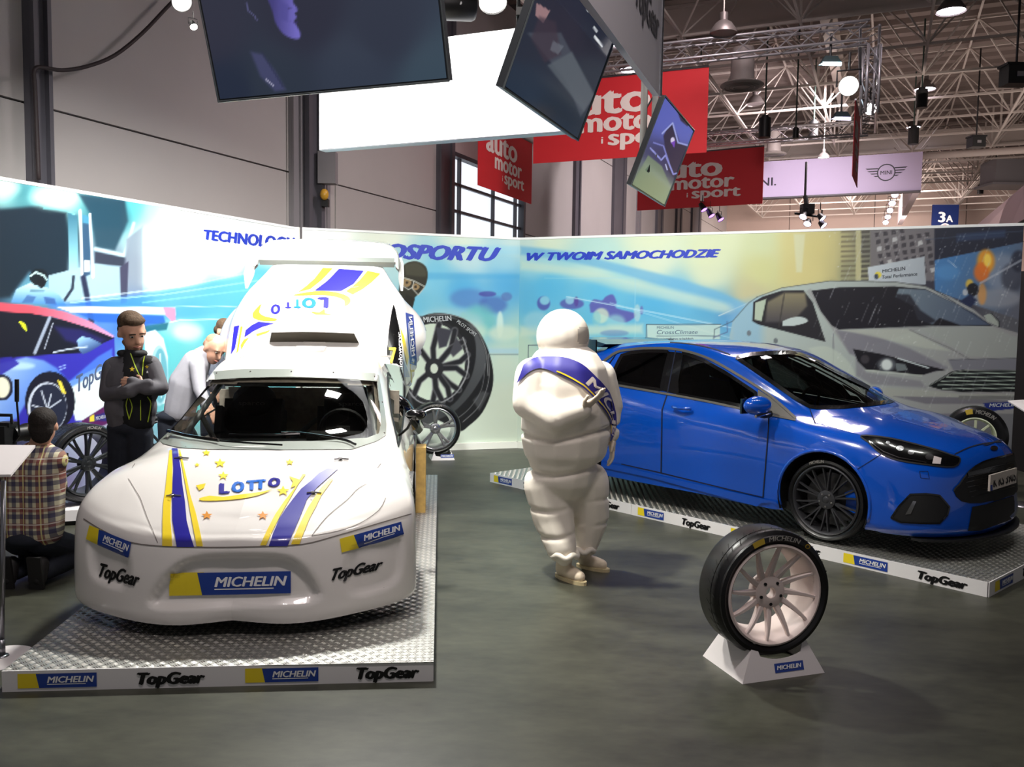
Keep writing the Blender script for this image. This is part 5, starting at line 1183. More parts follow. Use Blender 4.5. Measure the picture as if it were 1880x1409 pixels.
# side panel marks
dec2('side_window', crs([(722.5,559.5),(729,585),(735,615),(738,650),(737,682),(722,668),(710.8,654),(712,625),(716,590)], 2, True), m_blkg); 
wtx('lettering', '7', ((714,667),(729,669),(727,638),(714,638)), m_ly, .05, 0, S2, clam, .006); wtx('lettering', 'Hołowczyc', ((738,683),(735,611),(729,611),(731,683)), M_WHT, .03, .1, S2, clam, .006)
dec2('stripe', [(734,600),(741,618),(750,655),(747,672),(740,640)], m_ly); dec2('stripe', [(740,660),(748,680),(757,712),(742,706)], m_lb)
f = quadmap((755,703),(744,574),(759,579),(768,700), S2); badge('badge', lambda x, y, l=0: f(x, y, l), 1.0, 1.0, clam, .1)
dec2('stripe', [(430,600),(440,598),(432,640),(424,652)], m_lb); dec2('stripe', [(442,600),(446,600),(438,645),(434,650)], m_ly)
for u, v in ((530,529),(652,529)):
    p = S2(u, v, .006)
    if p is not None: mb = MB(); mb.tube([S2(u - 7, v, .006), p, S2(u + 7, v - 1, .006)], .006, 6); mb.done('catch', MATS['chrome'], clam)
# roof air scoop
mb = MB(); pr = [(-.40, -.06), (-.34, .15), (-.10, .16), (.10, .16), (.34, .15), (.40, -.06)]
A = [D(.20, y, h) for y, h in pr]; B_ = [D(.52, y * .9, h * .2 + .03) for y, h in pr]
mb.add(A + B_, [(i, i + 1, 7 + i, 6 + i) for i in range(5)]); mb.done('roof_scoop', m_wp, clam)
mb = MB(); A2 = [D(.215, y * .98, h * .97 + .004) for y, h in pr]; mb.add(A2, [(0, 1, 2, 3, 4, 5)]); mb.done('scoop_mouth', mat('scoop_shade', (60, 54, 44), .8), clam)  # dark sheet across the opening stands in for its shaded inside
mb = MB(); A2 = [D(.205, y, h) for y, h in ((-.395, -.06), (-.385, -.01), (-.12, .0), (-.09, .04), (.09, .04), (.12, .0), (.385, -.01), (.395, -.06))]; mb.add(A2, [tuple(range(8))]); mb.done('scoop_lip', m_wp, clam)
mb = MB(); mb.box(wl_(-2.62, 0, 1.40), (.14, .24, .05), Rw @ Matrix.Rotation(.2, 3, 'Y')); mb.box(wl_(-2.7, .5, 1.36), (.05, .3, .015), Rw); mb.box(wl_(-2.7, -.5, 1.36), (.05, .3, .015), Rw); mb.done('roof_vent', m_wp, rally)
# rear wing
wp_ = [(-.66, -.10), (-.655, .02), (-.63, .10), (-.55, .165), (-.40, .19), (0, .205), (.40, .19), (.55, .165), (.63, .10), (.655, .02), (.66, -.10)]
V = []; Fc = []
for s, hh, k in ((1.30, .02, 0), (1.40, .12, 1), (1.42, .14, 2)):
    for y, z in wp_: V.append(D(s + z * .9, y * (1.0 + .0 * k), hh - .02 + z * .15))
# curved main plane: inner lower edge to outer upper edge
V = []; N_w = 25
up_ = crs(wp_, 4)
for y, z in up_: V.append(D(1.33 + z * 1.15, y, .03 + z * .2))
for y, z in up_:
    V.append(D(1.30 + (min(z, .0)) * .6, y * .96, .03))
n = len(up_); Fc = [(i, i + 1, n + i + 1, n + i) for i in range(n - 1)]
V2 = [v + (Rw @ Vector((-.045, 0, -.02))) for v in V]; V += V2; m2 = 2 * n
Fc += [tuple(m2 + q for q in f)[::-1] for f in Fc] + [(i, m2 + i, m2 + i + 1, i + 1) for i in range(n - 1)] + [(n + i, n + i + 1, m2 + n + i + 1, m2 + n + i) for i in range(n - 1)]
wing = obj('rear_wing', V, Fc, m_wp, clam, autos=40)
mb = MB(); mb.tube([V[i] for i in range(n)], .007, 6); mb.done('wing_edge', m_per, clam, True)
for s in (-1, 1):
    mb = MB(); pl = [D(.98, s * .69, -.05), D(1.06, s * .70, .06), D(1.22, s * .69, .08), D(1.34, s * .665, .05), D(1.30, s * .66, -.03), D(1.15, s * .66, -.04)]
    mb.prism(pl, Rw @ Vector((0, s * .02, 0))); mb.done('wing_end_plate', m_wp, clam)
mb = MB(); mb.add([D(1.27, y, .05) for y in (-.62, .62)] + [D(1.34, y, .045) for y in (-.62, .62)] + [D(1.27, y, -.01) for y in (-.62, .62)] + [D(1.34, y, -.01) for y in (-.62, .62)], [(0, 1, 3, 2), (4, 6, 7, 5), (0, 4, 5, 1), (2, 3, 7, 6), (0, 2, 6, 4), (1, 5, 7, 3)]); mb.done('wing_mount', m_per, clam)
# wooden block behind
wb = MB(); c0 = at_z(779, 941, .1); wb.box(Vector((-.79, 7.36, .1 + .285)), (.085, .24, .57), Matrix.Rotation(.085, 3, 'Z')); o = wb.done('wooden_board', mat('plywood', (196, 160, 92), .6, noise=.15, nscale=20)); meta(o, 'tan plywood board standing on edge beside the white car rear', 'board')

# ================================================================ soft bodies: tapered limbs fused into one skin
def caps(mb, a, b, ra, rb, n=12):
    """tapered capsule between two points"""
    a = Vector(a); b = Vector(b); d = b - a; L = d.length
    if L < 1e-4: return mb.ball(a, ra, n, 8)
    ax = d / L; pr = []
    for t in np.linspace(-math.pi / 2, 0, 5)[:-1]: pr.append((max(1e-4, ra * math.cos(t)), ra * math.sin(t)))
    pr += [(ra, 0), (rb, L)]
    for t in np.linspace(0, math.pi / 2, 5)[1:]: pr.append((max(1e-4, rb * math.cos(t)), L + rb * math.sin(t)))
    return mb.lathe(pr, a, ax, n)
def soft(name, prims, mats, parent, vox=.012, sm=6, pick=None, fn=None):
    """prims: ('c',a,b,ra,rb) or ('b',centre,radii[,R]); fused by voxel remesh, one continuous surface"""
    mb = MB()
    for p in prims:
        if p[0] == 'c': caps(mb, *p[1:])
        else: mb.ball(p[1], p[2], 16, 12, R=p[3] if len(p) > 3 else None)
    me = bpy.data.meshes.new('t'); me.from_pydata(mb.V, [], mb.F); o = bpy.data.objects.new('t', me); COL.objects.link(o)
    bm = bmesh.new(); bm.from_mesh(me); bmesh.ops.remove_doubles(bm, verts=bm.verts, dist=5e-4); bmesh.ops.recalc_face_normals(bm, faces=bm.faces); bm.to_mesh(me); bm.free()
    r = o.modifiers.new('r', 'REMESH'); r.mode = 'VOXEL'; r.voxel_size = vox
    if sm: s = o.modifiers.new('s', 'SMOOTH'); s.iterations = sm; s.factor = .5
    bpy.context.view_layer.update()
    ev = o.evaluated_get(bpy.context.evaluated_depsgraph_get()); m2 = ev.to_mesh()
    V = np.empty(len(m2.vertices) * 3); m2.vertices.foreach_get('co', V); V = V.reshape(-1, 3); Fc = [tuple(p.vertices) for p in m2.polygons]
    ev.to_mesh_clear(); bpy.data.objects.remove(o); bpy.data.meshes.remove(me)
    if fn: V = fn(V)
    mi = None
    if pick: C = np.array([V[list(f)].mean(0) for f in Fc]); mi = pick(C)
    ob = obj(name, V, Fc, mats, parent, True, mi)
    return ob
def head_prims(c, fwd, s=1.0, up=Vector((0, 0, 1))):
    """c: centre of the skull; fwd: where the face looks. Returns prims and a local frame"""
    f = Vector(fwd).normalized(); r = f.cross(up).normalized(); u = r.cross(f); c = Vector(c); R = Matrix((r, f, u)).transposed()
    P = lambda x, y, z: c + (r * x + f * y + u * z) * s
    pr = [('b', P(0, -.012, .025), (.076 * s, .095 * s, .088 * s), R), ('b', P(0, .03, -.035), (.060 * s, .062 * s, .078 * s), R), ('b', P(0, .062, -.088), (.032 * s, .026 * s, .024 * s), R),
          ('c', P(0, .082, .015), P(0, .106, -.022), .010 * s, .014 * s), ('b', P(-.078, -.008, -.01), (.010 * s, .02 * s, .03 * s), R), ('b', P(.078, -.008, -.01), (.010 * s, .02 * s, .03 * s), R),
          ('b', P(0, .088, -.058), (.024 * s, .012 * s, .012 * s), R), ('b', P(-.03, .078, .03), (.022 * s, .012 * s, .009 * s), R), ('b', P(.03, .078, .03), (.022 * s, .012 * s, .009 * s), R)]
    return pr, P, R
def face_bits(par, P, R, s=1.0, brow=(70, 50, 36)):
    mw = mat('eye_white', (225, 220, 212), .3); mk = mat('eye_dark', (30, 24, 20), .2); mbw = mat('brow_%d' % brow[0], brow, .8); ml = mat('lip', (168, 104, 94), .5)
    for x in (-.03, .03):
        mb = MB(); mb.ball(P(x, .076, .012), (.013 * s, .008 * s, .007 * s), 10, 6, R=R); e = mb.done('eye', mw, par, True)
        mb = MB(); mb.ball(P(x, .083, .011), (.006 * s, .003 * s, .006 * s), 8, 5, R=R); mb.done('iris', mk, e, True)
        mb = MB(); mb.tube([P(x - .018, .084, .030), P(x, .091, .036), P(x + .018, .084, .031)], .004 * s, 6); mb.done('eyebrow', mbw, par, True)
    mb = MB(); mb.tube([P(-.022, .090, -.055), P(0, .101, -.056), P(.022, .090, -.055)], [.003 * s, .005 * s, .003 * s], 6); mb.done('lips', ml, par, True)
def hand_prims(w, d, pal, s=1.0, curl=.5, side=1):
    """w wrist, d direction of the hand, pal: palm normal; five fingers"""
    d = Vector(d).normalized(); n = Vector(pal).normalized(); x = d.cross(n).normalized(); n = x.cross(d); w = Vector(w); R = Matrix((x, d, n)).transposed(); pr = [('b', w + d * .045 * s, (.040 * s, .05 * s, .017 * s), R), ('c', w - d * .02 * s, w + d * .03 * s, .024 * s, .024 * s)]
    for i, (o, L) in enumerate(((-.031, .062), (-.011, .075), (.010, .07), (.030, .055))):
        a = w + d * .082 * s + x * o * s; q = a; dirn = d.copy()
        for k, (l, r) in enumerate(((.45, .0092), (.32, .0085), (.23, .0078))):
            dirn = (dirn + n * curl * (.5 if k == 0 else 1.0)).normalized(); q2 = q + dirn * L * l * s; pr.append(('c', q, q2, r * s, r * s * .94)); q = q2
    a = w + d * .02 * s + x * .034 * s * side * -1; b = a + (d * .5 - x * side * .7 + n * .3).normalized() * .035 * s; c = b + (d * .9 - x * side * .2 + n * .3).normalized() * .03 * s
    pr += [('c', a, b, .012 * s, .011 * s), ('c', b, c, .0105 * s, .009 * s)]
    return pr
def shoe(name, par, heel, toe, m, ms, s=1.0, ankle=None, h=.10):
    heel = Vector(heel); toe = Vector(toe); d = (toe - heel).normalized(); L = (toe - heel).length; sd = Vector((-d.y, d.x, 0)); V = []
    pr = [('c', heel + d * .05 * s + Vector((0, 0, .055 * s)), heel + d * L * .55 + Vector((0, 0, .05 * s)), .044 * s, .042 * s), ('c', heel + d * L * .55 + Vector((0, 0, .048 * s)), toe - d * .05 * s + Vector((0, 0, .042 * s)), .045 * s, .038 * s)]
    if ankle is not None: pr.append(('c', heel + d * .055 * s + Vector((0, 0, .06 * s)), ankle, .048 * s, .052 * s))
    o = soft(name, pr, m, par, .01, 4, fn=lambda V: np.where(V[:, 2:3] < .012 * s + heel.z, V * [1, 1, 0] + [0, 0, heel.z + .012 * s], V))
    mb = MB(); pts = []
    for t in np.linspace(0, 2 * math.pi, 25)[:-1]:
        a = math.cos(t); w = (.043 + .007 * max(0, a)) * s; pts.append(heel + d * (L / 2 + (L / 2 + .008) * a) + sd * w * math.sin(t) * (1 if abs(a) < .95 else 1))
    mb.prism(pts, Vector((0, 0, .022 * s))); mb.done('sole', ms, o)
    return o
M_SKIN = mat('skin_light', (214, 164, 138), .5, noise=.05, nscale=30)
# ---- person in a plain padded white suit, standing at the centre of the stand
def pw(u, v, y): return at_y(u, v, y)
m_suit = mat('padded_suit_white', (240, 232, 220), .62, noise=.03, nscale=8, bump=.12)
m_sash = mat('sash_blue', (46, 42, 140), .5); m_sashw = mat('sash_letter_white', (232, 222, 216), .5)
fig = thing('person', 'person in a plain white padded suit and rounded hood wearing a blue sash', 'person', (.42, 5.78, 0))
Y0 = 5.80
tor = [('c', pw(1038, 705, Y0), pw(1037, 800, Y0), .305, .315), ('c', pw(1037, 800, Y0), pw(1034, 862, Y0), .305, .235),
       ('c', pw(1006, 890, Y0), pw(1016, 950, Y0 - .02), .175, .15), ('c', pw(1080, 885, Y0 + .08), pw(1084, 950, Y0 + .12), .15, .135),
       ('c', pw(1016, 950, Y0 - .02), pw(1030, 1004, Y0 - .1), .15, .11), ('c', pw(1084, 950, Y0 + .12), pw(1076, 1000, Y0 + .12), .135, .09),
       ('c', pw(1035, 1000, Y0 - .1), pw(1036, 1026, Y0 - .14), .072, .055), ('c', pw(1072, 1000, Y0 + .12), pw(1070, 1012, Y0 + .1), .07, .055),
       # near arm bent across the chest, far arm hanging
       ('c', pw(978, 690, Y0 - .12), pw(972, 738, Y0 - .16), .125, .12), ('c', pw(972, 738, Y0 - .16), pw(1020, 768, Y0 - .30), .11, .10), ('c', pw(1020, 768, Y0 - .30), pw(1068, 752, Y0 - .33), .092, .07),
       ('c', pw(1104, 690, Y0 + .12), pw(1121, 745, Y0 + .14), .105, .09), ('c', pw(1121, 745, Y0 + .14), pw(1122, 798, Y0 + .10), .08, .06),
       ('b', pw(1036, 660, Y0), (.20, .18, .08))]
def creases(V):
    # shallow folds and a waist draw-cord pulled into the padding
    C0 = np.array(pw(1038, 780, Y0)); out = V.copy(); r = np.hypot(V[:, 0] - C0[0], V[:, 1] - C0[1]); k = np.zeros(len(V))
    for z, w, d in ((pw(1036, 792, Y0).z, .016, .035), (pw(1036, 858, Y0).z, .02, .03), (pw(1036, 925, Y0).z, .016, .016), (pw(1036, 972, Y0).z, .016, .018)):
        k += d * np.exp(-((V[:, 2] + .03 * np.sin(V[:, 0] * 7) - z) / w) ** 2)
    k = k * np.clip((r - .08) / .1, 0, 1); out[:, 0] -= (V[:, 0] - C0[0]) / np.maximum(r, .01) * k; out[:, 1] -= (V[:, 1] - C0[1]) / np.maximum(r, .01) * k
    return out
body = soft('padded_suit', tor, m_suit, fig, .014, 5, fn=creases)
hc = pw(1036, 618, Y0)
soft('hood', [('b', hc + Vector((-.01, 0, .0)), (.185, .178, .19)), ('c', hc + Vector((-.015, 0, -.08)), hc + Vector((0, 0, -.18)), .165, .175)], m_suit, fig, .014, 6)
# plain mesh visor
mb = MB(); V = []; Fc = []; f0 = Vector((.75, -.66, 0)).normalized(); r0 = Vector((-f0.y, f0.x, 0))
for i in range(9):
    for j in range(9):
        a = (i - 4) * .085; b = (j - 4) * .07; q = Vector((f0.x * math.cos(a) + r0.x * math.sin(a), f0.y * math.cos(a) + r0.y * math.sin(a), 0)) * .186 * math.cos(b * 1.2); V.append(hc + Vector((-.01, 0, .01)) + q + Vector((0, 0, .15 * math.sin(b * 1.4))))
mb.add(V, [(i * 9 + j, i * 9 + 9 + j, i * 9 + 10 + j, i * 9 + j + 1) for i in range(8) for j in range(8) if not ((i in (0, 7)) and (j in (0, 7)))]); mb.done('visor', mat('visor_mesh', (196, 188, 178), .8), fig, True)
m_glv = mat('glove_cream', (222, 206, 186), .6)
def gl(name, w, d, n, curl, side): soft(name, hand_prims(w, d, n, 1.25, curl, side), m_glv, fig, .008, 3)
gl('glove', pw(1070, 750, Y0 - .35), (.55, -.1, .42), (-.2, .3, 1), .25, -1); gl('glove', pw(1123, 806, Y0 + .09), (.05, -.1, -1), (-1, -.1, 0), .35, 1)
m_boot = mat('boot_cream', (228, 212, 188), .5); m_bsole = mat('boot_sole', (206, 190, 150), .6)
def gz(u, v): p = at_z(u, v, 0); return p
shoe('boot', fig, gz(1022, 1058), gz(1074, 1076), m_boot, m_bsole, 1.12, ankle=pw(1037, 1018, Y0 - .13))
shoe('boot', fig, gz(1060, 1040), gz(1117, 1051), m_boot, m_bsole, 1.05, ankle=pw(1071, 1014, Y0 + .08))
for c, r in ((pw(1037, 1018, Y0 - .13), .085), (pw(1071, 1008, Y0 + .09), .075)):
    mb = MB(); mb.tube([c + Vector((r * math.cos(t), r * math.sin(t), .012 * math.sin(t * 5))) for t in np.linspace(0, 6.283, 31)[:-1]], .02, 7, closed=True); mb.done('boot_cuff', m_suit, fig, True)
# sash lying on the suit
me_b = body.data; Mb = Matrix(MW[body.name]); bvf = BVHTree.FromPolygons([Mb @ v.co for v in me_b.vertices], [tuple(p.vertices) for p in me_b.polygons]); SF = surf_bvh(bvf)
def sline(u0, v0, u1, v1, n): return [(u0 + (u1 - u0) * i / n, v0 + (v1 - v0) * i / n) for i in range(n + 1)]
top_ = crs([(962,672),(980,660),(1010,656),(1045,660),(1075,676),(1105,706),(1122,730),(1130,760),(1129,790),(1122,808)], 4); bot = crs([(951,705),(975,682),(1000,678),(1030,690),(1060,706),(1082,724),(1100,745),(1116,768),(1120,790),(1117,810)], 4)
patch('sash', top_ + bot[::-1], SF, m_sash, fig, .012, 6)
def smap(x, y, l=0.0):
    i = min(max(x, 0), .999) * (len(top_) - 1); k = int(i); t = i - k
    a = Vector(top_[k]).lerp(Vector(top_[k + 1]), t); b = Vector(bot[k]).lerp(Vector(bot[k + 1]), t); q = b.lerp(a, y); return SF(q.x, q.y, l)
mb = MB(); text_on(mb, smap, 'MICHEL', .48, .26, .51, .60, .05, .1, 0, .017); quad_on(mb, smap, [(.30, .08), (.95, .08), (.95, .16), (.30, .16)], 1, .016, .02); mb.done('sash_lettering', [m_sashw, m_ly], fig)

# ---- standing man, arms folded
yA = 6.0
man = thing('person', 'person with folded arms and brown hair in a grey and black jacket with lime zips', 'person', (-2.72, 6.0, 0))
def mpt(u, v, y=yA): return at_y(u, v, y)
m_jg = mat('jacket_grey', (98, 96, 102), .8, noise=.08, nscale=12, bump=.25); m_jb = mat('jacket_black', (20, 21, 25), .75); m_lime = mat('zip_lime', (200, 225, 60), .5); m_jean = mat('dark_jeans', (30, 34, 46), .85, noise=.15, nscale=20, bump=.2)
hp = mpt(243, 611); fw = Vector((.62, -.62, -.42)); upm = Vector((.1, -.25, 1)).normalized()
pr, P, R = head_prims(hp, fw, 1.13, upm)
sh = mpt(243, 668)
bodyp = pr + [('c', hp + Vector((-.01, .02, -.06)), sh + Vector((0, .03, 0)), .055, .06), ('c', mpt(243, 672), mpt(240, 780), .08, .08), ('c', mpt(238, 790), mpt(222, 900), .06, .055), ('c', mpt(240, 790), mpt(258, 900), .06, .055), ('c', mpt(222, 900), at_y(222, 1000, yA) , .065, .05), ('c', mpt(258, 900), mpt(258, 1000), .065, .05)]
skin = soft('body', bodyp, M_SKIN, man, .012, 3)
face_bits(man, P, R, 1.13, (64, 46, 32))
m_hairb = mat('hair_brown', (84, 64, 46), .85, noise=.3, nscale=80, bump=.5)
def hair(par, P, R, m, s=1.0, top=.03, extra=()):
    prm = [('b', P(0, -.034, .056), (.082 * s, .092 * s, .076 * s), R), ('b', P(0, .022, .096), (.064 * s, .052 * s, .030 * s), R), ('b', P(0, -.06, 0), (.074 * s, .05 * s, .06 * s), R)] + list(extra)
    for i in range(16):
        a = random.uniform(-1, 1); b = random.uniform(-.9, .5); prm.append(('b', P(.065 * a, b * .075, .085 + .035 * (1 - a * a) * (1 - b * b * .6)), .013 * s))
    soft('hair', prm, m, par, .009, 2)
hair(man, P, R, m_hairb, 1.1)
mb = MB(); mb.V = []; 
soft('beard', [('b', P(0, .052, -.085), (.036, .034, .026), R), ('c', P(-.052, .02, -.05), P(-.03, .06, -.085), .02, .018), ('c', P(.052, .02, -.05), P(.03, .06, -.085), .02, .018)], mat('stubble', (120, 88, 68), .8), man, .008, 3)
tors = [('c', mpt(212, 672), mpt(276, 670), .07, .07), ('c', mpt(243, 660), mpt(243, 690), .085, .12), ('b', mpt(243, 705), (.205, .135, .19)), ('b', mpt(240, 748), (.185, .135, .16)), ('c', mpt(226, 750), mpt(227, 770), .12, .115), ('c', mpt(254, 750), mpt(254, 770), .12, .115)]
slev = [('c', mpt(208, 676), mpt(199, 724, yA - .04), .075, .064), ('c', mpt(199, 724, yA - .04), mpt(240, 718, yA - .19), .06, .05), ('c', mpt(240, 716, yA - .19), mpt(272, 704, yA - .17), .045, .036), ('c', mpt(278, 674), mpt(294, 712, yA - .04), .072, .06), ('c', mpt(294, 712, yA - .04), mpt(268, 714, yA - .17), .055, .048), ('c', mpt(268, 712, yA - .17), mpt(242, 700, yA - .16), .042, .036)]
lo_s = projn(np.array([mpt(226, 700)]))
def pickj(C):
    q = projn(C); inner = (q[:, 0] > 226) & (q[:, 0] < 279) & (C[:, 1] < yA)
    return (inner).astype(int)
jk = soft('jacket', tors, [m_jg, m_jb], man, .011, 4, pickj)
soft('sleeves', slev, m_jg, man, .011, 4)
cq = mpt(243, 650); mb = MB(); mb.tube([cq + Vector((.078 * math.cos(t), .075 * math.sin(t), .004)) for t in np.linspace(-1.2, 4.3, 16)], .024, 8); mb.done('collar', m_jb, man, True)
Mj = MW[jk.name]; bj = BVHTree.FromPolygons([Mj @ v.co for v in jk.data.vertices], [tuple(p.vertices) for p in jk.data.polygons]); SJ = surf_bvh(bj)
for ln_ in ([(240,650),(247,670),(256,690),(259,698)], [(270,640),(264,665),(261,690)], [(236,730),(232,745),(238,770)], [(238,732),(243,748),(238,768)], [(270,728),(276,742),(270,775)], [(258,735),(258,772)]):
    seam('zip', crs(ln_, 3), SJ, m_lime, man, 1.7, .008)
for c in ((243, 679, 5), (270, 674, 4), (270, 684, 3)):
    patch('jacket_emblem', star(c[0], c[1], c[2]), SJ, m_ly if c[2] > 3 else M_WHT, man, .008, 3)
soft('trousers', [('b', mpt(238, 785), (.16, .115, .08)), ('c', mpt(224, 795), mpt(220, 905), .10, .08), ('c', mpt(255, 795), mpt(258, 905), .10, .08), ('c', mpt(220, 905), Vector((mpt(220, 905).x - .01, yA + .02, .09)), .08, .065), ('c', mpt(258, 905), Vector((mpt(258, 905).x + .02, yA, .09)), .08, .065)], m_jean, man, .013, 4)
soft('hand', hand_prims(mpt(262, 710, yA - .17), Vector((-.9, -.1, .25)), (0, .8, -.3), 1.0, .2, 1), M_SKIN, man, .006, 2)
m_sh = mat('shoe_dark', (30, 28, 28), .6)
for x in (220, 258):
    b = mpt(x, 905); shoe('shoe', man, Vector((b.x - .03, yA + .06, 0)), Vector((b.x + .06, yA - .2, 0)), m_sh, m_bsole)

# ---- man bending over the car, grey shirt
yB = 7.4
def bp(u, v, y=yB): return at_y(u, v, y)
ben = thing('person', 'person in a light grey shirt with cropped hair bending over the white car', 'person', (bp(325, 760).x, yB, 0))
hb = bp(393, 640); prb, Pb, Rb = head_prims(hb, Vector((.72, -.5, -.62)), 1.1, Vector((.35, -.1, .95)).normalized())
neck = bp(368, 652)
soft('body', prb + [('c', hb + Vector((-.04, .0, -.03)), neck, .052, .062), ('c', neck, bp(336, 740), .07, .08), ('c', bp(318, 780), Vector((bp(316, 900).x, yB, .1)), .09, .05), ('c', bp(336, 780), Vector((bp(340, 900).x, yB - .05, .1)), .09, .05)], M_SKIN, ben, .013, 3)
face_bits(ben, Pb, Rb, 1.0, (110, 86, 66))
soft('hair', [('b', Pb(0, -.02, .04), (.081, .092, .078), Rb), ('b', Pb(0, -.06, 0), (.07, .046, .05), Rb)], mat('hair_cropped', (176, 138, 108), .8, noise=.2, nscale=90), ben, .01, 3)
m_gs = mat('shirt_light_grey', (168, 166, 174), .85, noise=.05, nscale=10, bump=.3)
soft('shirt', [('c', bp(330, 755), bp(342, 705), .135, .15), ('c', bp(342, 705), bp(360, 668), .15, .125), ('c', bp(360, 668), bp(374, 650), .125, .075), ('c', bp(362, 672, yB - .1), bp(366, 715, yB - .16), .07, .056), ('c', bp(366, 715, yB - .16), bp(380, 745, yB - .22), .055, .045), ('c', bp(345, 670, yB + .14), bp(392, 712, yB + .16), .06, .05)], m_gs, ben, .012, 4)
soft('trousers', [('b', bp(320, 765), (.145, .13, .07)), ('c', bp(312, 778), Vector((bp(312, 900).x, yB, .09)), .105, .07), ('c', bp(333, 778), Vector((bp(338, 900).x, yB - .05, .09)), .105, .07)], m_jean, ben, .013, 4)
soft('hand', hand_prims(bp(386, 748, yB - .23), Vector((.4, -.1, -.8)), (-.5, .5, 0), 1.0, .3, 1), M_SKIN, ben, .007, 2)
for x, dy in ((312, 0), (338, -.05)):
    b = bp(x, 900); shoe('shoe', ben, Vector((b.x - .05, yB + dy + .03, 0)), Vector((b.x + .2, yB + dy - .08, 0)), m_sh, m_bsole)

# ---- third man behind, mostly hidden
yC = 8.1
def cp(u, v, y=yC): return at_y(u, v, y)
thd = thing('person', 'brown-haired person in a slate top stooping behind the one in the light grey shirt', 'person', (cp(414, 760).x, yC, 0))
hcq = cp(412, 612); prc, Pc, Rc = head_prims(hcq, Vector((.8, -.3, -.6)), 1.0, Vector((.3, 0, .95)).normalized())
soft('body', prc + [('c', hcq + Vector((-.03, .02, -.04)), cp(402, 640), .05, .06), ('c', cp(402, 650), cp(392, 730), .07, .07), ('c', cp(388, 770), Vector((cp(384, 880).x, yC, .1)), .09, .05), ('c', cp(404, 770), Vector((cp(404, 880).x, yC, .1)), .09, .05)], M_SKIN, thd, .013, 3)
face_bits(thd, Pc, Rc, 1.0)
hair(thd, Pc, Rc, m_hairb)
soft('shirt', [('c', cp(404, 662), cp(394, 740), .13, .14), ('c', cp(410, 665, yC - .1), cp(424, 705, yC - .16), .055, .045), ('c', cp(390, 665, yC - .1), cp(396, 715, yC - .18), .055, .045)], mat('shirt_slate', (88, 92, 104), .85, noise=.2, nscale=30), thd, .013, 4)
soft('trousers', [('b', cp(396, 750), (.145, .12, .09)), ('c', cp(387, 770), Vector((cp(384, 880).x, yC, .09)), .10, .07), ('c', cp(405, 770), Vector((cp(404, 880).x, yC, .09)), .10, .07)], m_jean, thd, .014, 4)
for x in (384, 404):
    b = cp(x, 880); shoe('shoe', thd, Vector((b.x - .05, yC + .03, 0)), Vector((b.x + .2, yC - .08, 0)), m_sh, m_bsole)
for u in (424, 397):
    soft('hand', hand_prims(cp(u, 712, yC - .18), Vector((.4, -.2, -.8)), (-.5, .5, 0), 1.0, .3, 1), M_SKIN, thd, .008, 2)

# ---- kneeling cameraman in a checked shirt
yK = 5.45
def kp(u, v, y=yK): return at_y(u, v, y)
kne = thing('person', 'person kneeling with back turned in a red and navy checked shirt, dark hair', 'person', (kp(62, 1000).x, yK, 0))
hk = kp(80, 782); prk, Pk, Rk = head_prims(hk, Vector((-.25, .95, -.05)), 1.03)
m_plaid = mat('checked_shirt', (214, 206, 180), .85, bump=.15); nt = m_plaid.node_tree; bs = nt.nodes['Principled BSDF']
tcn = nt.nodes.new('ShaderNodeTexCoord'); sp_ = nt.nodes.new('ShaderNodeSeparateXYZ'); nt.links.new(tcn.outputs['Object'], sp_.inputs[0])
def stripe(axis, freq, ph, wd_):
    m1 = nt.nodes.new('ShaderNodeMath'); m1.operation = 'MULTIPLY_ADD'; m1.inputs[1].default_value = freq; m1.inputs[2].default_value = ph; nt.links.new(sp_.outputs[axis], m1.inputs[0])
    m2 = nt.nodes.new('ShaderNodeMath'); m2.operation = 'FRACT'; nt.links.new(m1.outputs[0], m2.inputs[0]); m3 = nt.nodes.new('ShaderNodeMath'); m3.operation = 'LESS_THAN'; m3.inputs[1].default_value = wd_; nt.links.new(m2.outputs[0], m3.inputs[0]); return m3.outputs[0]
def mixc(a, c, f, k=.75):
    mx = nt.nodes.new('ShaderNodeMix'); mx.data_type = 'RGBA'; mm = nt.nodes.new('ShaderNodeMath'); mm.operation = 'MULTIPLY'; mm.inputs[1].default_value = k; nt.links.new(f, mm.inputs[0]); nt.links.new(mm.outputs[0], mx.inputs[0])
    if a is None: mx.inputs[6].default_value = lin((214, 206, 176)) + (1,)
    else: nt.links.new(a, mx.inputs[6])
    mx.inputs[7].default_value = lin(c) + (1,); return mx.outputs[2]
cc = mixc(None, (120, 24, 34), stripe(0, 9.5, .1, .36)); cc = mixc(cc, (36, 36, 84), stripe(0, 9.5, .55, .25)); cc = mixc(cc, (120, 24, 34), stripe(2, 9.5, .2, .30), .6); cc = mixc(cc, (36, 36, 84), stripe(2, 9.5, .62, .28), .7); cc = mixc(cc, (226, 220, 150), stripe(0, 9.5, .92, .07)); cc = mixc(cc, (236, 230, 220), stripe(2, 9.5, .02, .08), .6)
nt.links.new(cc, bs.inputs['Base Color'])
soft('body', prk + [('c', hk + Vector((0, -.02, -.06)), kp(72, 818), .055, .065), ('c', kp(70, 830), kp(60, 970), .08, .09)], M_SKIN, kne, .012, 3)
soft('hair', [('b', Pk(0, -.018, .035), (.084, .100, .088), Rk), ('b', Pk(0, -.055, -.02), (.075, .05, .075), Rk), ('b', Pk(0, -.06, -.06), (.06, .035, .05), Rk)], mat('hair_dark', (34, 26, 22), .8, noise=.3, nscale=80, bump=.4), kne, .01, 3)
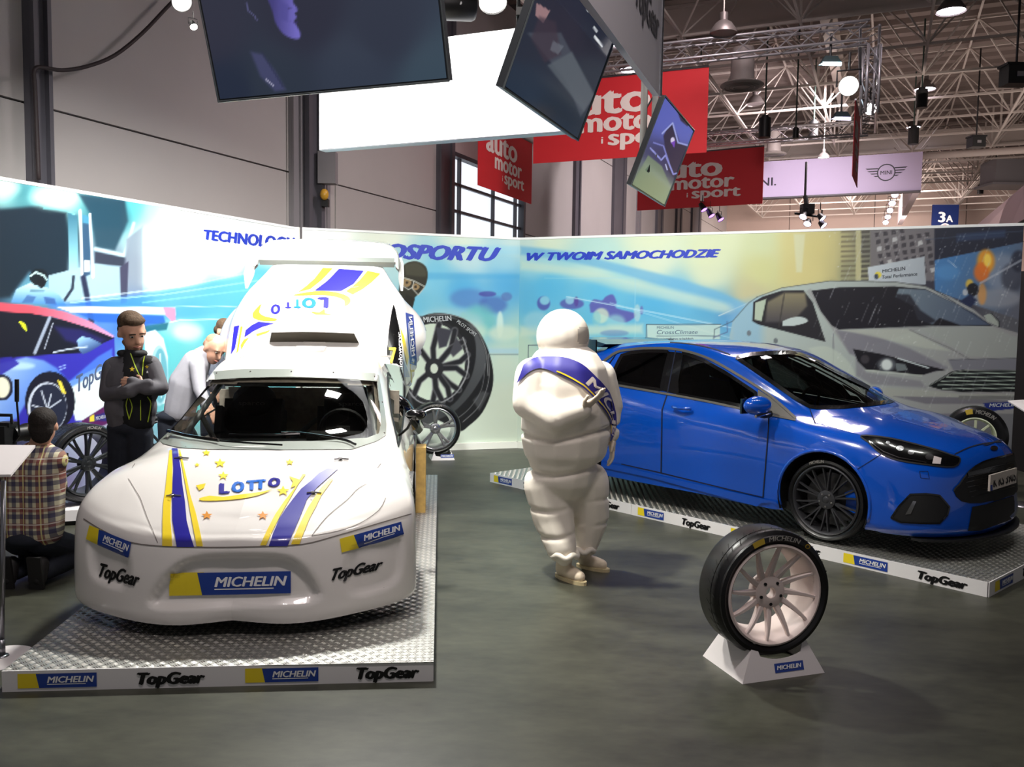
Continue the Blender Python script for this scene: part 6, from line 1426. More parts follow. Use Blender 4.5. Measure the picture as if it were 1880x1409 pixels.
soft('shirt', [('c', kp(38, 848), kp(96, 846), .095, .095), ('b', kp(70, 826), (.11, .09, .06)), ('c', kp(48, 860), kp(44, 970), .135, .14), ('c', kp(80, 860), kp(76, 970), .135, .14), ('c', kp(98, 848), kp(108, 892, yK + .08), .062, .055), ('c', kp(108, 892, yK + .08), kp(82, 872, yK + .32), .05, .04), ('c', kp(24, 848), kp(10, 890, yK + .08), .062, .055), ('c', kp(10, 890, yK + .08), kp(14, 860, yK + .32), .05, .04)], m_plaid, kne, .012, 4)
soft('trousers', [('b', kp(58, 985), (.165, .16, .08)), ('c', kp(78, 992), Vector((kp(90, 1000).x, yK + .38, .13)), .10, .08), ('c', Vector((kp(90, 1000).x, yK + .38, .10)), Vector((kp(84, 1000).x, yK - .02, .085)), .085, .06), ('c', kp(36, 992), Vector((kp(26, 1000).x, yK + .38, .13)), .10, .08), ('c', Vector((kp(26, 1000).x, yK + .38, .10)), Vector((kp(30, 1000).x, yK - .02, .085)), .085, .06)], m_jean, kne, .013, 4)
for u in (84, 30):
    b = kp(u, 1000); soft('shoe', [('c', Vector((b.x, yK - .06, .15)), Vector((b.x + .01, yK - .10, .06)), .05, .045)], m_sh, kne, .012, 3)
    mb = MB(); mb.box((b.x + .005, yK - .135, .11), (.09, .02, .22), Matrix.Rotation(.15, 3, 'X')); mb.done('sole', m_sh, kne)
for u, v in ((82, 868), (14, 858)):
    soft('hand', hand_prims(kp(u, v, yK + .33), Vector((-.3, .9, .1)), (0, .3, -1), .95, .4, 1), M_SKIN, kne, .008, 2)

# ================================================================ display wheels
def wheel_thing(label, C, nrm, R, W, rr, m_rim, spokes, group=None, **k):
    t = thing('wheel_exhibit', label, 'wheel', (C.x, C.y, C.z - R), 0, group); wheel_geo(t, C, nrm, R, W, rr, m_rim, spokes, **k); return t
m_rpink = mat('white_alloy_matt', (226, 210, 204), .5)
m_stand = mat('stand_white', (232, 226, 226), .5)
def wheel_stand(label, A, ux, w, d, h, wt, dt, R, zc, badge_=True):
    """hollow plinth with sloping sides; A near-left ground corner, ux along the front"""
    n = Vector((-ux.y, ux.x, 0)); t = thing('wheel_stand', label, 'stand', A, math.atan2(ux.y, ux.x))
    c = A + ux * w / 2 + n * d / 2; B = [A, A + ux * w, A + ux * w + n * d, A + n * d]; tc_ = [c - ux * wt / 2 - n * dt / 2, c + ux * wt / 2 - n * dt / 2, c + ux * wt / 2 + n * dt / 2, c - ux * wt / 2 + n * dt / 2]
    T_ = [p + Vector((0, 0, h)) for p in tc_]
    for i, nm in ((0, 'front_panel'), (1, 'side_panel'), (2, 'back_panel'), (3, 'side_panel')):
        a, b, b2, a2 = B[i], B[(i + 1) % 4], T_[(i + 1) % 4], T_[i]; out = (b - a).cross(b2 - a).normalized(); pts = [a, b, b2]
        if i in (0, 2):
            for q in range(1, 12):
                s_ = q / 12; p = b2.lerp(a2, s_); off = (s_ - .5) * (b2 - a2).length; z = zc - math.sqrt(max(0, (R + .016) ** 2 - off ** 2)); p = p.copy(); k = (p.z - z) / h
                if k > 0: p = p + ((a + b) / 2 - (a2 + b2) / 2) * k * .98; 
                pts.append(p)
        pts.append(a2); mb = MB(); mb.prism(pts, -out * .008); mb.done(nm, m_stand, t)
    if badge_:
        a, b, b2, a2 = B[0], B[1], T_[1], T_[0]; up = ((a2 + b2) / 2 - (a + b) / 2).normalized(); o = a + ux * w * .40 + up * .03; nn = ux.cross(up).normalized()
        mb = MB(); f_ = lambda x, y, l=0: o + ux * x + up * y + nn * (l + .001); quad_on(mb, f_, [(0, 0), (.17, 0), (.17, .045), (0, .045)], 1, .001); text_on(mb, f_, 'MICHELIN', .012, .014, .145, .021, .04, .2, 2, .002); mb.done('badge', BADGE, t)
    return t
A0 = Vector((1.152, 4.032, 0)); ux0 = Vector((.46, .152, 0)).normalized(); n0 = Vector((-ux0.y, ux0.x, 0))
wheel_stand('white trapezoid wheel stand on the open floor in front', A0, ux0, .485, .37, .19, .29, .25, .325, .43)
nw = Vector((.254, -.967, 0)).normalized(); Cw = Vector((1.385, 4.215, 0)) + nw * .085; Cw.z = .425
Cw = at_y(1424, 1094, 4.135)
wheel_thing('black slick tyre on a twelve-spoke white rim, alone on the front stand', Cw, nw, .322, .235, .252, m_rpink, 12, sw=.034, taper=.45, slick=True, dish=.045, hub_r=.085, curved=.12, nuts=5, mark=[('MICHELIN', .12, .62, 0), ('#', -.38, .22, 1), ('O', .60, .10, 1)])
# left wheel on a low plinth
m_rdk = mat('black_machined_alloy', (60, 62, 64), .3, metal=.7)
CL = at_y(166, 852, 7.25); wheel_thing('large low-profile wheel with black machined rim at the left partition wall', CL, Vector((.83, -.56, 0)), .345, .27, .275, m_rdk, 10, double=.10, sw=.024, taper=.8, disc=False, open_=False, dish=.02, mark=[('MICHELIN', .12, .4, 0)])
pl = thing('plinth', 'low white plinth at the left wall carrying two dark wheels', 'plinth', (CL.x, CL.y, 0), 0.45)
zP = CL.z - .345 - .012; Rz = Matrix.Rotation(.42, 3, 'Z')
mb = MB(); mb.box((CL.x + .1, CL.y + .13, zP / 2 + .02), (1.15, .55, zP - .04), Rz); mb.done('body', m_stand, pl)
mb = MB(); mb.box((CL.x + .1, CL.y + .13, .02), (1.05, .48, .04), Rz); mb.done('under_shadow', M_BLK, pl)  # black base stands in for the shadow under the plinth
C2 = at_y(300, 790, 8.2); C2.z = CL.z; wheel_thing('dark tyre mostly hidden between the folded-arms man and the bending man', C2, Vector((.42, -.9, 0)), .34, .25, .27, m_rdk, 10, sw=.03, open_=False)
pl2 = thing('plinth', 'low white plinth behind the men at the left wall', 'plinth', (C2.x, C2.y, 0), .42)
mb = MB(); mb.box((C2.x + .05, C2.y + .12, (C2.z - .35) / 2), (.8, .5, C2.z - .354), Rz); mb.done('body', m_stand, pl2)
# wheel by the back wall
m_sil = mat('silver_alloy', (176, 176, 180), .25, metal=.9)
CB = at_y(800, 788, 10.75); wheel_thing('tyre on a silver five-spoke rim by the back partition', CB, Vector((.25, -.97, 0)), .335, .24, .262, m_sil, 5, double=.15, sw=.04, taper=.8, open_=False, dish=.02, mark=[('MICHELIN', 0, .5, 0)])
aB = at_z(792, 846, 0); wheel_stand('small white wheel stand under the silver wheel at the back wall', aB, Vector((.97, .2, 0)).normalized(), .30, .34, .10, .22, .26, .335, CB.z)
# wheel right, behind the blue car
CR = at_y(1790, 802, 9.15); m_gsp = mat('gravel_rim_cream', (214, 220, 190), .5)
wheel_thing('gravel tyre on a cream spoked rim behind the blue car bonnet', CR, Vector((-.45, -.9, 0)), .325, .22, .20, m_gsp, 8, sw=.03, taper=.9, dish=.03, mark=[('MICHELIN', .35, .75, 0), ('#', -.25, .25, 1)])
wheel_stand('white wheel stand behind the blue car bonnet', Vector((CR.x - .25, CR.y - .02, 0)), Vector((.9, -.42, 0)).normalized(), .48, .34, CR.z - .26, .3, .24, .325, CR.z, False)
# ================================================================ info stand at the left edge
m_steelb = mat('brushed_steel', (150, 150, 156), .3, metal=1)
base = Vector((-2.60, 4.22, 0)); t = thing('info_stand', 'chrome pole info stand with tilted white board at the left edge of the picture', 'stand', base)
mb = MB(); mb.lathe([(.0001, .012), (.15, .012), (.165, .0), (.0001, .0)], base, n=40); mb.done('base', m_stand, t, autos=40)
pt = at_y(6, 880, 4.22); mb = MB(); mb.tube([base + Vector((0, 0, .01)), Vector((pt.x - .0, 4.22, pt.z - .01))], .0125, 12); mb.done('pole', m_steelb, t, True)
mb = MB(); mb.tube([base + Vector((0, 0, .01)), base + Vector((0, 0, .10))], .019, 12); mb.lathe([(.0001, .02), (.034, .018), (.036, .012)], base, n=20); mb.done('socket', m_steelb, t, True)
a, b, c, d = at_y(65, 822, 4.36), at_y(20, 876, 4.06), at_y(-110, 878, 4.06), at_y(-110, 820, 4.36)
mb = MB(); mb.prism([a, b, c, d], Vector((0, 0, .012))); mb.done('board', m_stand, t)
# info board at the right edge
a, b = at_y(1850, 738, 8.6), at_y(1898, 768, 8.2); t = thing('info_stand', 'small white info board on a pole at the right edge beyond the blue car', 'stand', (b.x, 8.4, 0))
mb = MB(); mb.prism([a, a + Vector((.17, .02, .01)), b + Vector((.25, 0, .05)), b], Vector((0, 0, .012))); mb.done('board', m_stand, t)
mb = MB(); q = (a + b) / 2 + Vector((.12, 0, 0)); mb.tube([(q.x, q.y, .012), q], .012, 8); mb.lathe([(.0001, .012), (.15, .01), (.16, 0)], (q.x, q.y, 0), n=24); mb.done('pole', m_steelb, t, True)

# ================================================================ video camera on slider beside the kneeling man
m_cam = mat('camera_black', (18, 18, 20), .45); m_camg = mat('camera_trim', (120, 122, 124), .4, metal=.6)
c = at_y(14, 800, 5.75); t = thing('video_camera', 'black video camera on a slider beside the kneeling man', 'camera', (c.x, c.y, 0))
mb = MB(); mb.box(c + Vector((-.06, 0, 0)), (.16, .14, .14)); mb.box(c + Vector((-.02, .02, .075)), (.1, .1, .03)); mb.done('camera_body', m_cam, t)
mb = MB(); mb.lathe([(.0001, .0), (.05, .0), (.055, .02), (.055, .10), (.065, .12), (.065, .16), (.04, .16), (.035, .13)], c + Vector((.0, .05, 0)), (.2, .97, 0), 20); mb.done('lens', m_cam, t, autos=40)
mb = MB(); mb.tube([c + Vector((-.1, 0, .08)), c + Vector((-.1, 0, .14)), c + Vector((.03, 0, .14)), c + Vector((.03, 0, .08))], .012, 8); mb.done('top_handle', m_cam, t)
h0 = at_y(36, 800, 5.7); h1 = at_y(31, 738, 5.7); h2 = at_y(31, 697, 5.7)
mb = MB(); mb.tube([c + Vector((.04, 0, -.05)), h0, h1], .007, 8); mb.done('pan_arm', m_cam, t); mb = MB(); mb.tube([h1, h2], .014, 10); mb.done('pan_grip', m_cam, t)
mb = MB(); mb.box(c + Vector((0, 0, -.10)), (.10, .10, .05)); mb.lathe([(.04, -.14), (.045, -.1), (.03, -.08)], c, n=16); mb.done('fluid_head', m_cam, t)
zc_ = c.z - .16
mb = MB(); mb.tube([c + Vector((-.6, .0, -.15)), c + Vector((.35, .0, -.145))], .012, 8); mb.tube([c + Vector((-.6, .07, -.15)), c + Vector((.35, .07, -.145))], .012, 8); mb.box(c + Vector((.35, .035, -.148)), (.03, .12, .035)); mb.done('slider_rail', m_camg, t)
ft = at_z(112, 1028, 0)
for e in ((ft.x, ft.y, .0), (c.x - .5, c.y - .15, 0), (c.x - .05, c.y + .6, 0)):
    e = Vector(e); s0 = c + Vector((.0, .03, -.17)); md = s0.lerp(e, .5); mb = MB(); mb.tube([s0, md], .014, 8); mb.tube([md, e + Vector((0, 0, .02))], .010, 8); mb.box(md, (.035, .035, .05)); lg = mb.done('tripod_leg', m_cam, t); mb = MB(); mb.ball(e + Vector((0, 0, .02)), (.03, .03, .02), 10, 6); mb.done('foot', m_cam, lg, True)

# ================================================================ screens hung over the stand
def screen(label, BL, BR, tilt, hgt, fn, order=1, emit=.9, nm='video_screen'):
    """BL, BR: lower corners; fn: colours by (x right, y up) 0..1"""
    ux = (BR - BL); w = ux.length; ux = ux / w; n = Vector((ux.y, -ux.x, 0)); up = (Vector((0, 0, 1)) * math.cos(tilt) + n * math.sin(tilt)).normalized(); nn = ux.cross(up).normalized()
    t = thing(nm, label, 'screen', (BL + BR) / 2, math.atan2(ux.y, ux.x)); R = Matrix((ux, up, nn)).transposed(); c = (BL + BR) / 2 + up * hgt / 2
    mb = MB(); mb.box(c - nn * .02, (w, hgt, .036), R); mb.box(c - nn * .05, (w * .6, hgt * .6, .04), R); mb.done('housing', mat('screen_housing', (62, 66, 70), .35, metal=.3), t)
    nx, ny = 150, 90; a, b_ = np.meshgrid(np.linspace(0, 1, nx + 1), np.linspace(0, 1, ny + 1)); m_ = .012
    V = np.array(BL)[None] + np.outer(m_ + a.ravel() * (w - 2 * m_), np.array(ux)) + np.outer(m_ + b_.ravel() * (hgt - 2 * m_), np.array(up)) + np.array(nn) * .0015
    i = np.arange(nx * ny); r = i // nx; cc = i % nx; q = r * (nx + 1) + cc; P = np.stack([a.ravel() * w * 400, b_.ravel() * hgt * 400], 1)
    o = obj('picture', V, np.stack([q, q + 1, q + nx + 2, q + nx + 1], 1).tolist(), SCRM, t, col=fn(P, projn(V)))
    mb = MB(); fr = [(0, 0), (w, 0), (w, hgt), (0, hgt)]; pts = [BL + ux * x + up * y + nn * .004 for x, y in fr]; mb.tube(pts, .006, 6, closed=True); mb.done('bezel', mat('screen_bezel', (120, 128, 130), .3, metal=.6), t)
    q = c - nn * .07
    mb = MB(); mb.box(q, (.3, .3, .03), R); mb.tube([q, q - nn * .12 + Vector((0, 0, .1)), Vector((q.x, q.y, BL.z + 1.5)) - nn * .12], .025, 8); mb.done('hanging_bracket', m_steelb, t)
    return t
SCRM = bpy.data.materials.new('screen_picture'); SCRM.use_nodes = True; nt = SCRM.node_tree; b = nt.nodes['Principled BSDF']; at = nt.nodes.new('ShaderNodeAttribute'); at.attribute_name = 'Col'
b.inputs['Base Color'].default_value = (.01, .01, .012, 1); b.inputs['Roughness'].default_value = .12; nt.links.new(at.outputs['Color'], b.inputs['Emission Color']); b.inputs['Emission Strength'].default_value = .95
def scr1(P, PX):
    S = [(380,60,44,46,62),(500,150,44,52,66),(700,60,44,50,66),(800,140,56,72,86),(650,120,50,58,74),(420,170,36,44,62),(560,30,40,42,58)]
    L = [pg(crs([(480,-40),(542,-30),(546,-8),(537,2),(547,18),(541,24),(545,32),(540,38),(545,48),(551,60),(550,70),(538,71),(520,62),(506,42),(500,20),(492,0)], 3), ((112,104,190),(64,60,120),(545,20),(500,20)), 4), pg([(512,0),(530,10),(528,40),(515,36)], (74,70,140), 6, .6), ln([(532,40),(545,41)], (50,44,90), 1.6), ln([(530,16),(544,16)], (56,50,100), 2, .7), ln([(452,6),(456,20),(468,30),(472,38)], (100,100,150), 2.5, .7), pg([(460,95),(482,100),(505,130),(525,165),(505,168),(478,140)], (70,72,110), 8, .8), ln([(488,146),(502,157)], (190,190,215), 2.5, .8), ln([(480,95),(520,160)], (40,44,70), 3, .6)]
    return paint(PX, rbf(PX, S), L)
def scr2(P, PX):
    S = [(960,80,40,46,60),(950,150,38,50,66),(1040,60,44,44,58),(1100,60,34,38,52),(1030,220,34,44,56),(1080,150,46,54,66)]
    L = [pg([(985,5),(1010,20),(998,42),(983,28)], (150,118,122), 1.5), pg([(968,60),(1030,60),(1090,175),(1066,215),(1040,150)], (74,80,92), 5, .8), pg([(1005,120),(1050,95),(1092,175),(1072,205)], (88,96,104), 6, .8), pg([(990,30),(1020,40),(1030,100),(1000,115),(975,70)], (62,52,64), 8, .7), ln([(1092,67),(1105,85)], (225,228,230), 4), ln([(1090,50),(1096,58)], (220,224,226), 3), ln([(1076,12),(1080,22)], (200,205,210), 2), pg([(1015,75),(1035,85),(1025,100),(1010,92)], (110,116,126), 3, .6)]
    return paint(PX, rbf(PX, S), L)
def scr3(P, PX):
    S = [(1230,220,84,96,180),(1255,240,84,98,182),(1215,300,44,48,96),(1240,300,36,38,74),(1200,330,104,122,104),(1215,360,106,124,106)]
    L = [pg([(1160,340),(1190,285),(1215,305),(1232,345),(1219,378)], (106,124,104), 3), pg([(1240,195),(1258,205),(1272,222),(1262,232),(1250,222)], (30,32,60), 3), pg([(1224,238),(1235,225),(1248,262),(1262,268),(1240,330),(1228,315),(1218,250)], (28,30,62), 3), ln([(1216,245),(1235,226),(1245,262),(1266,268)], (150,160,220), 3), ln([(1194,272),(1214,294),(1222,285),(1236,320),(1244,318)], (140,146,214), 3), ln([(1200,262),(1218,268),(1228,298)], (120,126,200), 2.5), el((1235,258),(4,6),(210,200,230),2), pg([(1232,262),(1240,258),(1238,272)], (110,60,180), 1.5), ln([(1222,302),(1225,312)], (200,205,240), 2)]
    return paint(PX, rbf(PX, S), L)
def zfix(p, z=2.83): return at_z(p[0], p[1], z)
screen('big dark video screen over the white car showing a face in profile', zfix((402, 187)), zfix((825, 148)), .30, .72, scr1)
screen('steeply turned dark video screen between the white light box and the sign panel', zfix((923, 161)), zfix((1060, 258)), .36, .72, scr2)
screen('smaller far video screen with violet picture and pale green lower corner', zfix((1158, 340)), zfix((1219.5, 378.6)), .36, .70, scr3)
# light box and side sign of the stand's canopy
m_lbx = mat('light_box_fabric', (250, 250, 255), .5, emit=1.25); m_lfr = mat('light_box_frame', (190, 190, 195), .4, metal=.6)
A = at_z(586, 276, 3.3); B = at_z(1050, 241, 3.3); up = Vector((0, 0, .86)); t = thing('light_box', 'long glowing white light box hanging above the stand', 'light box', (A + B) / 2)
nn = Vector(((B - A).y, -(B - A).x, 0)).normalized()
mb = MB(); mb.prism([A, B, B + up, A + up], -nn * .10); mb.done('frame', m_lfr, t); mb = MB(); i_ = .008; e1 = (B - A).normalized(); mb.prism([A + e1 * i_ + Vector((0, 0, i_)) + nn * .002, B - e1 * i_ + Vector((0, 0, i_)) + nn * .002, B - e1 * i_ + up + nn * .002, A + e1 * i_ + up + nn * .002], nn * .004); mb.done('fabric_face', m_lbx, t)
for p in (A + (B - A) * .2, A + (B - A) * .8):
    mb = MB(); mb.tube([p + up, p + Vector((0, 0, 5.6))], .004, 5); mb.done('suspension_wire', m_steelb, t)
A = at_z(1040, -60, 3.3); A = at_z(1133, 72, 3.3); B = at_z(1210, 176, 3.3); e1 = (B - A).normalized(); A = A - e1 * .75; up = Vector((0, 0, 1.5)); nn = Vector((e1.y, -e1.x, 0)); t = thing('canopy_sign', 'pale grey hanging sign panel right of the turned screen', 'sign', (A + B) / 2)
mb = MB(); mb.prism([A, B, B + up, A + up], -nn * .04); mb.done('panel', mat('sign_panel_grey', (206, 202, 208), .6), t)
f_ = lambda x, y, l=0: A + e1 * x + Vector((0, 0, y)) + nn * (l + .002); mb = MB(); text_on(mb, f_, 'TopGear', 1.15, .33, .72, .20, .08, .2, 0, .002); mb.done('wordmark', mat('faded_print', (92, 90, 96), .6), t)
mb = MB(); mb.tube([B + Vector((.01, .01, 0)), B + Vector((.01, .01, 1.5))], .012, 8); mb.done('edge_profile', m_steelb, t)
# bright column hanging at the canopy corner
P1 = at_y(1190, 288, 6.9); t = thing('hanging_column', 'bright metal hanging column behind the far video screen', 'column', (P1.x, P1.y, P1.z))
for dx in (-.045, .045):
    mb = MB(); mb.tube([P1 + Vector((dx, 0, 0)), P1 + Vector((dx, 0, 2.4))], .026, 10); mb.done('tube', mat('lit_metal_white', (240, 236, 232), .3), t, True)  # plain white colour stands in for the bright shine of silver tubes
for k in range(8):
    mb = MB(); mb.tube([P1 + Vector((-.045, 0, .05 + .3 * k)), P1 + Vector((.045, 0, .2 + .3 * k))], .008, 6); mb.done('brace', m_steelb, t)
mb = MB(); mb.box(P1 + Vector((-.04, -.03, -.06)), (.09, .08, .14)); mb.done('clamp', m_cam, t)
# loudspeaker, spot lamps near the canopy
c = at_y(840, 10, 6.6); t = thing('loudspeaker', 'black cylindrical loudspeaker hanging right of the big screen', 'speaker', c)
mb = MB(); mb.lathe([(.0001, -.13), (.10, -.13), (.11, -.11), (.11, .11), (.10, .13), (.0001, .13)], c, (.95, .3, .08), 28); mb.done('housing', m_cam, t, autos=40); mb = MB(); mb.disc(c + Vector((.03, -.105, -.02)), (-.2, -.95, 0), .012); mb.done('round_mark', M_WHT, t); mb = MB(); mb.tube([c + Vector((0, 0, .1)), c + Vector((0, 0, 1.6))], .012, 6); mb.done('drop_rod', m_cam, t)
m_lampw = mat('lamp_glow_white', (255, 252, 245), .5, emit=30); m_lampv = mat('lamp_glow_violet', (232, 222, 255), .5, emit=8); m_lampc = mat('lamp_glow_cool', (215, 245, 255), .5, emit=8)
def spot(label, c, d, r, m, group=None, nm='spotlight', L=2.2):
    t = thing(nm, label, 'spotlight', c, 0, group); c = Vector(c); d = Vector(d).normalized()
    mb = MB(); mb.lathe([(.0001, -r * L), (r * .6, -r * L), (r * .8, -r * L * .6), (r, 0), (r * .96, .0), (r * .7, -r * .5)], c, d, 20); mb.done('lamp_can', m_cam, t, autos=40)
    mb = MB(); mb.disc(c - d * r * .12, d, r * .93, 20); mb.done('lens', m, t)
    s = d.cross(Vector((0, 0, 1))); s = s.normalized() if s.length > .1 else Vector((1, 0, 0)); q = c - d * r * 1.1
    mb = MB(); mb.tube([q + s * r * 1.15, q + s * r * 1.15 + Vector((0, 0, r * 1.6)), q - s * r * 1.15 + Vector((0, 0, r * 1.6)), q - s * r * 1.15], r * .1, 6); mb.tube([q + Vector((0, 0, r * 1.6)), q + Vector((0, 0, r * 3.4))], r * .12, 6); mb.done('yoke', m_cam, t); return t
spot('blazing spotlight beside the upper left corner of the big screen', at_y(334, 4, 5.2), (.5, -.6, -.62), .06, m_lampw)
spot('blazing lamp above the light box next to the loudspeaker', at_y(905, 6, 6.0), (.1, -.5, -.86), .10, m_lampw)
spot('small spotlight hanging just left of the big screen', at_y(356, 50, 5.0), (.4, -.5, -.75), .022, m_lampw)
# upright lighting truss and cable over the left
c = at_y(957, 60, 5.6)
t = thing('truss_upright', 'slim black and silver lighting upright at the left edge of the turned screen', 'truss', (c.x, c.y, 3.3))
for dx in (-.02, .03): mb = MB(); mb.tube([(c.x + dx, c.y, 3.35), (c.x + dx, c.y, 5.2)], .012, 8); mb.done('tube', m_cam if dx < 0 else m_steelb, t, True)
for k in range(4): mb = MB(); mb.box((c.x, c.y - .02, 3.45 + .15 * k), (.07, .05, .05)); mb.done('clamp', m_cam, t)
cab = [onp for onp in [at_plane(u, v, WP + N_ * .25, N_) for u, v in crs([(71,330),(68,250),(64,160),(62,135),(66,125),(80,124),(115,129),(160,122),(210,102),(260,62),(305,15),(330,-10)], 4)]]
mb = MB(); mb.tube(cab, .022, 7); meta(mb.done('power_cable', mat('cable_brown', (58, 48, 50), .6), smooth=True), 'thick dark cable sagging from the steel column at upper left', 'cable')
# warning beacon and control box on the wall
c = at_plane(596, 360, WP + N_ * .3, N_); t = thing('warning_beacon', 'yellow warning beacon with grey box on the wall by the steel column', 'beacon', c)
mb = MB(); mb.ball(c + Vector((0, -.02, .02)), (.07, .07, .09), 14, 8); mb.done('lamp_dome', mat('beacon_amber', (226, 170, 60), .3), t, True); mb = MB(); mb.box(c + Vector((0, .06, -.10)), (.10, .12, .12)); mb.done('bracket', m_cam, t); mb = MB(); mb.box(c + Vector((.03, .1, .45)), (.28, .2, .5)); mb.done('control_box', m_steel2, t)

# ================================================================ red banners on their truss ring
m_red = mat('banner_red', (214, 38, 46), .6); m_bt = mat('banner_letter_grey', (244, 228, 220), .6)
def banner(label, L_, R_, h, x0=.32, sc=1.0):
    e1 = (R_ - L_).normalized(); w = (R_ - L_).length; nn = Vector((e1.y, -e1.x, 0)); t = thing('banner', label, 'banner', (L_ + R_) / 2, math.atan2(e1.y, e1.x), 'red hanging banners'); up = Vector((0, 0, h))
    mb = MB(); mb.prism([L_, R_, R_ + up, L_ + up], -nn * .012); mb.done('cloth', m_red, t)
    f_ = lambda x, y, l=0: L_ + e1 * (x * w) + Vector((0, 0, y * h)) + nn * (l + .004)
    for s, x, y, ww, hh in (('auto', .12, .555, .57, .36), ('motor', .275, .34, .51, .26), ('sport', .45, .165, .385, .205), ('i', .41, .19, .012, .09)):
        mb = MB(); text_on(mb, f_, s, x, y, ww, hh, .055 if s != 'i' else .02, 0, 0, .002); mb.done('lettering', m_bt, t)
    mb = MB(); mb.tube([L_ + up, R_ + up], .02, 6); mb.done('top_bar', m_steelb, t)
bA0, bA1 = at_z(978.6, 300.5, 4.84), at_z(1297, 280, 4.84); bB0, bB1 = at_z(877.5, 340, 4.4), at_z(975.6, 375, 4.4); bC0, bC1 = at_z(1169.7, 387, 4.84), at_z(1399.6, 374, 4.84)
banner('largest red banner, hanging behind the turned screen', bA0, bA1, 1.5); banner('small slanting red banner left of the others, in front of the window', bB0, bB1, 1.33); banner('lower right red banner beside the far screen', bC0, bC1, 1.42)
bD0 = at_z(1565, 322, 4.84); bD1 = at_z(1574, 345, 4.84); banner('narrow red banner seen edge-on under the bright lamp', bD0, bD1, 1.5)
def truss(name, label, P, Q, wd=.3, grp='aluminium trusses over the banners'):
    t = thing(name, label, 'truss', (P + Q) / 2, 0, grp); e = (Q - P); L = e.length; e.normalize(); s = e.cross(Vector((0, 0, 1))); s = s.normalized() if s.length > .1 else Vector((1, 0, 0)); u = s.cross(e)
    ch = [(-.5, -.5), (.5, -.5), (.5, .5), (-.5, .5)]
    for a, b_ in ch: mb = MB(); o = s * a * wd + u * b_ * wd; mb.tube([P + o, Q + o], .024, 6); mb.done('chord', m_alu, t, True)
    k = max(2, int(L / (wd * 1.15))); mb = MB()
    for i in range(k):
        p = P + e * L * i / k; q = P + e * L * (i + 1) / k
        for j in range(4):
            a = ch[j]; c_ = ch[(j + 1) % 4]; mb.tube([p + s * a[0] * wd + u * a[1] * wd, q + s * c_[0] * wd + u * c_[1] * wd], .011, 4, cap=False)
    o = mb.done('lattice', m_alu, t); o['kind'] = 'stuff'
m_alu = mat('truss_aluminium', (186, 182, 186), .35, metal=.6)
tz = 6.62
tA = Vector((bA1.x, bA1.y, tz)); eA = (bA1 - bA0).normalized(); cR = tA + eA * 2.6; cL = Vector((bA0.x, bA0.y, tz)) - eA * 1.6
truss('lighting_truss', 'long aluminium truss above the largest red banner', cL, cR); nA = Vector((-eA.y, eA.x, 0)); cR2 = cR + nA * 7.2; cL2 = cL + nA * 7.2
truss('lighting_truss', 'aluminium truss above the lower right red banner', cL2, cR2); truss('lighting_truss', 'aluminium truss running away above the slanting red banner', cL + nA * .17, cL2 - nA * .17); truss('lighting_truss', 'aluminium truss running away above the edge-on banner', cR + nA * .17, cR2 - nA * .17)
truss('truss_upright', 'short aluminium truss upright at the bright lamp', Vector((cR.x + .05, cR.y, 5.3)), Vector((cR.x + .05, cR.y, 6.4)), .2)
truss('truss_upright', 'aluminium truss upright above the far truss corner', Vector((cR2.x, cR2.y, 6.84)), Vector((cR2.x, cR2.y, 7.6)), .2)
def pl_(u, v, y): return at_y(u, v, y)
spot('dazzling round lamp on the truss corner, brightest in the hall', pl_(1558, 158, 14.0), (-.35, -.9, -.25), .16, m_lampw)
spot('second dazzling lamp right below the brightest one', pl_(1598, 200, 17.0), (-.3, -.9, -.2), .12, m_lampw)
def flood(label, c, w, m, hang=1.0, tint=None):
    t = thing('floodlight', label, 'floodlight', c); c = Vector(c)
    mb = MB(); V = [c + Vector((x * w * (1 if z < .5 else .6), y * w * .5 * (1 if z < .5 else .6), (.0 if z < .5 else .22 * w + .05))) for z in (0, 1) for x, y in ((-.5, -.5), (.5, -.5), (.5, .5), (-.5, .5))]
    mb.add(V, [(4, 5, 6, 7), (0, 1, 5, 4), (1, 2, 6, 5), (2, 3, 7, 6), (3, 0, 4, 7)]); mb.done('hood', mat('flood_hood', (44, 60, 62), .5), t); mb = MB(); mb.add([c + Vector((x * w * .96, y * w * .48, .01 - (y - .5) * -.06 * w)) for x, y in ((-.5, -.5), (.5, -.5), (.5, .5), (-.5, .5))], [(0, 3, 2, 1)]); mb.box(c + Vector((0, -.26 * w, -.02)), (w * .9, .02, .16 * w)); mb.done('lamp_face', m, t)
    mb = MB(); mb.tube([c + Vector((0, 0, .1)), c + Vector((0, 0, hang))], .02, 6); mb.done('drop_rod', m_cam, t)
flood('rectangular floodlight with cool glow left of the truss upright', pl_(1524, 118, 14.4), .34, m_lampc, .5); flood('rectangular floodlight with violet glow below the brightest lamp', pl_(1544, 218, 16.5), .34, m_lampv, .6)
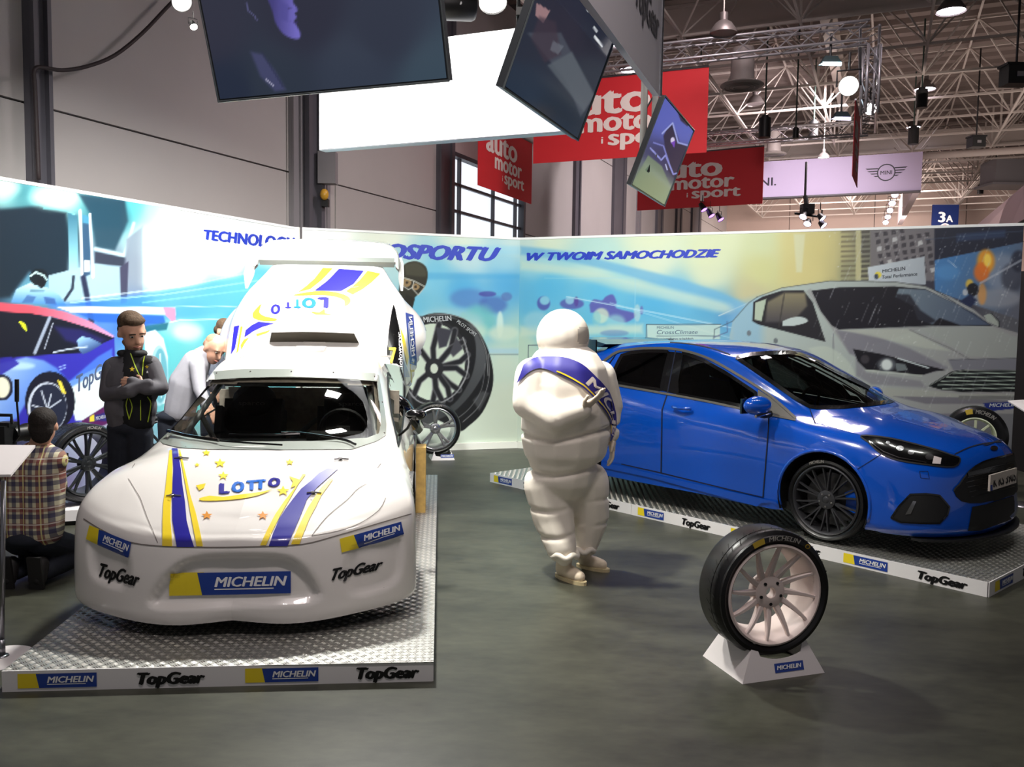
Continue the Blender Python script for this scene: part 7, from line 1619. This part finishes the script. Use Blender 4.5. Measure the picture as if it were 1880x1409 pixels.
# high-bay lamps under the roof
def bay(label, c, r, lit, top=8.9):
    t = thing('high_bay_lamp', label, 'ceiling lamp', c, 0, 'high-bay lamps'); c = Vector(c)
    mb = MB(); mb.lathe([(r, 0), (r * .96, .05), (r * .6, r * .75), (r * .3, r * .95), (r * .3, r * 1.5), (.0001, r * 1.55)], c, n=24); mb.done('reflector', mat('reflector_grey', (120, 112, 110), .4, metal=.5), t, autos=50)
    mb = MB(); mb.lathe([(.0001, .0), (r * .94, .0)], c + Vector((0, 0, .02)), n=24); mb.done('lamp_glow' if lit else 'glass', (m_bay if lit else mat('lamp_off', (150, 140, 136), .3)), t)
    mb = MB(); mb.tube([c + Vector((0, 0, r * 1.5)), (c.x, c.y, max(top, c.z + .5))], .012, 5); mb.done('drop_rod', m_tr, t)
m_bay = mat('bay_glow', (250, 240, 255), .5, emit=9)
for u, v, y, r, lit, lab in ((1746, 22, 15, .24, 1, 'lit high-bay lamp at the top right of the picture'), (1698, 165, 22, .26, 1, 'lit high-bay lamp right of the bright spots'), (1677, 235, 30, .26, 1, 'lit high-bay lamp above the winged emblem sign'), (1512, 290, 24, .16, 1, 'lit small lamp hanging over the violet sign'), (1328, 62, 14, .22, 0, 'unlit high-bay lamp above the largest red banner'), (1386, 192, 24, .26, 0, 'unlit high-bay lamp right of the largest red banner'), (1160, 130, 17, .26, 1, 'lit lamp above the top edge of the largest red banner'), (1135, 80, 12, .2, 1, 'lit lamp just above the side sign panel corner')):
    bay(lab, pl_(u, v, y), r, lit, 9.0)
# air outlets
for u, v, y, lab in ((1362, 160, 16, 'white round air diffuser right of the largest red banner'), (1420, 285, 27, 'white round air diffuser above the violet sign')):
    c = pl_(u, v, y); t = thing('air_diffuser', lab, 'air diffuser', c, 0, 'round air diffusers'); mb = MB(); mb.lathe([(.0001, .0), (.36, 0), (.40, .03), (.36, .06), (.22, .10), (.20, .7), (.0001, .7)], c, n=28); mb.done('body', mat('diffuser_white', (150, 140, 136), .6), t, autos=40)
    for q in (.30, .22, .14): mb = MB(); mb.lathe([(q, -.004), (q + .02, -.012), (q + .03, -.004)], c, n=28); mb.done('ring', mat('diffuser_grey', (120, 116, 112), .5), t)
# hanging loudspeakers and dark fittings
for u, v, y, s, lab in ((1404, 235, 20, .14, 'black hanging speaker over the lower right banner'), (1494, 237, 23, .12, 'black hanging speaker left of the edge-on banner'), (1692, 182, 20, .13, 'black hanging speaker below the lit lamp at upper right'), (1677, 250, 24, .14, 'black hanging speaker above the winged emblem'), (1283, 252, 22, .12, 'small dark hanging speaker at the red banner edge'), (1461, 245, 20, .07, 'thin dark hanging tube left of the violet floodlight'), (1800, 348, 36, .12, 'dark hanging speaker in front of the far wall'), (1828, 308, 30, .12, 'dark hanging fitting left of the grey duct box')):
    c = pl_(u, v, y); t = thing('hanging_speaker', lab, 'speaker', c); mb = MB(); mb.tube([c - Vector((0, 0, s * 1.6)), c + Vector((0, 0, s * 1.6))], s, 12); mb.tube([c + Vector((0, 0, s * 1.6)), c + Vector((0, 0, s * 2.0))], s * .6, 10); mb.done('housing', m_cam, t, autos=40); mb = MB(); mb.tube([c + Vector((0, 0, s * 2)), (c.x, c.y, 8.9)], .02, 5); mb.done('drop_rod', mat('rod_green', (54, 74, 66), .6), t)
for u, v, y, w, lab in ((1865, 140, 15, .42, 'large dark box speaker at the right edge under the roof'), (1792, 262, 22, .34, 'dark square box speaker above the far wall')):
    c = pl_(u, v, y); t = thing('box_speaker', lab, 'speaker', c); mb = MB(); mb.box(c, (w, .3, w * .75)); mb.box(c + Vector((0, 0, w * .42)), (w * 1.15, .32, .04)); mb.done('cabinet', m_cam, t); mb = MB(); mb.box(c + Vector((0, -.155, 0)), (w * .3, .01, w * .2)); mb.done('label_plate', m_steel2, t); mb = MB(); mb.tube([c + Vector((0, 0, w * .4)), (c.x, c.y, 8.9)], .02, 5); mb.done('drop_rod', m_cam, t)

# ================================================================ neighbouring stands
m_vio = mat('sign_violet_white', (206, 192, 226), .6); m_navy = mat('sign_ink_grey', (52, 50, 66), .5)
A = at_z(1330, 366, 6.1); B = at_z(1691, 349, 6.1); e1 = (B - A).normalized(); w = (B - A).length; up = Vector((0, 0, 1.18)); nn = Vector((e1.y, -e1.x, 0)); t = thing('hanging_sign', 'long pale violet hanging sign with winged round emblem', 'sign', (A + B) / 2, math.atan2(e1.y, e1.x))
mb = MB(); mb.prism([A, B, B + up, A + up], -nn * .25); mb.done('panel', m_vio, t); mb = MB(); mb.box((A + B) / 2 - Vector((0, 0, .03)) - nn * .1, (w, .3, .05), Matrix((e1, -nn, Vector((0, 0, 1)))).transposed()); mb.done('lower_rail', m_steel, t)
f_ = lambda x, y, l=0: B - e1 * x + Vector((0, 0, y)) + nn * (l + .004)
def fr(x, y, l=0): return f_(x, y, l)
mb = MB(); cxm = 1.02; cym = .60
for k in range(28):
    a0, a1 = 2 * math.pi * k / 28, 2 * math.pi * (k + 1) / 28; quad_on(mb, fr, [(cxm + .27 * math.cos(a0), cym + .27 * math.sin(a0)), (cxm + .27 * math.cos(a1), cym + .27 * math.sin(a1)), (cxm + .235 * math.cos(a1), cym + .235 * math.sin(a1)), (cxm + .235 * math.cos(a0), cym + .235 * math.sin(a0))], 0, .002)
for s in (-1, 1):
    for k, (y, L) in enumerate(((.13, .38), (.05, .30), (-.03, .22), (-.11, .14))):
        x0 = .26 if k in (1, 2) else .235; quad_on(mb, fr, [(cxm + s * x0, cym + y + .02), (cxm + s * (x0 + L), cym + y + .02), (cxm + s * (x0 + L - .06), cym + y - .015), (cxm + s * x0, cym + y - .015)], 0, .002)
f2 = lambda x, y, l=0: B - e1 * (cxm + .17 - x) + Vector((0, 0, y)) + nn * (l + .004); text_on(mb, f2, 'MINI', 0, cym - .065, .34, .13, .02, 0, 0, .002); mb.done('winged_emblem', m_navy, t)
f3 = lambda x, y, l=0: at_z(1404, 360, 6.1) * 0 + A + e1 * ((at_z(1400, 363, 6.1) - A).dot(e1) - .55 + x) + Vector((0, 0, y)) + nn * (l + .004); mb = MB(); text_on(mb, f3, 'MINI.', 0, .38, .98, .28, .02, 0, 0, .002); mb.done('lettering', m_navy, t)
# receding side of that sign with its row of lamps
e2 = -nn; Bb = B + Vector((0, 0, 0)); t = thing('sign_return', 'white side face of the violet sign, running away from us', 'sign', B)
Q = at_y(1656, 413, 40.5); B3 = B + (Q - B).normalized() * .35
mb = MB(); mb.prism([B3, Q, Q + Vector((0, 0, 1.0)), B3 + Vector((0, 0, 1.15))], e1 * -.2); mb.done('panel', mat('sign_side_pink', (244, 226, 232), .6), t)
for k, (u, v) in enumerate(((1643, 358), (1638, 374), (1634, 387), (1630, 399), (1626, 409))):
    spot('lamp in the row receding under the violet sign, ' + ('nearest', 'second', 'third', 'fourth', 'farthest')[k] + ' from us', at_y(u, v, 28.5 + k * 2.2), (-.3, -.75, -.55), .12, m_lampv, 'lamps under the violet sign', L=1.4)
# hanging cluster of spotlights
c = at_y(1484, 392, 22); t = thing('lamp_bar', 'bar of dark stage lamps hanging under the violet sign', 'lamp bar', c); mb = MB(); mb.tube([c + Vector((-.1, 0, .45)), c], .06, 8); mb.tube([c + Vector((-.35, 0, 0)), c + Vector((.45, 0, -.1))], .03, 8); mb.tube([c + Vector((-.1, 0, .4)), (c.x - .1, c.y, 6)], .03, 6); mb.box(c + Vector((-.05, -.05, .1)), (.3, .25, .25)); mb.done('bar', m_cam, t)
for k, (u, v, dx) in enumerate(((1474, 399, -.5), (1511, 402, .5), (1482, 412, -.4), (1513, 415, .5))):
    spot(('upper left', 'upper right', 'lower left', 'lower right')[k] + ' stage lamp of the cluster under the violet sign', at_y(u, v, 21.8), (dx, -.5, -.7), .10, m_lampw if False else m_lampv, 'stage lamps under the violet sign', L=1.6)
for k, (u, v) in enumerate(((1293, 386), (1307, 397), (1324, 404))):
    spot(('left', 'middle', 'right')[k] + ' violet stage lamp under the lower right red banner', at_y(u, v, 22), (.4, -.4, -.8), .09, mat('lamp_glow_purple', (190, 120, 255), .5, emit=4), 'violet stage lamps under the red banner', L=2.4)
# fascia of a stand at far right
t = thing('fascia', 'pale pink fascia of the neighbouring stand rising at the right edge', 'fascia', at_y(1850, 420, 26))
P = [at_y(1797, 412, 29.0), at_y(1900, 326, 21.0), at_y(1900, 392, 21.0), at_y(1862, 414, 23.5), at_y(1840, 440, 26.0), at_y(1790, 440, 29.0)]
mb = MB(); mb.prism(P, Vector((.1, .35, 0))); mb.done('panel', mat('fascia_pink', (214, 190, 196), .6), t)
c = at_y(1848, 318, 30); t = thing('duct_box', 'grey ventilation box under the roof at far right', 'duct', c); mb = MB(); mb.box(c, (1.3, 1.0, .8)); mb.box(c + Vector((0, 0, -.45)), (1.6, 1.2, .08)); mb.done('casing', m_steel2, t)
# hall sign
A = at_y(1709, 455, 39.6); B = at_y(1757, 455, 39.6); h = at_y(1710, 376, 39.6).z - A.z; t = thing('hall_sign', 'navy hanging hall sign with white number and letter', 'sign', (A + B) / 2)
e1 = (B - A); w = e1.length; e1.normalize(); mb = MB(); mb.prism([A, B, B + Vector((0, 0, h)), A + Vector((0, 0, h))], Vector((0, .08, 0))); mb.done('panel', mat('sign_navy', (22, 40, 96), .5), t)
f_ = lambda x, y, l=0: A + e1 * x + Vector((0, 0, y)) + Vector((0, -1, 0)) * (l + .004); mb = MB(); text_on(mb, f_, '3', w * .22, h * .60, w * .28, h * .24, .07, 0, 0, .004); text_on(mb, f_, 'A', w * .52, h * .60, w * .27, h * .16, .06, 0, 0, .004); mb.done('lettering', M_WHT, t)
mb = MB(); mb.disc(f_(w * .5, h * .42, .006), (0, -1, 0), w * .24, 24); mb.disc(f_(w * .5, h * .42, .012), (0, -1, 0), w * .19, 24, 1); mb.done('round_symbol', [M_WHT, mat('sign_red', (196, 50, 46), .5)], t)
# dark neighbouring stand past the end of the partition
mb = MB(); q = Q3 + Vector((.75, .6, 0)); mb.box((q.x + .75, q.y + .4, 1.25), (1.6, .5, 2.5)); mb.box((q.x + .2, q.y + .1, .35), (.3, .3, .7)); o = mb.done('dark_booth', mat('booth_dark', (12, 11, 14), .5)); o['kind'] = 'structure'; o.name = 'wall_neighbour'
